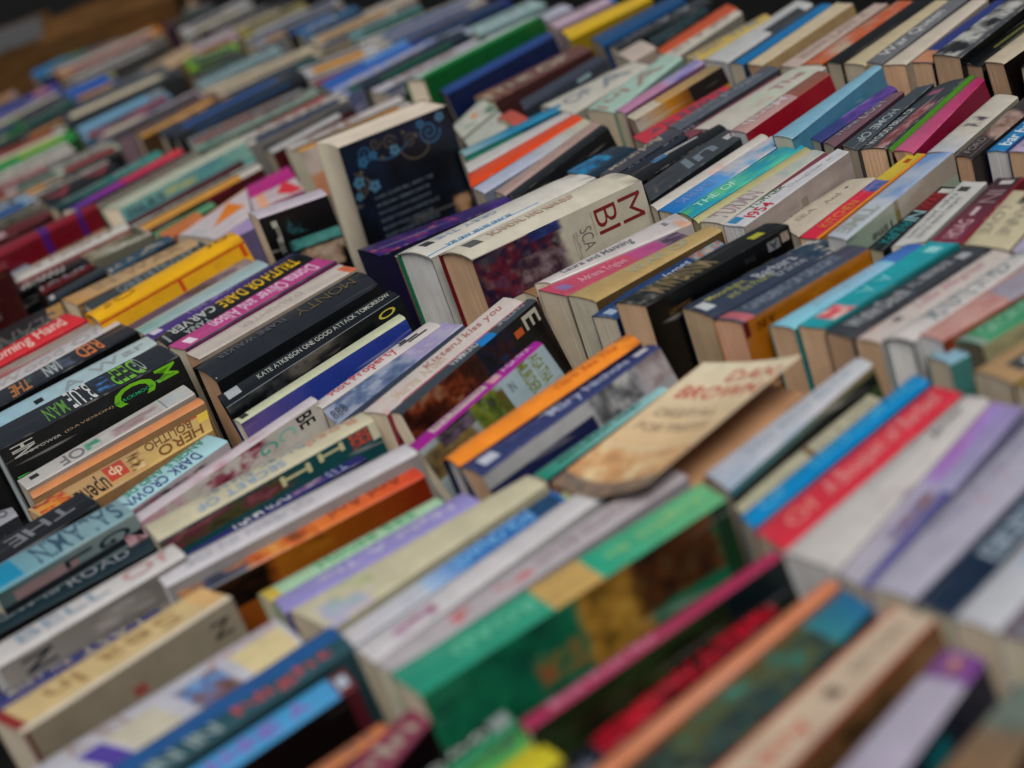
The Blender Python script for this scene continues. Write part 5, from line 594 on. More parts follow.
{'p':(-1.4039,1.1519),'y':0.1076,'q':[-0.0092,-0.0711,-0.0183,0.0865,0.0092,-0.0783,0.0183,0.063],'h':-0.0035,'ln':0.0,'k':'pb','pg':'cr','c':'2c3440','cv':'1c2028','vd':0.01,'l':'dark blue grey paperback with pale picture,fifth row','r':'S','t':1},
{'p':(-1.3595,1.1405),'y':-0.0787,'q':[-0.0215,-0.0639,-0.013,0.0729,0.0215,-0.0725,0.013,0.0635],'h':-0.0001,'ln':0.0,'k':'pb','pg':'cr','c':'181b1f','cv':'0c0e10','vd':0.01,'l':'black paperback with a white and blue stripe,fifth row','r':'S','sd':[('band',0.3,0.75,0.1,0.3,'a8acac'),('band',0.25,0.4,0.15,0.45,'2c6c94')]},
{'p':(-1.3207,1.122),'y':0.0942,'q':[-0.0206,-0.0601,-0.0226,0.0851,0.0206,-0.0966,0.0226,0.0716],'h':-0.0009,'ln':0.0,'k':'pb','pg':'cr','c':'40464c','cv':'202428','vd':0.01,'l':'graphite paperback with brown speckled title and silver disc,fifth row','r':'S','sd':[('pic',0.05,0.4,0.2,0.9,['40464c','7a6c64','3a3c40'],9),('ptx',0.42,0.75,0.2,0.8,'6f7a84'),('band',0.87,0.95,0.45,0.7,'a8aaac')]},
{'p':(-1.2755,1.1047),'y':0.0202,'q':[-0.0103,-0.0851,-0.0094,0.0927,0.0103,-0.0939,0.0094,0.0863],'h':-0.0014,'ln':0.0,'k':'pb','pg':'cr','c':'b8b4ae','cv':'8a8680','vd':0.01,'l':'off white paperback slim beside the blue seascape,fifth row','r':'S','sd':[('pic',0.45,0.6,0.3,1,['b8b4ae','c0a09c'],3)]},
{'p':(-1.2493,1.0997),'y':0.0243,'q':[-0.0161,-0.0883,-0.0156,0.0945,0.0161,-0.0928,0.0156,0.0866],'h':-0.0012,'ln':0.0,'k':'pb','pg':'cr','c':'2a7ab8','cv':'10486c','vd':0.01,'l':'sky blue paperback with pale cloudy far half,fifth row','r':'S','sd':[('grad',0,0.5,'0f70b0','5a94c4'),('pic',0.45,1,0,1,['a8acb8','7fa0b8','b8b0b0','5a9ab0'],8),('ptx',0.1,0.4,0.3,0.7,'6f8ac0')]},
{'p':(-1.2165,1.0918),'y':-0.0186,'q':[-0.0136,-0.0825,-0.0156,0.09,0.0136,-0.0887,0.0156,0.0813],'h':-0.0006,'ln':0.0,'k':'pb','pg':'cr','c':'3f9a8c','cv':'1c6c74','vd':0.01,'l':'jade green paperback with pale lettering,fifth row','r':'S','sd':[('pic',0,1,0,1,['4fa474','2a8aa0','5fb48c','2f94a0'],7),('ptx',0.1,0.45,0.3,0.75,'9ac8b8')]},
{'p':(-1.1921,1.0827),'y':-0.0305,'q':[-0.0081,-0.0821,-0.0101,0.0897,0.0081,-0.0878,0.0101,0.0802],'h':-0.001,'ln':0.0,'k':'pb','pg':'cr','c':'aaa67c','cv':'7c7850','vd':0.01,'l':'pale yellow paperback thin beside jade,fifth row','r':'S'},
{'p':(-1.1727,1.081),'y':0.004,'q':[-0.0162,-0.0842,-0.0129,0.0858,0.0162,-0.0829,0.0129,0.0813],'h':-0.001,'ln':0.0,'k':'pb','pg':'cr','c':'b4b0a8','cv':'8a8680','vd':0.01,'l':'white paperback with tall grey pink capitals,fifth row','r':'S','sd':[('txt','TURMIN',0.05,0.42,0.12,0.88,'9a8a90',1),('pic',0.6,1,0.1,0.9,['a4b0a8','b4b0a8','8a98a0'],7)]},
{'p':(-1.1543,1.0797),'y':0.0494,'q':[-0.0052,-0.079,-0.0067,0.0825,0.0052,-0.082,0.0067,0.0786],'h':-0.0015,'ln':0.0,'k':'pb','pg':'cr','c':'7a4048','cv':'4a2428','vd':0.01,'l':'dull maroon paperback thin with green foot,fifth row','r':'S','sd':[('pic',0,0.5,0,1,['5a6a54','3c4a40','8a8a80'],6)]},
{'p':(-1.1228,1.0654),'y':0.0229,'q':[-0.0143,-0.0855,-0.0099,0.088,0.0143,-0.0851,0.0099,0.0826],'h':0.0099,'ln':0.0,'k':'pb','pg':'wh','c':'b8b8bc','cv':'9c928e','vd':0.022,'l':'white paperback with red year 1954 and green lettering,fifth row','r':'S','sd':[('txt','1954',0.11,0.3,0.35,0.95,'b02434',1),('txt','TURNER',0.2,0.5,0.0,0.3,'4a6a54',1),('ptx',0.5,0.9,0.3,0.6,'a4a4ac'),('band',0.02,0.1,0.1,0.5,'3a7ca4')],'cd':[('pic',0,1,0,1,['9a908c','a49a96','8f8682'],6),('band',0.5,0.56,0.5,1,'847a74'),('ptx',0.1,0.5,0.85,1,'5a5250')]},
{'p':(-1.0931,1.0764),'y':0.0105,'q':[-0.0219,-0.0483,-0.0148,0.0518,0.0219,-0.0662,0.0148,0.0626],'h':-0.0124,'ln':0.0,'k':'pb','pg':'cr','c':'b2aa9c','cv':'8f877a','vd':0.01,'l':'cream paperback low and wide with faint lettering,fifth row','r':'S','sd':[('ptx',0.15,0.4,0.3,0.5,'9a9284'),('ptx',0.5,0.7,0.4,0.6,'9a9284'),('band',0.8,0.84,0.4,0.5,'5a5450')]},
{'p':(-1.0426,1.081),'y':0.0782,'q':[-0.0115,-0.0913,-0.0105,0.0939,0.0115,-0.0927,0.0105,0.0901],'h':0.0004,'ln':0.0,'k':'pb','pg':'cr','c':'c02c48','cv':'b06a20','vd':0.01,'l':'raspberry paperback with yellow far third,fifth row','r':'S','sd':[('band',0.66,1,0,1,'b8a43c'),('txt','KITCHEN',0.12,0.42,0.25,0.75,'c0803c',1),('pic',0.52,0.68,0,1,['2c4c84','5a6a9c','c02c48'],5),('band',0,1,0.88,1,'c08028'),('band',0.88,0.93,0.3,0.6,'a04c1c')]},
{'p':(-0.9922,1.0593),'y':0.1007,'q':[-0.0126,-0.0854,-0.0126,0.0845,0.0126,-0.0908,0.0126,0.0916],'h':0.0143,'ln':0.0,'k':'pb','pg':'wh','c':'a9b0b8','cv':'8f9a8c','vd':0.02,'l':'white paperback with blue far half and greenish front,fifth row','r':'S','sd':[('pic',0.4,1,0,1,['8fa0b8','6f8cb8','a0a8b4'],8),('ptx',0.05,0.35,0.2,0.8,'8f948f')],'cd':[('grad',0,0.45,'869a8a','9a9c90'),('grad',0.45,1,'a0988c','948a80'),('band',0.42,0.46,0,1,'7a6a3c'),('ptx',0.2,0.4,0.6,1,'3c423c')]},
{'p':(-0.9704,1.059),'y':0.1147,'q':[-0.0098,-0.0607,-0.011,0.0644,0.0098,-0.0667,0.011,0.063],'h':-0.0068,'ln':0.0,'k':'pb','pg':'cr','c':'0f2028','cv':'0a1014','vd':0.01,'l':'black paperback with teal letters and dark red far part,fifth row','r':'S','sd':[('txt','PHILIPPA',0.08,0.42,0.2,0.85,'16787c',-1),('ptx',0.44,0.6,0.2,0.9,'7fa0a8'),('band',0.6,0.92,0,1,'641420'),('ptx',0.62,0.9,0.2,0.8,'8a2c34'),('band',0.9,0.97,0.3,0.9,'b0b0ac')]},
{'p':(-0.939,1.0626),'y':0.1527,'q':[-0.0134,-0.0691,-0.0133,0.0639,0.0134,-0.0563,0.0133,0.0616],'h':-0.0007,'ln':0.0,'k':'pb','pg':'cr','c':'b2b2b0','cv':'8f8f8c','vd':0.01,'l':'white paperback with rows of small black print and seal,fifth row','r':'S','sd':[('ptx',0.1,0.8,0.15,0.4,'7f8284'),('ptx',0.1,0.75,0.5,0.7,'8a8c8e'),('band',0.84,0.92,0.2,0.6,'3c3c3c')]},
{'p':(-0.9052,1.0711),'y':0.1749,'q':[-0.0169,-0.0649,-0.0134,0.0649,0.0169,-0.0659,0.0134,0.066],'h':0.0004,'ln':0.0,'k':'pb','pg':'cr','c':'5c2c38','cv':'6a1020','vd':0.01,'l':'maroon paperback with white crescent and pale title,fifth row','r':'S','sd':[('grad',0,1,'783048','3c2c30'),('txt','HOAG',0.08,0.35,0.25,0.7,'b89aa0',1),('band',0.42,0.55,0.35,0.5,'b4a4a8'),('ptx',0.6,0.8,0.25,0.8,'8a7478'),('band',0.9,0.96,0.3,0.75,'b4b0b0'),('band',0,1,0.93,1,'7a1428')]},
{'p':(-0.8639,1.0592),'y':0.2037,'q':[-0.0227,-0.0462,-0.0232,0.0589,0.0227,-0.0572,0.0232,0.0446],'h':-0.0003,'ln':0.0,'k':'pb','pg':'cr','c':'b5ad94','cv':'948c74','vd':0.01,'l':'cream paperback wide with grey print and dark far picture,fifth row','r':'S','sd':[('ptx',0.2,0.7,0.1,0.35,'948e80'),('ptx',0.2,0.75,0.5,0.75,'948e80'),('pic',0.75,1,0.3,1,['3c3a38','8a8474','2c2a28'],5)]},
{'p':(-0.823,1.0532),'y':0.1658,'q':[-0.0128,-0.0435,-0.0142,0.0542,0.0128,-0.0531,0.0142,0.0424],'h':-0.0007,'ln':0.0,'k':'pb','pg':'cr','c':'a49cb0','cv':'7a7484','vd':0.01,'l':'lilac white paperback at the right edge,fifth row','r':'S','t':1},
{'p':(-0.7905,1.0444),'y':0.1523,'q':[-0.014,-0.0427,-0.0137,0.0524,0.014,-0.0513,0.0137,0.0416],'h':-0.0003,'ln':0.0,'k':'pb','pg':'cr','c':'7f7068','cv':'5a4c48','vd':0.05,'l':'grey brown paperback out at the right edge,fifth row','r':'S','t':1},
{'p':(-2.7539,1.3579),'y':-0.1018,'q':[-0.0179,-0.0818,-0.022,0.0908,0.0179,-0.0901,0.022,0.0811],'h':-0.0012,'ln':0.0,'k':'pb','pg':'cr','c':'7f9498','cv':'505f62','vd':0.01,'l':'grey teal paperback blurred,beside a cream one,sixth row','r':'T','t':1},
{'p':(-2.7141,1.3448),'y':-0.149,'q':[-0.0171,-0.0819,-0.0212,0.0893,0.0171,-0.0888,0.0212,0.0814],'h':-0.0019,'ln':0.0,'k':'pb','pg':'cr','c':'7f9498','cv':'505f62','vd':0.01,'l':'duller twin of the grey teal paperback blurred,beside a cream one,sixth row','r':'T','f':(0.81,0.0),'t':1},
{'p':(-2.6435,1.3419),'y':-0.3231,'q':[-0.0195,-0.1073,-0.0229,0.1061,0.0195,-0.1036,0.0229,0.1047],'h':-0.0004,'ln':0.0,'k':'pb','pg':'cr','c':'b2a894','cv':'7c735f','vd':0.01,'l':'cream paperback long pale spine,beside black,sixth row','r':'T','t':1},
{'p':(-2.6019,1.3295),'y':-0.3562,'q':[-0.0185,-0.1051,-0.022,0.1032,0.0185,-0.1008,0.022,0.1027],'h':-0.0045,'ln':0.0,'k':'pb','pg':'cr','c':'b2a894','cv':'7c735f','vd':0.01,'l':'duller twin of the cream paperback long pale spine,beside black,sixth row','r':'T','f':(0.94,0.0),'t':1},
{'p':(-2.5472,1.313),'y':-0.1687,'q':[-0.0254,-0.0838,-0.0311,0.0922,0.0254,-0.0895,0.0311,0.081],'h':0.0004,'ln':0.0,'k':'pb','pg':'cr','c':'0e1a1c','cv':'0a0c0e','vd':0.01,'l':'black paperback with teal tip,beside cream,sixth row','r':'T','sd':[('band',0.6,1,0.3,1,'124c4c')]},
{'p':(-2.5066,1.2589),'y':-0.3139,'q':[-0.0329,-0.061,-0.0416,0.0531,0.0329,-0.0571,0.0416,0.065],'h':-0.0013,'ln':0.0,'k':'pb','pg':'cr','c':'2c4c94','cv':'1c2c50','vd':0.01,'l':'royal blue paperback with yellow tip,beside black,sixth row','r':'T','sd':[('pic',0.5,1,0,1,['6a7084','a8a464','4a4c58'],4)]},
{'p':(-2.4432,1.3865),'y':-0.4481,'q':[-0.0372,-0.0695,-0.0387,0.0653,0.0372,-0.0644,0.0387,0.0686],'h':0.0001,'ln':0.0,'k':'pb','pg':'cr','c':'b0b0b4','cv':'7c7c80','vd':0.01,'l':'white paperback slim,before blue,sixth row','r':'T','sd':[('band',0,1,0.3349119571377387,0.5349119571377388,'0c0d10'),('band',0.1306723507628456,0.8142380913714082,0.5349119571377388,1,'b88a40'),('ptx',0.15,0.8475665923367227,0.08,0.2849119571377387,'8a7068')],'t':1},
{'p':(-2.367,1.3542),'y':-0.3661,'q':[-0.0269,-0.0676,-0.0285,0.0673,0.0269,-0.0667,0.0285,0.0669],'h':-0.0005,'ln':0.0,'k':'pb','pg':'cr','c':'a0a0a2','cv':'6c6c70','vd':0.01,'l':'silver grey paperback slim,before blue,sixth row','r':'T','sd':[('band',0,1,0.35323987151102776,0.5532398715110278,'14161a'),('band',0.022047365125166852,0.9636851789974235,0.5532398715110278,1,'8a2c34'),('ptx',0.15,0.7687944061612123,0.08,0.30323987151102777,'b0aca6')],'t':1},
{'p':(-2.323,1.3666),'y':-0.0264,'q':[-0.0316,-0.0767,-0.0355,0.1025,0.0316,-0.1002,0.0355,0.0743],'h':0.0003,'ln':0.0,'k':'pb','pg':'cr','c':'2a5ca0','cv':'1a3460','vd':0.01,'l':'cobalt blue paperback with lighter tip,sixth row','r':'T','sd':[('band',0.5,1,0,0.5,'5a8cc0')]},
{'p':(-2.2496,1.3576),'y':0.0036,'q':[-0.0365,-0.0954,-0.028,0.1159,0.0365,-0.115,0.028,0.0944],'h':0.0015,'ln':0.0,'k':'pb','pg':'cr','c':'8a94b8','cv':'5a6080','vd':0.01,'l':'lavender blue paperback broad,beside dark teal,sixth row','r':'T','sd':[('band',0,1,0.4687125743458076,0.6687125743458076,'0c0d10'),('band',0.06885969329553816,0.9503996541633726,0.6687125743458076,1,'1c5c4c'),('ptx',0.15,0.8751768203344752,0.08,0.4187125743458076,'b0aca6')],'t':1},
{'p':(-2.219,1.3893),'y':-0.0215,'q':[-0.0268,-0.0987,-0.0306,0.121,0.0268,-0.1184,0.0306,0.0961],'h':0.001,'ln':0.0,'k':'pb','pg':'cr','c':'122c40','cv':'0a1824','vd':0.01,'l':'dark teal paperback sharp edged between lavender and white,sixth row','r':'T','sd':[('band',0,1,0.5358348094659329,0.7358348094659328,'14161a'),('band',0.16975958488196785,0.8311938824026485,0.7358348094659328,1,'1c5c4c'),('ptx',0.15,0.6164402677234362,0.08,0.4858348094659329,'5a585c')]},
{'p':(-2.1434,1.3665),'y':-0.0349,'q':[-0.0347,-0.0968,-0.0227,0.1048,0.0347,-0.1059,0.0227,0.0979],'h':-0.0003,'ln':0.0,'k':'pb','pg':'cr','c':'b2b0b8','cv':'8a8890','vd':0.01,'l':'pale lilac paperback broad before the tall green one,sixth row','r':'T','sd':[('band',0,1,0.5552543010395717,0.7552543010395718,'0c0d10'),('band',0.006706425847146558,0.9429613933338676,0.7552543010395718,1,'1c3c5c'),('ptx',0.15,0.7625876995271543,0.08,0.5052543010395717,'8a7068')],'t':1},
{'p':(-2.1349,1.3056),'y':0.0522,'q':[-0.0266,-0.0077,-0.0268,0.0306,0.0266,-0.0301,0.0268,0.0072],'h':-0.013,'ln':0.0,'k':'pb','pg':'cr','c':'12161a','cv':'0a0c0e','vd':0.01,'l':'black paperback small,before the green one,sixth row','r':'T','sd':[('band',0,1,0.6190855610427107,0.8190855610427108,'1c1a1c'),('band',0.07285062176067372,0.8623678627378885,0.8190855610427108,1,'22262c'),('ptx',0.15,0.64458401585562,0.08,0.5690855610427107,'b0aca6')]},  # black volume stands for the shadow in front of the tall green hardback
{'p':(-2.031,1.3826),'y':-0.0403,'q':[-0.0151,-0.1275,-0.0168,0.117,0.0151,-0.1106,0.0168,0.1211],'h':0.0225,'ln':0.0,'k':'hb','pg':'cr','c':'9fb0aa','cv':'085a2c','vd':0.026,'l':'tall green hardback with pale spine and grass green front,sixth row','r':'T','sd':[('band',0,1,0.75,1,'0c7038')]},
{'p':(-1.9702,1.3684),'y':0.0071,'q':[-0.0179,-0.1018,-0.0177,0.1143,0.0179,-0.1144,0.0177,0.1018],'h':0.0056,'ln':12,'k':'hb','pg':'cr','c':'2c4a80','cv':'0c1c44','vd':0.024,'l':'navy hardback beside the tall green one,sixth row','r':'T'},
{'p':(-1.8623,1.3506),'y':-0.0897,'q':[-0.0311,-0.0902,-0.0243,0.0977,0.0311,-0.0948,0.0243,0.0873],'h':-0.0011,'ln':14,'k':'pb','pg':'cr','c':'6a4844','cv':'3a1414','vd':0.016,'l':'brown paperback with tan foot and dark brown front,sixth row','r':'T','sd':[('pic',0,0.2,0,1,['8a6a4c','6a4844'],3)],'t':1},
{'p':(-1.768,1.321),'y':0.0794,'q':[-0.019,-0.0662,-0.0157,0.0874,0.019,-0.096,0.0157,0.0747],'h':0.0003,'ln':18,'k':'pb','pg':'cr','c':'3c4250','cv':'30353f','vd':0.012,'l':'slate paperback with pale disc on its front,sixth row','r':'T','cd':[('band',0,0.2,0,1,'202630'),('band',0.62,0.78,0.2,0.6,'7f9498')]},
{'p':(-1.6753,1.3063),'y':-0.0397,'q':[-0.0458,-0.0672,-0.0266,0.08,0.0458,-0.0824,0.0266,0.0696],'h':0.0002,'ln':0.0,'k':'pb','pg':'cr','c':'b3b1a8','cv':'8c8a80','vd':0.01,'l':'off white paperback broad blurred,beside mint,sixth row','r':'T','t':1},
{'p':(-1.6109,1.3173),'y':0.212,'q':[-0.0296,-0.0777,-0.0215,0.0975,0.0296,-0.0983,0.0215,0.0785],'h':0.0015,'ln':0.0,'k':'pb','pg':'cr','c':'9ab2a8','cv':'6f8880','vd':0.01,'l':'pale mint paperback broad blurred,beside off white,sixth row','r':'T','t':1},
{'p':(-1.5602,1.3101),'y':0.069,'q':[-0.0123,-0.0765,-0.0119,0.0833,0.0123,-0.0824,0.0119,0.0755],'h':0.0015,'ln':0.0,'k':'pb','pg':'cr','c':'a87c98','cv':'70506a','vd':0.01,'l':'pink paperback with violet blue far end,sixth row','r':'T','sd':[('pic',0.5,1,0,1,['8a84b0','5c60a4','a89cb0'],5)]},
{'p':(-1.5091,1.2857),'y':0.0263,'q':[-0.0122,-0.0742,-0.0119,0.081,0.0122,-0.0845,0.0119,0.0777],'h':0.0063,'ln':14,'k':'pb','pg':'cr','c':'b4ac9c','cv':'a87824','vd':0.02,'l':'white paperback with amber and dark brown front,sixth row','r':'T','sd':[('grad',0.3,1,'b0905c','8a7c60')],'cd':[('grad',0,0.35,'a49a94','a8803c'),('grad',0.35,0.6,'b07818','6a400c'),('band',0.6,1,0,1,'1c120a')]},
{'p':(-1.4455,1.2388),'y':-0.0602,'q':[-0.0198,-0.0687,-0.0168,0.081,0.0198,-0.0819,0.0168,0.0696],'h':-0.0005,'ln':0.0,'k':'pb','pg':'cr','c':'b03848','cv':'7a2430','vd':0.01,'l':'coral paperback with pink foot,beside slate,sixth row','r':'T','t':1},
{'p':(-1.4222,1.283),'y':0.0144,'q':[-0.0139,-0.0857,-0.0143,0.0902,0.0139,-0.0919,0.0143,0.0874],'h':0.0013,'ln':0.0,'k':'pb','pg':'cr','c':'545a64','cv':'3c3c44','vd':0.01,'l':'steel grey paperback with darker title,sixth row','r':'T','t':1},
{'p':(-1.392,1.2688),'y':0.0185,'q':[-0.0109,-0.0796,-0.0088,0.0871,0.0109,-0.0888,0.0088,0.0813],'h':-0.0016,'ln':0.0,'k':'pb','pg':'cr','c':'7a4450','cv':'54303a','vd':0.01,'l':'dusty maroon paperback thin before white,sixth row','r':'T'},
{'p':(-1.3677,1.2898),'y':0.0213,'q':[-0.0303,-0.0886,-0.025,0.0906,0.0303,-0.0926,0.025,0.0906],'h':-0.0013,'ln':0.0,'k':'pb','pg':'cr','c':'b3b0a8','cv':'8c8a82','vd':0.01,'l':'white paperback very wide with rosy letters and green specks,sixth row','r':'T','sd':[('pic',0.3,1,0.2,1,['b3b0a8','a8b4a4','b49a98','b3b0a8'],9),('ptx',0.6,0.9,0.4,0.7,'9a7c7c')]},
{'p':(-1.3128,1.2666),'y':0.0799,'q':[-0.0142,-0.0797,-0.0129,0.0871,0.0142,-0.0846,0.0129,0.0771],'h':0.0062,'ln':10,'k':'pb','pg':'wh','c':'a88a88','cv':'8a0f28','vd':0.022,'l':'rosy paperback with pale title and deep red front,sixth row','r':'T','sd':[('ptx',0.1,0.55,0.2,0.7,'c0b4b8'),('band',0.6,1,0,1,'8a5a4c')]},
{'p':(-1.2316,1.2595),'y':0.1147,'q':[-0.0159,-0.0905,-0.008,0.0967,0.0159,-0.0985,0.008,0.0924],'h':0.0124,'ln':6,'k':'pb','pg':'cr','c':'7aa4b8','cv':'4a7c94','vd':0.016,'l':'light blue paperback plain with sloping front,sixth row','r':'T'},
{'p':(-1.202,1.2595),'y':0.0315,'q':[-0.0109,-0.065,-0.01,0.0746,0.0109,-0.0735,0.01,0.0639],'h':-0.0011,'ln':0.0,'k':'pb','pg':'cr','c':'3c4478','cv':'1c2c50','vd':0.01,'l':'indigo paperback with lilac picture,sixth row','r':'T','sd':[('pic',0.3,1,0,1,['6a4c94','8a78b4','4a3c80'],6)]},
{'p':(-1.177,1.2432),'y':0.094,'q':[-0.011,-0.0604,-0.007,0.0602,0.011,-0.07,0.007,0.0702],'h':0.0004,'ln':0.0,'k':'pb','pg':'cr','c':'6f5660','cv':'4a3840','vd':0.01,'l':'dusky mauve paperback beside slate titled ones,sixth row','r':'T','t':1},
{'p':(-1.1492,1.252),'y':0.1512,'q':[-0.0135,-0.0729,-0.0085,0.075,0.0135,-0.086,0.0085,0.0839],'h':0.0013,'ln':0.0,'k':'pb','pg':'cr','c':'444c54','cv':'2c3238','vd':0.01,'l':'steel blue paperback with white capitals,sixth row','r':'T','sd':[('ptx',0.1,0.6,0.3,0.8,'8f989c')]},
{'p':(-1.1236,1.2599),'y':0.1598,'q':[-0.0155,-0.085,-0.013,0.0742,0.0155,-0.0842,0.013,0.0951],'h':-0.0004,'ln':0.0,'k':'pb','pg':'tan','c':'3c4248','cv':'2c3034','vd':0.01,'l':'dark grey paperback with white capitals and coral print,sixth row','r':'T','sd':[('ptx',0.05,0.6,0.1,0.4,'a8acac'),('pic',0.0,0.7,0.5,0.95,['8a5458','a09490','6a4448','3c4248'],11),('band',0.8,0.88,0.2,0.6,'8a5468')]},
{'p':(-1.1041,1.267),'y':0.1802,'q':[-0.0042,-0.0905,-0.0044,0.0938,0.0042,-0.0958,0.0044,0.0925],'h':-0.0002,'ln':0.0,'k':'pb','pg':'cr','c':'4c8024','cv':'2c4c14','vd':0.01,'l':'lime green paperback thin line beside hot pink,sixth row','r':'T'},
{'p':(-1.0819,1.2559),'y':0.2036,'q':[-0.0132,-0.0872,-0.0074,0.0947,0.0132,-0.0943,0.0074,0.0868],'h':0.0031,'ln':10,'k':'pb','pg':'tan','c':'a8346c','cv':'7a1038','vd':0.016,'l':'hot pink paperback with glossy dark magenta front,sixth row','r':'T','sd':[('grad',0,1,'b45c80','a02860')]},
{'p':(-1.0363,1.2452),'y':0.13,'q':[-0.015,-0.068,-0.0153,0.0719,0.015,-0.0685,0.0153,0.0646],'h':-0.0007,'ln':0.0,'k':'pb','pg':'cr','c':'b2aea4','cv':'8c887c','vd':0.01,'l':'white paperback with a small dark picture halfway,sixth row','r':'T','sd':[('pic',0.42,0.62,0.2,0.9,['4a4c5c','b2aea4','5c3c3c'],4),('grad',0,0.4,'a8acb4','b2aea4')]},
{'p':(-0.9983,1.2344),'y':0.1122,'q':[-0.0104,-0.0666,-0.0127,0.0743,0.0104,-0.0709,0.0127,0.0632],'h':0.0015,'ln':0.0,'k':'pb','pg':'tan','c':'3c3434','cv':'241c1c','vd':0.01,'l':'dark brown paperback with grey print and orange picture,sixth row','r':'T','sd':[('pic',0.3,0.8,0,1,['8a7468','5a3c34','3c3434','a08c84'],8),('ptx',0.05,0.3,0.3,0.7,'7a7474')]},
{'p':(-0.9723,1.2474),'y':0.0941,'q':[-0.0122,-0.0612,-0.0125,0.0673,0.0122,-0.0629,0.0125,0.0567],'h':-0.0004,'ln':0.0,'k':'pb','pg':'wh','c':'1f78a8','cv':'1c2c5c','vd':0.01,'l':'blue paperback with white slanting title,sixth row','r':'T','sd':[('txt','bar balm',0.1,0.6,0.25,0.8,'c0ccd4',1),('band',0,1,0.85,1,'1c2c5c')]},
{'p':(-0.9417,1.2407),'y':0.0606,'q':[-0.0145,-0.056,-0.016,0.0633,0.0145,-0.0588,0.016,0.0516],'h':0.0015,'ln':0.0,'k':'pb','pg':'tan','c':'a89ab4','cv':'3c2c6c','vd':0.01,'l':'lilac white paperback with indigo edge at the right,sixth row','r':'T','t':1},
{'p':(-0.9055,1.2315),'y':0.0439,'q':[-0.0156,-0.0518,-0.0158,0.058,0.0156,-0.0558,0.0158,0.0496],'h':0.0013,'ln':0.0,'k':'pb','pg':'cr','c':'7c7480','cv':'5c5464','vd':0.05,'l':'grey lilac paperback beyond the right edge,sixth row','r':'T','t':1},
{'p':(-2.19,1.5648),'y':-0.195,'q':[-0.0348,-0.0578,-0.0348,0.0682,0.0348,-0.0709,0.0348,0.0604],'h':0.0003,'ln':0.0,'k':'pb','pg':'cr','c':'8fa8a8','cv':'5f7878','vd':0.01,'l':'pale teal paperback far back,before lilac,seventh row','r':'U','t':1},
{'p':(-2.1009,1.5407),'y':-0.2698,'q':[-0.0243,-0.0697,-0.0246,0.0705,0.0243,-0.0694,0.0246,0.0686],'h':-0.0008,'ln':0.0,'k':'pb','pg':'cr','c':'a8a8b8','cv':'7c7c8c','vd':0.01,'l':'pale lilac paperback far back before the yellow one,seventh row','r':'U','t':1},
{'p':(-2.0098,1.5707),'y':-0.1899,'q':[-0.0259,-0.0461,-0.0206,0.0534,0.0259,-0.0577,0.0206,0.0505],'h':0.0015,'ln':0.0,'k':'pb','pg':'cr','c':'b09cac','cv':'807080','vd':0.01,'l':'pinkish lilac paperback far back beside bright yellow,seventh row','r':'U','t':1},
{'p':(-2.0063,1.6089),'y':-0.0914,'q':[-0.0152,-0.0242,-0.0154,0.0333,0.0152,-0.035,0.0154,0.0259],'h':-0.0,'ln':0.0,'k':'pb','pg':'cr','c':'2c74b4','cv':'1c4c78','vd':0.01,'l':'bright blue paperback short,far back,seventh row','r':'U'},
{'p':(-1.9357,1.5621),'y':-0.1599,'q':[-0.033,-0.0634,-0.0247,0.0819,0.033,-0.0888,0.0247,0.0704],'h':-0.0003,'ln':0.0,'k':'pb','pg':'cr','c':'c8a814','cv':'8a7410','vd':0.012,'l':'canary yellow paperback plain,far back,seventh row','r':'U'},
{'p':(-1.8236,1.5253),'y':-0.0308,'q':[-0.0307,-0.0686,-0.0267,0.091,0.0307,-0.0963,0.0267,0.0738],'h':0.0054,'ln':10,'k':'pb','pg':'cr','c':'124c78','cv':'0c385c','vd':0.01,'l':'ocean blue paperback plain with sloping front,seventh row','r':'U'},
{'p':(-1.7758,1.5227),'y':-0.0804,'q':[-0.0167,-0.0854,-0.0215,0.0966,0.0167,-0.0934,0.0215,0.0823],'h':0.0015,'ln':0.0,'k':'pb','pg':'cr','c':'34383c','cv':'1c1e20','vd':0.01,'l':'dark grey paperback with white print,far back,seventh row','r':'U','t':1},
{'p':(-1.7207,1.4204),'y':0.0069,'q':[-0.0315,-0.0107,-0.0308,0.0387,0.0315,-0.0379,0.0308,0.0099],'h':0.002,'ln':0.0,'k':'pb','pg':'cr','c':'b0a49c','cv':'9a8c84','vd':0.01,'l':'white pink paperback end with small picture,far back,seventh row','r':'U'},
{'p':(-1.7211,1.5091),'y':0.1131,'q':[-0.0209,-0.0461,-0.0133,0.0705,0.0209,-0.0794,0.0133,0.0549],'h':0.0033,'ln':8,'k':'pb','pg':'cr','c':'0f3438','cv':'10181c','vd':0.01,'l':'black teal paperback far back before orange,seventh row','r':'U'},
{'p':(-1.682,1.5023),'y':0.0872,'q':[-0.0151,-0.0729,-0.0204,0.0932,0.0151,-0.0892,0.0204,0.0689],'h':-0.0001,'ln':0.0,'k':'pb','pg':'cr','c':'b0542c','cv':'78381c','vd':0.01,'l':'orange paperback thin,far back beside white,seventh row','r':'U'},
{'p':(-1.6552,1.482),'y':0.1271,'q':[-0.0182,-0.0791,-0.016,0.098,0.0182,-0.0967,0.016,0.0777],'h':-0.0012,'ln':0.0,'k':'pb','pg':'cr','c':'b2aea4','cv':'807c74','vd':0.012,'l':'off white paperback far back beside orange,seventh row','r':'U','t':1},
{'p':(-1.5868,1.4699),'y':-0.0226,'q':[-0.0194,-0.0685,-0.0143,0.0816,0.0194,-0.0802,0.0143,0.0671],'h':0.0004,'ln':0.0,'k':'pb','pg':'cr','c':'b09c5c','cv':'807040','vd':0.01,'l':'honey paperback pale,far back with white edge,seventh row','r':'U','t':1},
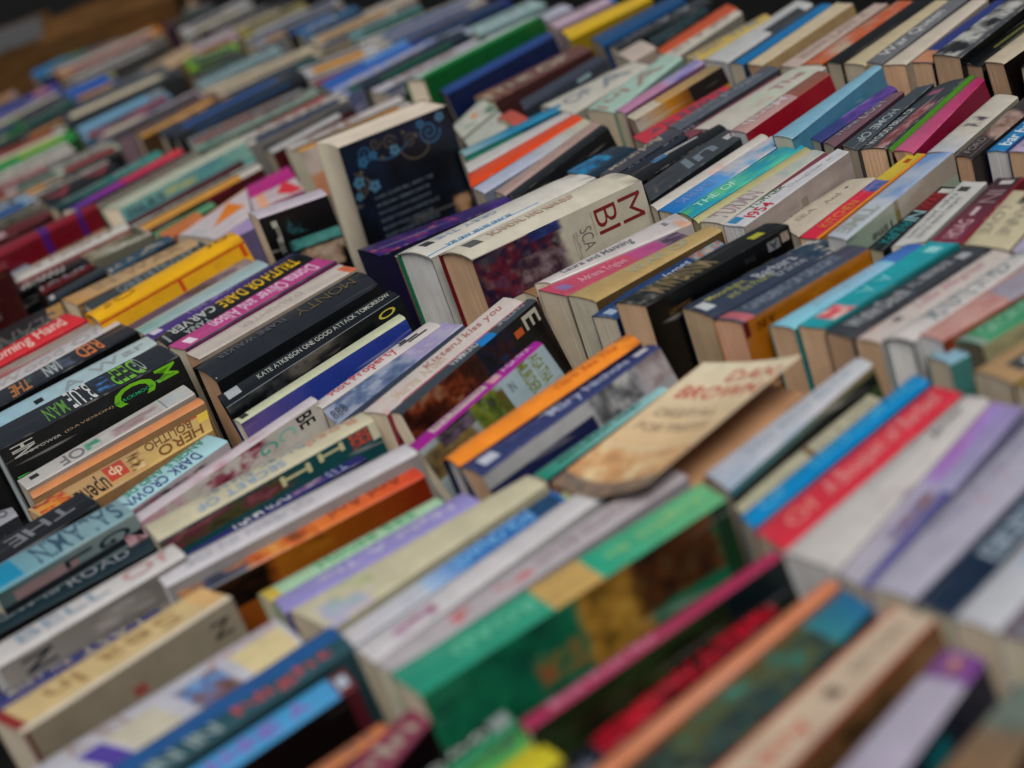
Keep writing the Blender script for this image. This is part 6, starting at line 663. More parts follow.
{'p':(-1.5509,1.4918),'y':0.1032,'q':[-0.0271,-0.0937,-0.0215,0.1116,0.0271,-0.1082,0.0215,0.0903],'h':-0.0002,'ln':0.0,'k':'pb','pg':'wh','c':'aeb0b0','cv':'7c7e80','vd':0.01,'l':'white paperback broad,far back beside thin blue,seventh row','r':'U','sd':[('band',0.5,0.9,0.6,1,'3c4044')]},
{'p':(-1.5093,1.485),'y':0.0953,'q':[-0.0155,-0.0938,-0.0145,0.1004,0.0155,-0.1026,0.0145,0.096],'h':-0.0007,'ln':0.0,'k':'pb','pg':'cr','c':'146c9c','cv':'0f3c5c','vd':0.01,'l':'blue paperback slim,far back before cream,seventh row','r':'U','sd':[('band',0,1,0,0.4,'14304c')]},
{'p':(-1.4676,1.4772),'y':0.1053,'q':[-0.0149,-0.0963,-0.0162,0.105,0.0149,-0.1051,0.0162,0.0963],'h':0.0029,'ln':8,'k':'pb','pg':'tan','c':'b8ac94','cv':'9a8464','vd':0.014,'l':'cream paperback thick with tan front,far back,seventh row','r':'U'},
{'p':(-1.4095,1.477),'y':0.086,'q':[-0.0159,-0.0965,-0.0118,0.1023,0.0159,-0.1047,0.0118,0.0989],'h':0.001,'ln':0.0,'k':'pb','pg':'cr','c':'ac9c94','cv':'7c6c64','vd':0.01,'l':'pinkish white paperback far back before orange red,seventh row','r':'U','t':1},
{'p':(-1.3822,1.4891),'y':0.0668,'q':[-0.0149,-0.1023,-0.0149,0.1019,0.0149,-0.0977,0.0149,0.0981],'h':-0.0016,'ln':0.0,'k':'pb','pg':'cr','c':'b0704c','cv':'7c4428','vd':0.01,'l':'orange red paperback with blotched spine,far back,seventh row','r':'U','sd':[('pic',0,1,0,1,['b0745c','b45c30','a89484','b0582c'],9)]},
{'p':(-1.3476,1.4884),'y':0.07,'q':[-0.0137,-0.095,-0.0193,0.1012,0.0137,-0.1024,0.0193,0.0961],'h':0.0001,'ln':0.0,'k':'pb','pg':'cr','c':'0c0d0e','cv':'060707','vd':0.01,'l':'black paperback plain and wide,far back,seventh row','r':'U'},
{'p':(-1.3189,1.4865),'y':0.1155,'q':[-0.0183,-0.0948,-0.0141,0.1021,0.0183,-0.1043,0.0141,0.097],'h':-0.0007,'ln':0.0,'k':'pb','pg':'cr','c':'b4a88c','cv':'8a7c60','vd':0.01,'l':'cream paperback plain wide spine,far back,seventh row','r':'U'},
{'p':(-1.29,1.4859),'y':0.1228,'q':[-0.0135,-0.0942,-0.0138,0.1011,0.0135,-0.1028,0.0138,0.096],'h':0.0014,'ln':0.0,'k':'pb','pg':'cr','c':'6a6c70','cv':'44464a','vd':0.01,'l':'grey paperback with white capitals,far back,seventh row','r':'U','sd':[('ptx',0.1,0.8,0.2,0.85,'b0b2b2')]},
{'p':(-1.2536,1.4781),'y':0.1207,'q':[-0.0159,-0.0989,-0.0119,0.1012,0.0159,-0.0992,0.0119,0.0969],'h':0.0029,'ln':0.0,'k':'pb','pg':'tan','c':'b8b0a4','cv':'8c847a','vd':0.01,'l':'white paperback wide with tan page end,far back,seventh row','r':'U'},
{'p':(-1.2248,1.4872),'y':0.0837,'q':[-0.0166,-0.0915,-0.016,0.095,0.0166,-0.0938,0.016,0.0903],'h':-0.0008,'ln':0.0,'k':'pb','pg':'tan','c':'2c3c78','cv':'1c2450','vd':0.01,'l':'dark blue paperback with peach picture at its foot,seventh row','r':'U','sd':[('pic',0,0.2,0,1,['b08468','a86a50'],3)]},
{'p':(-1.1849,1.4817),'y':0.1049,'q':[-0.0214,-0.086,-0.0188,0.0987,0.0214,-0.0986,0.0188,0.0859],'h':0.0093,'ln':0.0,'k':'pb','pg':'tan','c':'4a4c50','cv':'0c0d0e','vd':0.012,'l':'black and white paperback speckled like a tree,thick,far back,seventh row','r':'U','sd':[('pic',0,1,0,0.9,['b0b0ac','1c1e20','7a7c7c','0c0d0e','a0a09c'],18)]},
{'p':(-1.1486,1.4713),'y':0.0717,'q':[-0.0143,-0.0747,-0.0145,0.0874,0.0143,-0.0845,0.0145,0.0718],'h':-0.0011,'ln':0.0,'k':'pb','pg':'tan','c':'17181a','cv':'0c0d0e','vd':0.01,'l':'black paperback with olive lines,far back,seventh row','r':'U','sd':[('band',0.3,0.9,0.3,0.45,'6c6c3c'),('band',0.3,0.9,0.7,0.85,'5c5c34')]},
{'p':(-1.1073,1.4496),'y':0.0481,'q':[-0.0143,-0.0694,-0.0167,0.0799,0.0143,-0.0756,0.0167,0.0652],'h':0.0076,'ln':6,'k':'pb','pg':'tan','c':'b2a896','cv':'14080c','vd':0.012,'l':'cream paperback with black front,far back at right,seventh row','r':'U'},
{'p':(-1.0629,1.4483),'y':0.0309,'q':[-0.0178,-0.0614,-0.0177,0.0764,0.0178,-0.0722,0.0177,0.0571],'h':-0.0007,'ln':0.0,'k':'pb','pg':'cr','c':'1c1e24','cv':'101114','vd':0.05,'l':'black paperback far back at the right edge,seventh row','r':'U'},
{'p':(-3.3296,1.1304),'y':0.0829,'q':[-0.0347,-0.1028,-0.0265,0.1278,0.0347,-0.1302,0.0265,0.1053],'h':0.0003,'ln':0.0,'k':'pb','pg':'cr','c':'34408c','cv':'1c2450','vd':0.01,'l':'indigo blue paperback with pink tip,upper left,rearmost row','r':'V','sd':[('pic',0,1,0,1,['34408c','5a4a94','2c3c80','7a5a8c'],8),('band',0.75,0.9,0.0,1,'a06c84')]},
{'p':(-3.2656,1.1106),'y':0.1516,'q':[-0.0327,-0.1033,-0.0247,0.1322,0.0327,-0.1352,0.0247,0.1064],'h':-0.0031,'ln':0.0,'k':'pb','pg':'cr','c':'34408c','cv':'1c2450','vd':0.01,'l':'duller twin of the indigo blue paperback with pink tip,upper left,rearmost row','r':'V','f':(1.08,0.0),'sd':[('band',0,1,0.5563216965479181,0.756321696547918,'1c1a1c'),('band',0.09360759878658237,0.9551683936127024,0.756321696547918,1,'b4ac98'),('ptx',0.15,0.7688745534681347,0.08,0.506321696547918,'b0aca6')]},
{'p':(-3.1646,1.0843),'y':0.0985,'q':[-0.0232,-0.1062,-0.0241,0.1211,0.0232,-0.1193,0.0241,0.1045],'h':0.0005,'ln':0.0,'k':'pb','pg':'cr','c':'48545c','cv':'30383e','vd':0.01,'l':'grey paperback dull,upper left,rearmost row','r':'V','sd':[('band',0,1,0.5260557689744106,0.7260557689744107,'14161a'),('band',0.14528445150767516,0.8541422516201029,0.7260557689744107,1,'22262c'),('ptx',0.15,0.5243467433841047,0.08,0.47605576897441065,'8a7068')],'t':1},
{'p':(-3.1151,1.0742),'y':0.0904,'q':[-0.0222,-0.1047,-0.0231,0.119,0.0222,-0.1172,0.0231,0.103],'h':-0.0027,'ln':0.0,'k':'pb','pg':'cr','c':'48545c','cv':'30383e','vd':0.01,'l':'duller twin of the grey paperback dull,upper left,rearmost row','r':'V','f':(0.99,0.0),'sd':[('band',0,1,0.35941509914198455,0.5594150991419846,'0c0d10'),('band',0.10968325560620176,0.9979211134273813,0.5594150991419846,1,'1c5c4c'),('ptx',0.15,0.8758018675262174,0.08,0.30941509914198456,'b0aca6')],'t':1},
{'p':(-3.1346,1.0186),'y':0.1379,'q':[-0.0448,-0.0357,-0.0415,0.0663,0.0448,-0.0649,0.0415,0.0343],'h':0.0048,'ln':0.0,'k':'pb','pg':'cr','c':'146c2c','cv':'0c4c1c','vd':0.01,'l':'mid green paperback hardback at the left edge,upper left,rearmost row','r':'V','sd':[('band',0,1,0.3829482981158583,0.5829482981158582,'14161a'),('band',0.0183893321987036,0.8942530006971382,0.5829482981158582,1,'1c3c5c'),('ptx',0.15,0.7576982797695927,0.08,0.3329482981158583,'8a7068')]},
{'p':(-3.0439,1.0002),'y':0.2053,'q':[-0.0427,-0.0317,-0.0393,0.0676,0.0427,-0.0664,0.0393,0.0305],'h':-0.0002,'ln':0.0,'k':'pb','pg':'cr','c':'146c2c','cv':'0c4c1c','vd':0.01,'l':'duller twin of the mid green paperback hardback at the left edge,upper left,rearmost row','r':'V','f':(1.07,0.0),'sd':[('band',0,1,0.4390616195167745,0.6390616195167745,'0c0d10'),('band',0.009580213212117617,0.9666855162493466,0.6390616195167745,1,'22262c'),('ptx',0.15,0.6223795552268432,0.08,0.38906161951677454,'b0aca6')]},
{'p':(-3.0044,1.1056),'y':0.0924,'q':[-0.0254,-0.0844,-0.0222,0.0985,0.0254,-0.0971,0.0222,0.083],'h':0.0008,'ln':0.0,'k':'pb','pg':'cr','c':'141c40','cv':'0c1024','vd':0.01,'l':'dark navy paperback upper left before black,rearmost row','r':'V','sd':[('band',0,1,0.6062795271214961,0.8062795271214962,'0c0d10'),('band',0.03587728842456626,0.9017258355625776,0.8062795271214962,1,'b88a40'),('ptx',0.15,0.5752235428431901,0.08,0.5562795271214961,'5a585c')]},
{'p':(-2.9548,1.096),'y':0.1282,'q':[-0.0241,-0.0823,-0.0209,0.0978,0.0241,-0.0965,0.0209,0.081],'h':-0.0036,'ln':0.0,'k':'pb','pg':'cr','c':'141c40','cv':'0c1024','vd':0.01,'l':'duller twin of the dark navy paperback upper left before black,rearmost row','r':'V','f':(0.83,0.0),'sd':[('band',0,1,0.32952591236253814,0.5295259123625382,'14161a'),('band',0.15815981642600957,0.8173638366787689,0.5295259123625382,1,'b4ac98'),('ptx',0.15,0.7393146040301656,0.08,0.27952591236253815,'5a585c')]},
{'p':(-3.4686,1.1448),'y':-0.0289,'q':[-0.0235,-0.0518,-0.0238,0.0628,0.0235,-0.062,0.0238,0.051],'h':0.0001,'ln':0.0,'k':'pb','pg':'cr','c':'9c8480','cv':'6c5854','vd':0.01,'l':'pinkish grey paperback upper left corner of rows,rearmost row','r':'V','sd':[('band',0,1,0.5187318921543128,0.7187318921543129,'14161a'),('band',0.10792661660554098,0.8973080060231398,0.7187318921543129,1,'b88a40'),('ptx',0.15,0.7089264977726318,0.08,0.4687318921543128,'5a585c')],'t':1},
{'p':(-3.4207,1.1324),'y':-0.0351,'q':[-0.0225,-0.0511,-0.0228,0.0619,0.0225,-0.0612,0.0228,0.0503],'h':-0.0035,'ln':0.0,'k':'pb','pg':'cr','c':'9c8480','cv':'6c5854','vd':0.02,'l':'duller twin of the pinkish grey paperback upper left corner of rows,rearmost row','r':'V','f':(0.94,0.0),'sd':[('band',0,1,0.553973519834307,0.7539735198343069,'14161a'),('band',0.13772105790531927,0.9783017826473948,0.7539735198343069,1,'1c3c5c'),('ptx',0.15,0.7217860076298916,0.08,0.5039735198343069,'5a585c')],'t':1},
{'p':(-3.1903,1.2517),'y':-0.2876,'q':[-0.0338,-0.053,-0.029,0.0547,0.0338,-0.0547,0.029,0.0529],'h':-0.0007,'ln':0.0,'k':'pb','pg':'cr','c':'1c5ca8','cv':'103c70','vd':0.01,'l':'strong blue paperback with yellow end,upper left,rearmost row','r':'V','sd':[('band',0.88,1,0,1,'8a8430')]},
{'p':(-3.1296,1.2322),'y':-0.1988,'q':[-0.0326,-0.0499,-0.0278,0.0577,0.0326,-0.058,0.0278,0.0503],'h':-0.0029,'ln':0.0,'k':'pb','pg':'cr','c':'1c5ca8','cv':'103c70','vd':0.01,'l':'duller twin of the strong blue paperback with yellow end,upper left,rearmost row','r':'V','f':(0.87,0.0),'sd':[('band',0,1,0.4091011402691008,0.6091011402691009,'0c0d10'),('band',0.15598111565769457,0.8526961726239886,0.6091011402691009,1,'b88a40'),('ptx',0.15,0.6251503978153108,0.08,0.35910114026910084,'5a585c')]},
{'p':(-3.0483,1.2542),'y':0.0974,'q':[-0.0183,-0.0996,-0.0231,0.114,0.0183,-0.1099,0.0231,0.0956],'h':-0.0001,'ln':0.0,'k':'pb','pg':'cr','c':'4c5458','cv':'2c3234','vd':0.01,'l':'dull grey paperback dark,upper left,rearmost row','r':'V','t':1},
{'p':(-3.0047,1.2439),'y':0.0499,'q':[-0.0175,-0.0966,-0.0225,0.1089,0.0175,-0.1051,0.0225,0.0927],'h':-0.0034,'ln':0.0,'k':'pb','pg':'cr','c':'4c5458','cv':'2c3234','vd':0.01,'l':'duller twin of the dull grey paperback dark,upper left,rearmost row','r':'V','f':(0.96,0.0),'t':1},
{'p':(-3.0712,1.2982),'y':0.1641,'q':[-0.0261,-0.0379,-0.0268,0.062,0.0261,-0.0634,0.0268,0.0393],'h':0.0008,'ln':0.0,'k':'pb','pg':'cr','c':'0c0e12','cv':'08090b','vd':0.01,'l':'black paperback short,upper left,rearmost row','r':'V','sd':[('band',0,1,0.4878658080748821,0.6878658080748821,'14161a'),('band',0.04896991058762963,0.8168649432045357,0.6878658080748821,1,'b88a40'),('ptx',0.15,0.8871078597813332,0.08,0.4378658080748821,'5a585c')]},
{'p':(-3.014,1.2831),'y':0.1504,'q':[-0.0253,-0.0398,-0.026,0.0629,0.0253,-0.0643,0.026,0.0412],'h':-0.0027,'ln':0.0,'k':'pb','pg':'cr','c':'0c0e12','cv':'08090b','vd':0.01,'l':'duller twin of the black paperback short,upper left,rearmost row','r':'V','f':(0.97,0.0),'sd':[('band',0,1,0.3965414104722799,0.5965414104722799,'14161a'),('band',0.14012047834512076,0.8096062223666941,0.5965414104722799,1,'1c3c5c'),('ptx',0.15,0.8184724548042366,0.08,0.34654141047227993,'2c2e34')]},
{'p':(-3.5943,1.4171),'y':0.0844,'q':[-0.0272,-0.114,-0.0253,0.1337,0.0272,-0.1333,0.0253,0.1136],'h':-0.0015,'ln':0.0,'k':'pb','pg':'cr','c':'2c7ca0','cv':'0c2c54','vd':0.01,'l':'light blue paperback turning green at its far half,upper left,rearmost row','r':'V','sd':[('grad',0,0.4,'1f74ac','3c8490'),('grad',0.4,1,'4c8c74','3c7c54')]},
{'p':(-3.5393,1.4019),'y':0.0994,'q':[-0.026,-0.1133,-0.0242,0.1336,0.026,-0.1333,0.0242,0.113],'h':-0.0038,'ln':0.0,'k':'pb','pg':'cr','c':'2c7ca0','cv':'0c2c54','vd':0.01,'l':'duller twin of the light blue paperback turning green at its far half,upper left','r':'V','f':(0.8,0.0),'sd':[('band',0,1,0.6099354593790012,0.8099354593790011,'0c0d10'),('band',0.08411559577205321,0.8627858957348233,0.8099354593790011,1,'b0b0b0'),('ptx',0.15,0.8584359922585159,0.08,0.5599354593790011,'5a585c')]},
{'p':(-3.4768,1.4351),'y':-0.1243,'q':[-0.0319,-0.1199,-0.0253,0.1306,0.0319,-0.1319,0.0253,0.1212],'h':-0.0001,'ln':10,'k':'pb','pg':'tan','c':'b87c2c','cv':'7a6448','vd':0.01,'l':'amber paperback between green blue and grey ones,upper left,rearmost row','r':'V','sd':[('band',0,1,0.5011551250510785,0.7011551250510786,'14161a'),('band',0.028694303060771056,0.937515174829153,0.7011551250510786,1,'b0b0b0'),('ptx',0.15,0.7912080736374767,0.08,0.4511551250510785,'8a7068')]},
{'p':(-3.4203,1.4174),'y':-0.072,'q':[-0.0306,-0.1197,-0.024,0.1334,0.0306,-0.135,0.024,0.1213],'h':-0.0017,'ln':10,'k':'pb','pg':'tan','c':'b87c2c','cv':'7a6448','vd':0.01,'l':'duller twin of the amber paperback between green blue and grey ones,upper left,rearmost row','r':'V','f':(0.87,0.0),'sd':[('band',0,1,0.3936932015216948,0.5936932015216948,'14161a'),('band',0.11238616277313906,0.8642556206374301,0.5936932015216948,1,'8a2c34'),('ptx',0.15,0.5677451018611495,0.08,0.3436932015216948,'2c2e34')]},
{'p':(-3.3349,1.3824),'y':0.0118,'q':[-0.0246,-0.1158,-0.023,0.1316,0.0246,-0.1298,0.023,0.114],'h':0.0012,'ln':0.0,'k':'pb','pg':'cr','c':'74706c','cv':'4c4a48','vd':0.01,'l':'grey paperback under the amber one,upper left,rearmost row','r':'V','sd':[('band',0,1,0.4742016195249841,0.674201619524984,'14161a'),('band',0.05710423891847689,0.8127046906089631,0.674201619524984,1,'b0b0b0'),('ptx',0.15,0.5109889123489327,0.08,0.4242016195249841,'b0aca6')],'t':1},
{'p':(-3.2862,1.3671),'y':0.0249,'q':[-0.0235,-0.1137,-0.0219,0.1301,0.0235,-0.1283,0.0219,0.1119],'h':-0.0029,'ln':0.0,'k':'pb','pg':'cr','c':'74706c','cv':'4c4a48','vd':0.05,'l':'duller twin of the grey paperback under the amber one,upper left,rearmost row','r':'V','f':(0.88,0.0),'sd':[('band',0,1,0.6393369272019072,0.8393369272019071,'14161a'),('band',0.08719101527303182,0.8516336082655486,0.8393369272019071,1,'b0b0b0'),('ptx',0.15,0.5924388573391368,0.08,0.5893369272019071,'8a7068')],'t':1},
{'p':(-2.9635,1.2122),'y':-0.1534,'q':[-0.0274,-0.1162,-0.0233,0.1241,0.0274,-0.1259,0.0233,0.1179],'h':0.0024,'ln':12,'k':'hb','pg':'cr','c':'3c4046','cv':'0a0b0d','vd':0.01,'l':'black hardback long with grey edge,upper left,rearmost row','r':'V','sd':[('band',0,1,0.3438631126794512,0.5438631126794512,'0c0d10'),('band',0.06607440912461793,0.8024891825963485,0.5438631126794512,1,'b4ac98'),('ptx',0.15,0.7907332628456851,0.08,0.2938631126794512,'b0aca6')]},
{'p':(-2.9136,1.1966),'y':-0.1198,'q':[-0.0262,-0.117,-0.0222,0.1269,0.0262,-0.1288,0.0222,0.1189],'h':0.0019,'ln':12,'k':'hb','pg':'cr','c':'3c4046','cv':'0a0b0d','vd':0.01,'l':'duller twin of the black hardback long with grey edge,upper left,rearmost row','r':'V','f':(1.07,0.0),'sd':[('band',0,1,0.3938559650302626,0.5938559650302626,'1c1a1c'),('band',0.03423908446813802,0.9418868663073079,0.5938559650302626,1,'22262c'),('ptx',0.15,0.8058734504536914,0.08,0.3438559650302626,'8a7068')]},
{'p':(-3.0813,1.383),'y':0.3138,'q':[-0.024,-0.0527,-0.0191,0.0842,0.024,-0.087,0.0191,0.0555],'h':-0.0002,'ln':0.0,'k':'pb','pg':'cr','c':'b09a7c','cv':'7c6848','vd':0.01,'l':'sand paperback upper left beside lime green,rearmost row','r':'V','t':1},
{'p':(-3.0296,1.3664),'y':0.3807,'q':[-0.0218,-0.0545,-0.0172,0.088,0.0218,-0.0912,0.0172,0.0577],'h':-0.0028,'ln':0.0,'k':'pb','pg':'cr','c':'b09a7c','cv':'7c6848','vd':0.01,'l':'duller twin of the sand paperback upper left beside lime green,rearmost row','r':'V','f':(1.03,0.0),'t':1},
{'p':(-2.947,1.4112),'y':-0.5342,'q':[-0.026,-0.0556,-0.0262,0.0483,0.026,-0.049,0.0262,0.0563],'h':0.0007,'ln':0.0,'k':'pb','pg':'cr','c':'7fac2c','cv':'547420','vd':0.01,'l':'lime green paperback bright,upper left,rearmost row','r':'V','sd':[('band',0,1,0.578171494232938,0.7781714942329381,'0c0d10'),('band',0.06669695424597687,0.8891660048290961,0.7781714942329381,1,'1c3c5c'),('ptx',0.15,0.6843988495952691,0.08,0.528171494232938,'8a7068')]},
{'p':(-2.8973,1.3909),'y':-0.538,'q':[-0.0252,-0.0559,-0.0254,0.0495,0.0252,-0.0502,0.0254,0.0567],'h':-0.0026,'ln':0.0,'k':'pb','pg':'cr','c':'7fac2c','cv':'547420','vd':0.01,'l':'duller twin of the lime green paperback bright,upper left,rearmost row','r':'V','f':(0.85,0.0),'sd':[('band',0,1,0.36003435667230665,0.5600343566723067,'0c0d10'),('band',0.15350018839237423,0.9872592540988127,0.5600343566723067,1,'22262c'),('ptx',0.15,0.8878660872323019,0.08,0.31003435667230667,'b0aca6')]},
{'p':(-3.0665,1.4831),'y':-0.1229,'q':[-0.0266,-0.0399,-0.0279,0.0543,0.0266,-0.0537,0.0279,0.0393],'h':-0.0001,'ln':0.0,'k':'pb','pg':'cr','c':'a8949c','cv':'78686c','vd':0.01,'l':'pale pink paperback with dark letters,upper left,rearmost row','r':'V','sd':[('band',0,1,0.33624706711178737,0.5362470671117874,'14161a'),('band',0.13709963418887747,0.8415114611059576,0.5362470671117874,1,'b0b0b0'),('ptx',0.15,0.5131482479243628,0.08,0.2862470671117874,'5a585c')],'t':1},
{'p':(-3.0131,1.4621),'y':-0.152,'q':[-0.0258,-0.0399,-0.0272,0.053,0.0258,-0.0524,0.0272,0.0393],'h':-0.0017,'ln':0.0,'k':'pb','pg':'cr','c':'a8949c','cv':'78686c','vd':0.028,'l':'duller twin of the pale pink paperback with dark letters,upper left,rearmost row','r':'V','f':(1.04,0.0),'sd':[('band',0,1,0.4686980020014187,0.6686980020014187,'14161a'),('band',0.07854356983928382,0.8431239578147632,0.6686980020014187,1,'8a2c34'),('ptx',0.15,0.8286827898059976,0.08,0.4186980020014187,'2c2e34')],'t':1},
{'p':(-2.8167,1.3515),'y':0.0374,'q':[-0.0265,-0.0469,-0.027,0.0665,0.0265,-0.0654,0.027,0.0458],'h':-0.0004,'ln':0.0,'k':'pb','pg':'cr','c':'3c1820','cv':'240c14','vd':0.01,'l':'dark maroon paperback thin,upper left,rearmost row','r':'V','sd':[('band',0,1,0.49685138598485656,0.6968513859848566,'14161a'),('band',0.15291331820350906,0.9570488560819004,0.6968513859848566,1,'1c5c4c'),('ptx',0.15,0.6407083565260199,0.08,0.4468513859848566,'5a585c')]},
{'p':(-3.2936,1.6175),'y':0.0695,'q':[-0.0243,-0.081,-0.0225,0.1015,0.0243,-0.1017,0.0225,0.0812],'h':-0.0003,'ln':0.0,'k':'pb','pg':'cr','c':'b0b0b0','cv':'7c7c7c','vd':0.01,'l':'white paperback at the top,before black,rearmost row','r':'V','sd':[('band',0,1,0.5849809962797702,0.7849809962797702,'1c1a1c'),('band',0.16804198311033486,0.9699668348760391,0.7849809962797702,1,'22262c'),('ptx',0.15,0.660342950669448,0.08,0.5349809962797701,'5a585c')],'t':1},
{'p':(-3.2444,1.6003),'y':0.0895,'q':[-0.0231,-0.0809,-0.0213,0.1021,0.0231,-0.1024,0.0213,0.0811],'h':-0.0019,'ln':0.0,'k':'pb','pg':'cr','c':'b0b0b0','cv':'7c7c7c','vd':0.01,'l':'duller twin of the white paperback at the top,before black,rearmost row','r':'V','f':(0.84,0.0),'sd':[('band',0,1,0.34998915635859706,0.549989156358597,'0c0d10'),('band',0.09802260157700318,0.8075488017406601,0.549989156358597,1,'b4ac98'),('ptx',0.15,0.6587964746317865,0.08,0.2999891563585971,'2c2e34')],'t':1},
{'p':(-3.136,1.6025),'y':-0.2308,'q':[-0.0269,-0.1007,-0.0269,0.1053,0.0269,-0.1051,0.0269,0.1005],'h':-0.001,'ln':0.0,'k':'pb','pg':'cr','c':'0f1420','cv':'0a0c10','vd':0.01,'l':'black blue paperback at the top,before olive,rearmost row','r':'V','sd':[('band',0,1,0.6150635907225754,0.8150635907225754,'0c0d10'),('band',0.15929444103991508,0.9510102962315984,0.8150635907225754,1,'22262c'),('ptx',0.15,0.7731614186470095,0.08,0.5650635907225754,'b0aca6')]},
{'p':(-3.0837,1.5858),'y':-0.2313,'q':[-0.0259,-0.1003,-0.0259,0.1053,0.0259,-0.1051,0.0259,0.1001],'h':-0.0037,'ln':0.0,'k':'pb','pg':'cr','c':'0f1420','cv':'0a0c10','vd':0.01,'l':'duller twin of the black blue paperback at the top,before olive,rearmost row','r':'V','f':(0.99,0.0),'sd':[('band',0,1,0.580129730102745,0.780129730102745,'14161a'),('band',0.13773390205216726,0.8207076661463734,0.780129730102745,1,'b4ac98'),('ptx',0.15,0.8253049683245846,0.08,0.530129730102745,'b0aca6')]},
{'p':(-3.0082,1.594),'y':-0.165,'q':[-0.0232,-0.0699,-0.023,0.0797,0.0232,-0.0812,0.023,0.0714],'h':0.0011,'ln':0.0,'k':'pb','pg':'cr','c':'a0944c','cv':'706830','vd':0.01,'l':'olive yellow paperback at the top,rearmost row','r':'V','sd':[('band',0,1,0.4110355011170752,0.6110355011170752,'0c0d10'),('band',0.1220482368947228,0.9027182867867303,0.6110355011170752,1,'22262c'),('ptx',0.15,0.7182620039682,0.08,0.3610355011170752,'8a7068')]},
{'p':(-2.9633,1.5768),'y':-0.162,'q':[-0.0222,-0.0712,-0.022,0.0814,0.0222,-0.0829,0.022,0.0727],'h':-0.0044,'ln':0.0,'k':'pb','pg':'cr','c':'a0944c','cv':'706830','vd':0.01,'l':'duller twin of the olive yellow paperback at the top,rearmost row','r':'V','f':(0.84,0.0),'sd':[('band',0,1,0.4574124238925843,0.6574124238925843,'1c1a1c'),('band',0.18477767547184704,0.9385612779221896,0.6574124238925843,1,'b0b0b0'),('ptx',0.15,0.7146874014932676,0.08,0.4074124238925843,'8a7068')]},
{'p':(-2.8915,1.5757),'y':-0.0674,'q':[-0.0226,-0.1016,-0.0234,0.114,0.0226,-0.1112,0.0234,0.0988],'h':0.0011,'ln':0.0,'k':'pb','pg':'cr','c':'a8a8b0','cv':'78787c','vd':0.01,'l':'silver lilac paperback at the top,before black,rearmost row','r':'V','sd':[('band',0,1,0.4269791661605885,0.6269791661605886,'1c1a1c'),('band',0.004031520604285133,0.9539921366009239,0.6269791661605886,1,'1c3c5c'),('ptx',0.15,0.6136688747596599,0.08,0.3769791661605885,'b0aca6')],'t':1},
{'p':(-2.8454,1.5603),'y':-0.0748,'q':[-0.0217,-0.0989,-0.0225,0.1111,0.0217,-0.1083,0.0225,0.0961],'h':-0.0024,'ln':0.0,'k':'pb','pg':'cr','c':'a8a8b0','cv':'78787c','vd':0.01,'l':'duller twin of the silver lilac paperback at the top,before black,rearmost row','r':'V','f':(0.8,0.0),'sd':[('band',0,1,0.3095683569501647,0.5095683569501648,'14161a'),('band',0.12213683810889159,0.9725855153197239,0.5095683569501648,1,'b88a40'),('ptx',0.15,0.622717001940683,0.08,0.2595683569501647,'b0aca6')],'t':1},
{'p':(-2.8091,1.5724),'y':-0.1576,'q':[-0.0334,-0.0538,-0.0334,0.0682,0.0334,-0.0693,0.0334,0.055],'h':-0.0002,'ln':0.0,'k':'pb','pg':'cr','c':'0c0e10','cv':'08090a','vd':0.01,'l':'black paperback short,at the top,rearmost row','r':'V','sd':[('band',0,1,0.3961096709610541,0.596109670961054,'1c1a1c'),('band',0.04688140015607032,0.8075583707591795,0.596109670961054,1,'2c5c94'),('ptx',0.15,0.7679764120633705,0.08,0.3461096709610541,'2c2e34')]},
{'p':(-2.7377,1.564),'y':-0.0632,'q':[-0.0388,-0.0534,-0.0353,0.0755,0.0388,-0.0786,0.0353,0.0565],'h':-0.0007,'ln':0.0,'k':'pb','pg':'cr','c':'2c6c94','cv':'1c4864','vd':0.01,'l':'blue paperback at the top with pale edge,rearmost row','r':'V','sd':[('band',0,1,0.6140033049359227,0.8140033049359228,'1c1a1c'),('band',0.16023639863469394,0.9864375885406332,0.8140033049359228,1,'1c3c5c'),('ptx',0.15,0.6932348862787799,0.08,0.5640033049359227,'b0aca6')],'t':1},
{'p':(-2.6352,1.5453),'y':-0.2026,'q':[-0.0241,-0.0784,-0.0228,0.0868,0.0241,-0.0853,0.0228,0.0769],'h':0.0009,'ln':0.0,'k':'pb','pg':'cr','c':'b0a898','cv':'7c7468','vd':0.01,'l':'cream paperback at the top,before white,rearmost row','r':'V','sd':[('band',0,1,0.6136457673637061,0.8136457673637061,'0c0d10'),('band',0.0683917402843606,0.9571362145900104,0.8136457673637061,1,'b88a40'),('ptx',0.15,0.6573638944896075,0.08,0.5636457673637061,'b0aca6')],'t':1},
{'p':(-2.5899,1.5277),'y':-0.186,'q':[-0.0231,-0.0763,-0.0217,0.0858,0.0231,-0.0843,0.0217,0.0748],'h':-0.0017,'ln':0.0,'k':'pb','pg':'cr','c':'b0a898','cv':'7c7468','vd':0.01,'l':'duller twin of the cream paperback at the top,before white,rearmost row','r':'V','f':(1.06,0.0),'sd':[('band',0,1,0.5349046963196875,0.7349046963196875,'14161a'),('band',0.035626688228251546,0.9306186892514443,0.7349046963196875,1,'1c3c5c'),('ptx',0.15,0.8640699317377349,0.08,0.4849046963196875,'2c2e34')],'t':1},
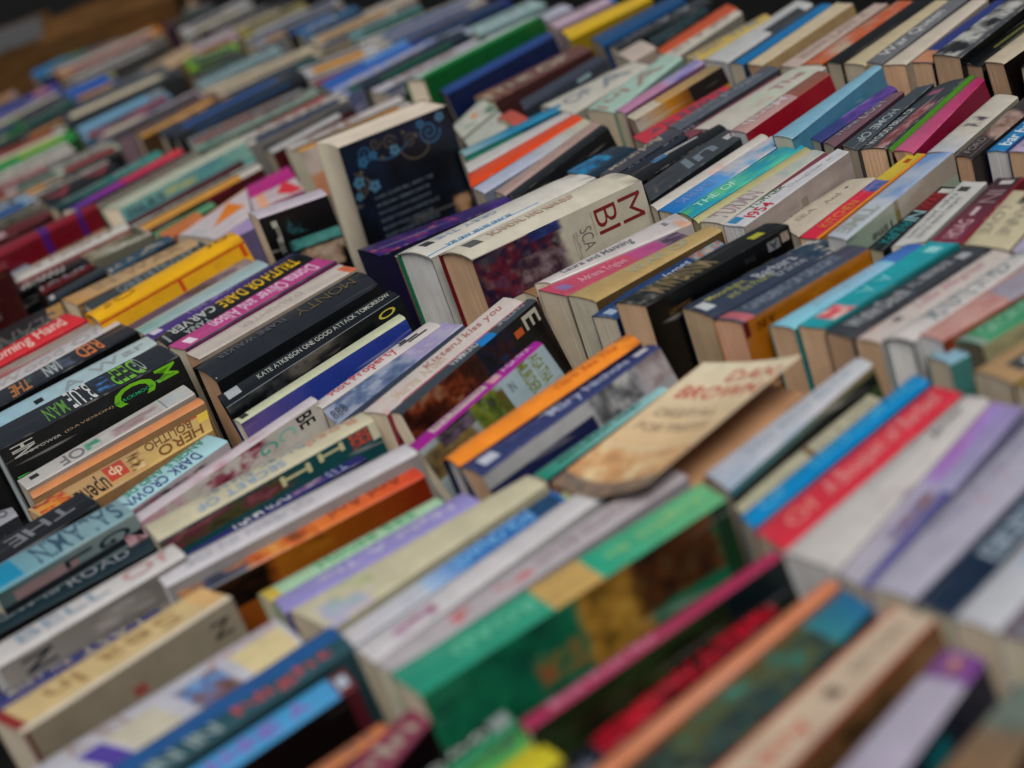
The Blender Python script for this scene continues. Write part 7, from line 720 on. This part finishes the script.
{'p':(-2.5412,1.5596),'y':-0.2494,'q':[-0.0255,-0.0681,-0.0258,0.0759,0.0255,-0.0747,0.0258,0.0669],'h':-0.0011,'ln':0.0,'k':'pb','pg':'cr','c':'6c9498','cv':'4c6c70','vd':0.01,'l':'soft teal paperback thin at the top,rearmost row','r':'V','sd':[('band',0,1,0.43533249321189427,0.6353324932118942,'0c0d10'),('band',0.1686240206491751,0.9778565400144782,0.6353324932118942,1,'1c5c4c'),('ptx',0.15,0.5996053751908805,0.08,0.3853324932118943,'b0aca6')]},
{'p':(-2.4405,1.5639),'y':-0.2483,'q':[-0.0282,-0.1117,-0.02,0.1146,0.0282,-0.1156,0.02,0.1126],'h':-0.0001,'ln':0.0,'k':'pb','pg':'cr','c':'b2aea8','cv':'807c78','vd':0.01,'l':'white paperback broad and long at the top,rearmost row','r':'V','sd':[('band',0,1,0.37444790380336324,0.5744479038033632,'14161a'),('band',0.15947983006784755,0.9594346666666476,0.5744479038033632,1,'2c5c94'),('ptx',0.15,0.8589043168738129,0.08,0.32444790380336325,'5a585c')],'t':1},
{'p':(-2.3935,1.5492),'y':-0.1772,'q':[-0.027,-0.1107,-0.0189,0.1175,0.027,-0.119,0.0189,0.1123],'h':-0.0028,'ln':0.0,'k':'pb','pg':'cr','c':'b2aea8','cv':'807c78','vd':0.01,'l':'duller twin of the white paperback broad and long at the top,rearmost row','r':'V','f':(0.86,0.0),'sd':[('band',0,1,0.3268360292276935,0.5268360292276935,'14161a'),('band',0.15329755721306404,0.8449297467706695,0.5268360292276935,1,'2c5c94'),('ptx',0.15,0.7279681997474807,0.08,0.2768360292276935,'8a7068')],'t':1},
{'p':(-2.3004,1.5498),'y':-0.2277,'q':[-0.03,-0.089,-0.0283,0.0995,0.03,-0.1016,0.0283,0.091],'h':-0.0,'ln':0.0,'k':'pb','pg':'cr','c':'1c3474','cv':'102048','vd':0.01,'l':'deep navy paperback at the top before teal,rearmost row','r':'V','sd':[('band',0,1,0.44589714095567834,0.6458971409556784,'14161a'),('band',0.09664701749201075,0.9192445962201555,0.6458971409556784,1,'1c3c5c'),('ptx',0.15,0.6209293616362637,0.08,0.39589714095567835,'2c2e34')]},
{'p':(-2.2435,1.4774),'y':-0.2775,'q':[-0.033,-0.0354,-0.0333,0.0434,0.033,-0.0425,0.0333,0.0345],'h':-0.0005,'ln':0.0,'k':'pb','pg':'cr','c':'98a0b0','cv':'6c7480','vd':0.01,'l':'pale blue grey paperback at the top,beside deep navy,rearmost row','r':'V','sd':[('band',0,1,0.32954862201123636,0.5295486220112364,'14161a'),('band',0.03744683179529778,0.8060957702236929,0.5295486220112364,1,'2c5c94'),('ptx',0.15,0.6182623403149106,0.08,0.27954862201123637,'5a585c')],'t':1},
{'p':(-3.4862,1.6435),'y':-0.339,'q':[-0.0346,-0.0597,-0.0303,0.0597,0.0346,-0.0619,0.0303,0.0619],'h':-0.0011,'ln':0.0,'k':'pb','pg':'cr','c':'5c3c4c','cv':'3c2430','vd':0.01,'l':'plum paperback at the top,before white,rearmost row','r':'V','sd':[('band',0,1,0.4518401773020558,0.6518401773020558,'14161a'),('band',0.11890423164116348,0.9292717200320237,0.6518401773020558,1,'1c5c4c'),('ptx',0.15,0.7915694209224224,0.08,0.4018401773020558,'b0aca6')],'t':1},
{'p':(-3.424,1.622),'y':-0.2708,'q':[-0.0335,-0.0595,-0.0293,0.0644,0.0335,-0.0669,0.0293,0.062],'h':-0.0027,'ln':0.0,'k':'pb','pg':'cr','c':'5c3c4c','cv':'3c2430','vd':0.01,'l':'duller twin of the plum paperback at the top,before white,rearmost row','r':'V','f':(0.86,0.0),'sd':[('band',0,1,0.6333057643446619,0.833305764344662,'0c0d10'),('band',0.1669268243302899,0.9914420322668396,0.833305764344662,1,'1c5c4c'),('ptx',0.15,0.5757444794486094,0.08,0.5833057643446619,'8a7068')],'t':1},
{'p':(-3.5891,1.6354),'y':0.0017,'q':[-0.0315,-0.0815,-0.0265,0.1003,0.0315,-0.1005,0.0265,0.0817],'h':0.001,'ln':0.0,'k':'pb','pg':'cr','c':'b09c84','cv':'7c6850','vd':0.01,'l':'sandy paperback at the top,before plum,rearmost row','r':'V','sd':[('band',0,1,0.5258134658220808,0.7258134658220807,'0c0d10'),('band',0.1786893005621448,0.9230573383580436,0.7258134658220807,1,'22262c'),('ptx',0.15,0.8359640660905732,0.08,0.4758134658220808,'b0aca6')],'t':1},
{'p':(-3.53,1.6167),'y':0.057,'q':[-0.03,-0.0802,-0.0249,0.102,0.03,-0.1025,0.0249,0.0807],'h':-0.0044,'ln':0.0,'k':'pb','pg':'cr','c':'b09c84','cv':'7c6850','vd':0.05,'l':'duller twin of the sandy paperback at the top,before plum,rearmost row','r':'V','f':(1.09,0.0),'sd':[('band',0,1,0.3677346023568832,0.5677346023568832,'0c0d10'),('band',0.022320228953405997,0.8671472015261001,0.5677346023568832,1,'1c5c4c'),('ptx',0.15,0.7462928556216248,0.08,0.3177346023568832,'b0aca6')],'t':1},
{'p':(-2.644,1.6428),'y':-0.1488,'q':[-0.0342,-0.0406,-0.0338,0.0489,0.0342,-0.0528,0.0338,0.0445],'h':-0.0009,'ln':0.0,'k':'pb','pg':'cr','c':'b0a49c','cv':'7c706c','vd':0.05,'l':'pinkish paperback at the very top,rearmost row','r':'V','sd':[('band',0,1,0.5012408630201479,0.7012408630201479,'14161a'),('band',0.1472432454269486,0.9632735889696901,0.7012408630201479,1,'b4ac98'),('ptx',0.15,0.7852397677113343,0.08,0.45124086302014793,'b0aca6')],'t':1}
]
for n, d in enumerate(BOOKS):
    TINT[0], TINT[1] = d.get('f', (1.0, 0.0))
    make_book(d, n)
TINT[0], TINT[1] = 1.0, 0.0

# ------------------------------------------------------------------ the paperback standing upright above the rows
def upright_book():
    T, L, Hh = .074, .158, .188
    root = bpy.data.objects.new('book', None); coll.objects.link(root); root.rotation_euler = (-.07, 0, -.153)
    corner = Euler((-.07, 0, -.153)).to_matrix() @ Vector((T / 2, -L / 2, Hh))
    root.location = Vector((-1.7554, .9533, ZT + .0703)) - corner
    base, top = 0.0, Hh
    root['label'] = 'navy paperback standing upright above the rows, blue scrollwork and blurb on its cover'
    root['category'] = 'book'; root['group'] = 'second-hand books packed spine up in rows'
    x0, x1, y0, y1 = -T / 2, T / 2, -L / 2, L / 2
    def at(x, y, z): return (x, y, z)
    rs = random.Random(77)
    cb = MB(); navy = lin('10161e', .5)
    def front(s, t, lift): return at(x1 + lift, y0 + (y1 - y0) * s, top - Hh * t)
    items = [('pic', 0, 1, 0, 1, ['090e15', '0d1623', '111f36', '090e15'], 5), ('pic', .82, .98, .60, .80, ['0c1018', '8a6c50', 'a88a6c'], 3), ('band', .87, .95, .62, .78, '96785c')]
    for i in range(7):
        t = .40 + i * .055; items.append(('ptx', .17, .17 + rs.uniform(.45, .56), t, t + .022, '5a6270'))
    dz = Design('10161e', items, .75, 333, L, Hh); dz.draw(cb, front, .0004, rs)
    # scrolls and blossoms of the printed ornament
    def stroke(pts, w, col):
        for (a, b) in zip(pts, pts[1:]):
            dx, dy = (b[0] - a[0]) * L, (b[1] - a[1]) * Hh; l = math.hypot(dx, dy) or 1
            ox, oy = -dy / l * w / L, dx / l * w / Hh
            q = [(a[0] - ox, a[1] - oy), (a[0] + ox, a[1] + oy), (b[0] + ox, b[1] + oy), (b[0] - ox, b[1] - oy)]
            cb.face([front(s, t, .0005) for s, t in q], col)
    def spiral(s, t, r, turns, sgn, col, w=.0008):
        stroke([(s + r * (1 - i / 34) * math.cos(sgn * i / 34 * turns * 6.283) / L, t + r * (1 - i / 34) * math.sin(sgn * i / 34 * turns * 6.283) / Hh) for i in range(34)], w, col)
    def blossom(s, t, r, col):
        for k in range(5):
            a = k * 1.2566 + s * 9; m = (s + r * .62 * math.cos(a) / L, t + r * .62 * math.sin(a) / Hh)
            cb.face([front(m[0] + r * .44 * math.cos(b * .785) / L, m[1] + r * .44 * math.sin(b * .785) / Hh, .0006 + k * .00005) for b in range(8)][::-1], col)
    blue, pale, gold = lin('34607f', .9), lin('4a6f86', .9), lin('5c554b', .9)
    spiral(.20, .10, .012, 2, 1, blue); spiral(.42, .09, .010, 1.6, -1, gold); spiral(.78, .12, .016, 2.2, 1, blue, .0012); spiral(.60, .13, .010, 1.7, -1, gold)
    spiral(.30, .06, .008, 1.5, 1, gold); spiral(.10, .30, .012, 1.5, -1, gold)
    stroke([(.50 + .3 * math.sin(i / 20 * 2.2) * (i / 20), .16 + .10 * math.sin(i / 20 * 3.1)) for i in range(21)], .0009, gold)
    stroke([(.06 + .10 * math.sin(i / 14 * 3), .20 + .18 * i / 14) for i in range(15)], .0009, gold)
    stroke([(.2 + .4 * i / 16, .12 + .07 * math.sin(i / 16 * 3.1)) for i in range(17)], .0009, blue)
    for s, t, r in ((.16, .15, .011), (.26, .13, .009), (.45, .15, .011), (.72, .05, .009), (.90, .05, .010), (.08, .27, .012), (.20, .33, .012), (.05, .36, .008)):
        blossom(s, t, r * .66, blue if rs.random() < .6 else pale)
    for s, t in ((.33, .17), (.56, .06), (.12, .21), (.66, .11)): blossom(s, t, .003, gold)
    def bx(mb, xa, xb, ya, yb, za, zb, col, skip=()):
        mb.box([at(xa, ya, zb), at(xa, yb, zb), at(xb, ya, zb), at(xb, yb, zb), at(xa, ya, za), at(xa, yb, za), at(xb, ya, za), at(xb, yb, za)], col, skip)
    bx(cb, x1 - .0008, x1, y0, y1, base, top, navy, skip=('right',))
    bx(cb, x0, x0 + .0008, y0, y1, base, top, navy)
    cb.build('cover', M_CARD, root)
    sp = MB(); bx(sp, x0, x1, y1 + .0002, y1 + .001, base, top, navy); sp.build('spine', M_CARD, root)
    pb = MB(); pc = lin('b3a596', .55); tc = lin('aca397', .66)
    n = 8
    for i in range(n):      # hollow fore-edge facing the near side
        a, b = i / n, (i + 1) / n; xa, xb = x0 + .001 + (T - .002) * a, x0 + .001 + (T - .002) * b
        ya, yb = y0 + .005 * (1 - (2 * a - 1) ** 2), y0 + .005 * (1 - (2 * b - 1) ** 2)
        pb.face([at(xa, ya, top - .001), at(xa, ya, base), at(xb, yb, base), at(xb, yb, top - .001)], pc)
        pb.face([at(xa, ya, top - .001), at(xb, yb, top - .001), at(xb, y1, top - .001), at(xa, y1, top - .001)], tc)
    pb.build('page_block', M_PAPER, root)
upright_book()

# ------------------------------------------------------------------ cardboard boxes behind the last row
def box_thing(label, x, y, sx, sy, z0, hgt, rz, lid):
    root = bpy.data.objects.new('cardboard_box', None); coll.objects.link(root); root.location = (x, y, z0); root.rotation_euler = (0, 0, rz)
    root['label'] = label; root['category'] = 'box'; root['group'] = 'cardboard boxes behind the books'
    w = .006; c = (.1, .1, .1); mb = MB()
    def bx(x0, x1, y0, y1, z0, z1):
        mb.box([(x0, y0, z1), (x0, y1, z1), (x1, y0, z1), (x1, y1, z1), (x0, y0, z0), (x0, y1, z0), (x1, y0, z0), (x1, y1, z0)], c)
    bx(-sx, sx, -sy, sy, 0, w)
    bx(sx - w, sx, -sy, sy, w, hgt); bx(-sx, -sx + w, -sy, sy, w, hgt)
    bx(-sx + w, sx - w, -sy, -sy + w, w, hgt); bx(-sx + w, sx - w, sy - w, sy, w, hgt)
    mb.build('carton', M_BOX, root)
    fl = MB(); mb2 = fl
    a = Vector((sx, -sy, hgt)); b = Vector((sx, sy, hgt)); o = Vector((-.11, 0, .03)); t = Vector((0, 0, .004))
    fl.box([a + t, b + t, a + o + t, b + o + t, a, b, a + o, b + o], c); fl.build('flap', M_WOOD if lid else M_BOX, root)

box_thing('brown cardboard box with a grey flap behind the upper end of the rows', -3.88, 1.37, .20, .11, .0, .18, -.46, True)
box_thing('orange brown cardboard box standing open beside the grey flapped one', -3.70, 1.60, .20, .16, .0, .17, -.62, False)

# ------------------------------------------------------------------ table and ground
def plain(name, mat, mbuild, **props):
    o = mbuild.build(name, mat)
    for k, v in props.items(): o[k] = v
    return o
tb = MB(); c = (.02, .02, .02)
def tbox(m, x0, x1, y0, y1, z0, z1):
    m.box([(x0, y0, z1), (x0, y1, z1), (x1, y0, z1), (x1, y1, z1), (x0, y0, z0), (x0, y1, z0), (x1, y0, z0), (x1, y1, z0)], c)
tbox(tb, -4.6, .6, -.25, 2.25, -.03, 0)
plain('table', M_TABLE, tb, label='long dark cloth covered table under all the rows of books', category='table')
gm = MB(); gm.face([(-40, -40, -.75), (40, -40, -.75), (40, 40, -.75), (-40, 40, -.75)], c)
plain('ground', M_GROUND, gm, kind='structure')

# ------------------------------------------------------------------ camera, sky and sun
CA = (1.0212462708655698, 1.143290006550465, -0.34235617887064507, 1650.0, 0.7291568107211983)
cam = bpy.data.cameras.new('camera'); co = bpy.data.objects.new('camera', cam); coll.objects.link(co)
ca, cb_, cc = CA[:3]
Rm = Matrix.Rotation(ca, 3, 'Z') @ Matrix.Rotation(cb_, 3, 'X') @ Matrix.Rotation(cc, 3, 'Z')
co.matrix_world = Matrix.Translation((0, 0, CA[4])) @ Rm.to_4x4()
cam.sensor_width = 36; cam.lens = CA[3] / 1024 * 36; cam.clip_end = 200; cam.clip_start = .02
cam.dof.use_dof = True
foc = Vector((-1.36, .80, ZT))
cam.dof.focus_distance = (Rm.transposed() @ (foc - Vector((0, 0, CA[4])))).z * -1
cam.dof.aperture_fstop = 2.3; cam.dof.aperture_blades = 7
scene.camera = co

SUN_EL, SUN_AZ = math.radians(56), math.radians(118)    # azimuth measured clockwise from +Y
w = bpy.data.worlds.new('World'); scene.world = w; w.use_nodes = True
nt = w.node_tree; bg = nt.nodes['Background']
sky = nt.nodes.new('ShaderNodeTexSky'); sky.sky_type = 'NISHITA'; sky.sun_disc = False
sky.sun_elevation = SUN_EL; sky.sun_rotation = SUN_AZ
sky.air_density = 1.0; sky.dust_density = 4.0; sky.ozone_density = 1.0
hs = nt.nodes.new('ShaderNodeHueSaturation'); hs.inputs['Saturation'].default_value = .35     # pale overcast sky
nt.links.new(sky.outputs['Color'], hs.inputs['Color']); nt.links.new(hs.outputs['Color'], bg.inputs['Color']); bg.inputs['Strength'].default_value = .043
sl = bpy.data.lights.new('sun', 'SUN'); so = bpy.data.objects.new('sun', sl); coll.objects.link(so)
sl.energy = 2.65; sl.angle = math.radians(32); sl.color = (1.0, .965, .91)
dirv = Vector((math.sin(SUN_AZ) * math.cos(SUN_EL), math.cos(SUN_AZ) * math.cos(SUN_EL), math.sin(SUN_EL)))
so.rotation_euler = dirv.to_track_quat('Z', 'Y').to_euler(); so.location = (0, 0, 5)

scene.view_settings.view_transform = 'Standard'; scene.view_settings.look = 'None'; scene.view_settings.exposure = 0
scene.cycles.max_bounces = 6
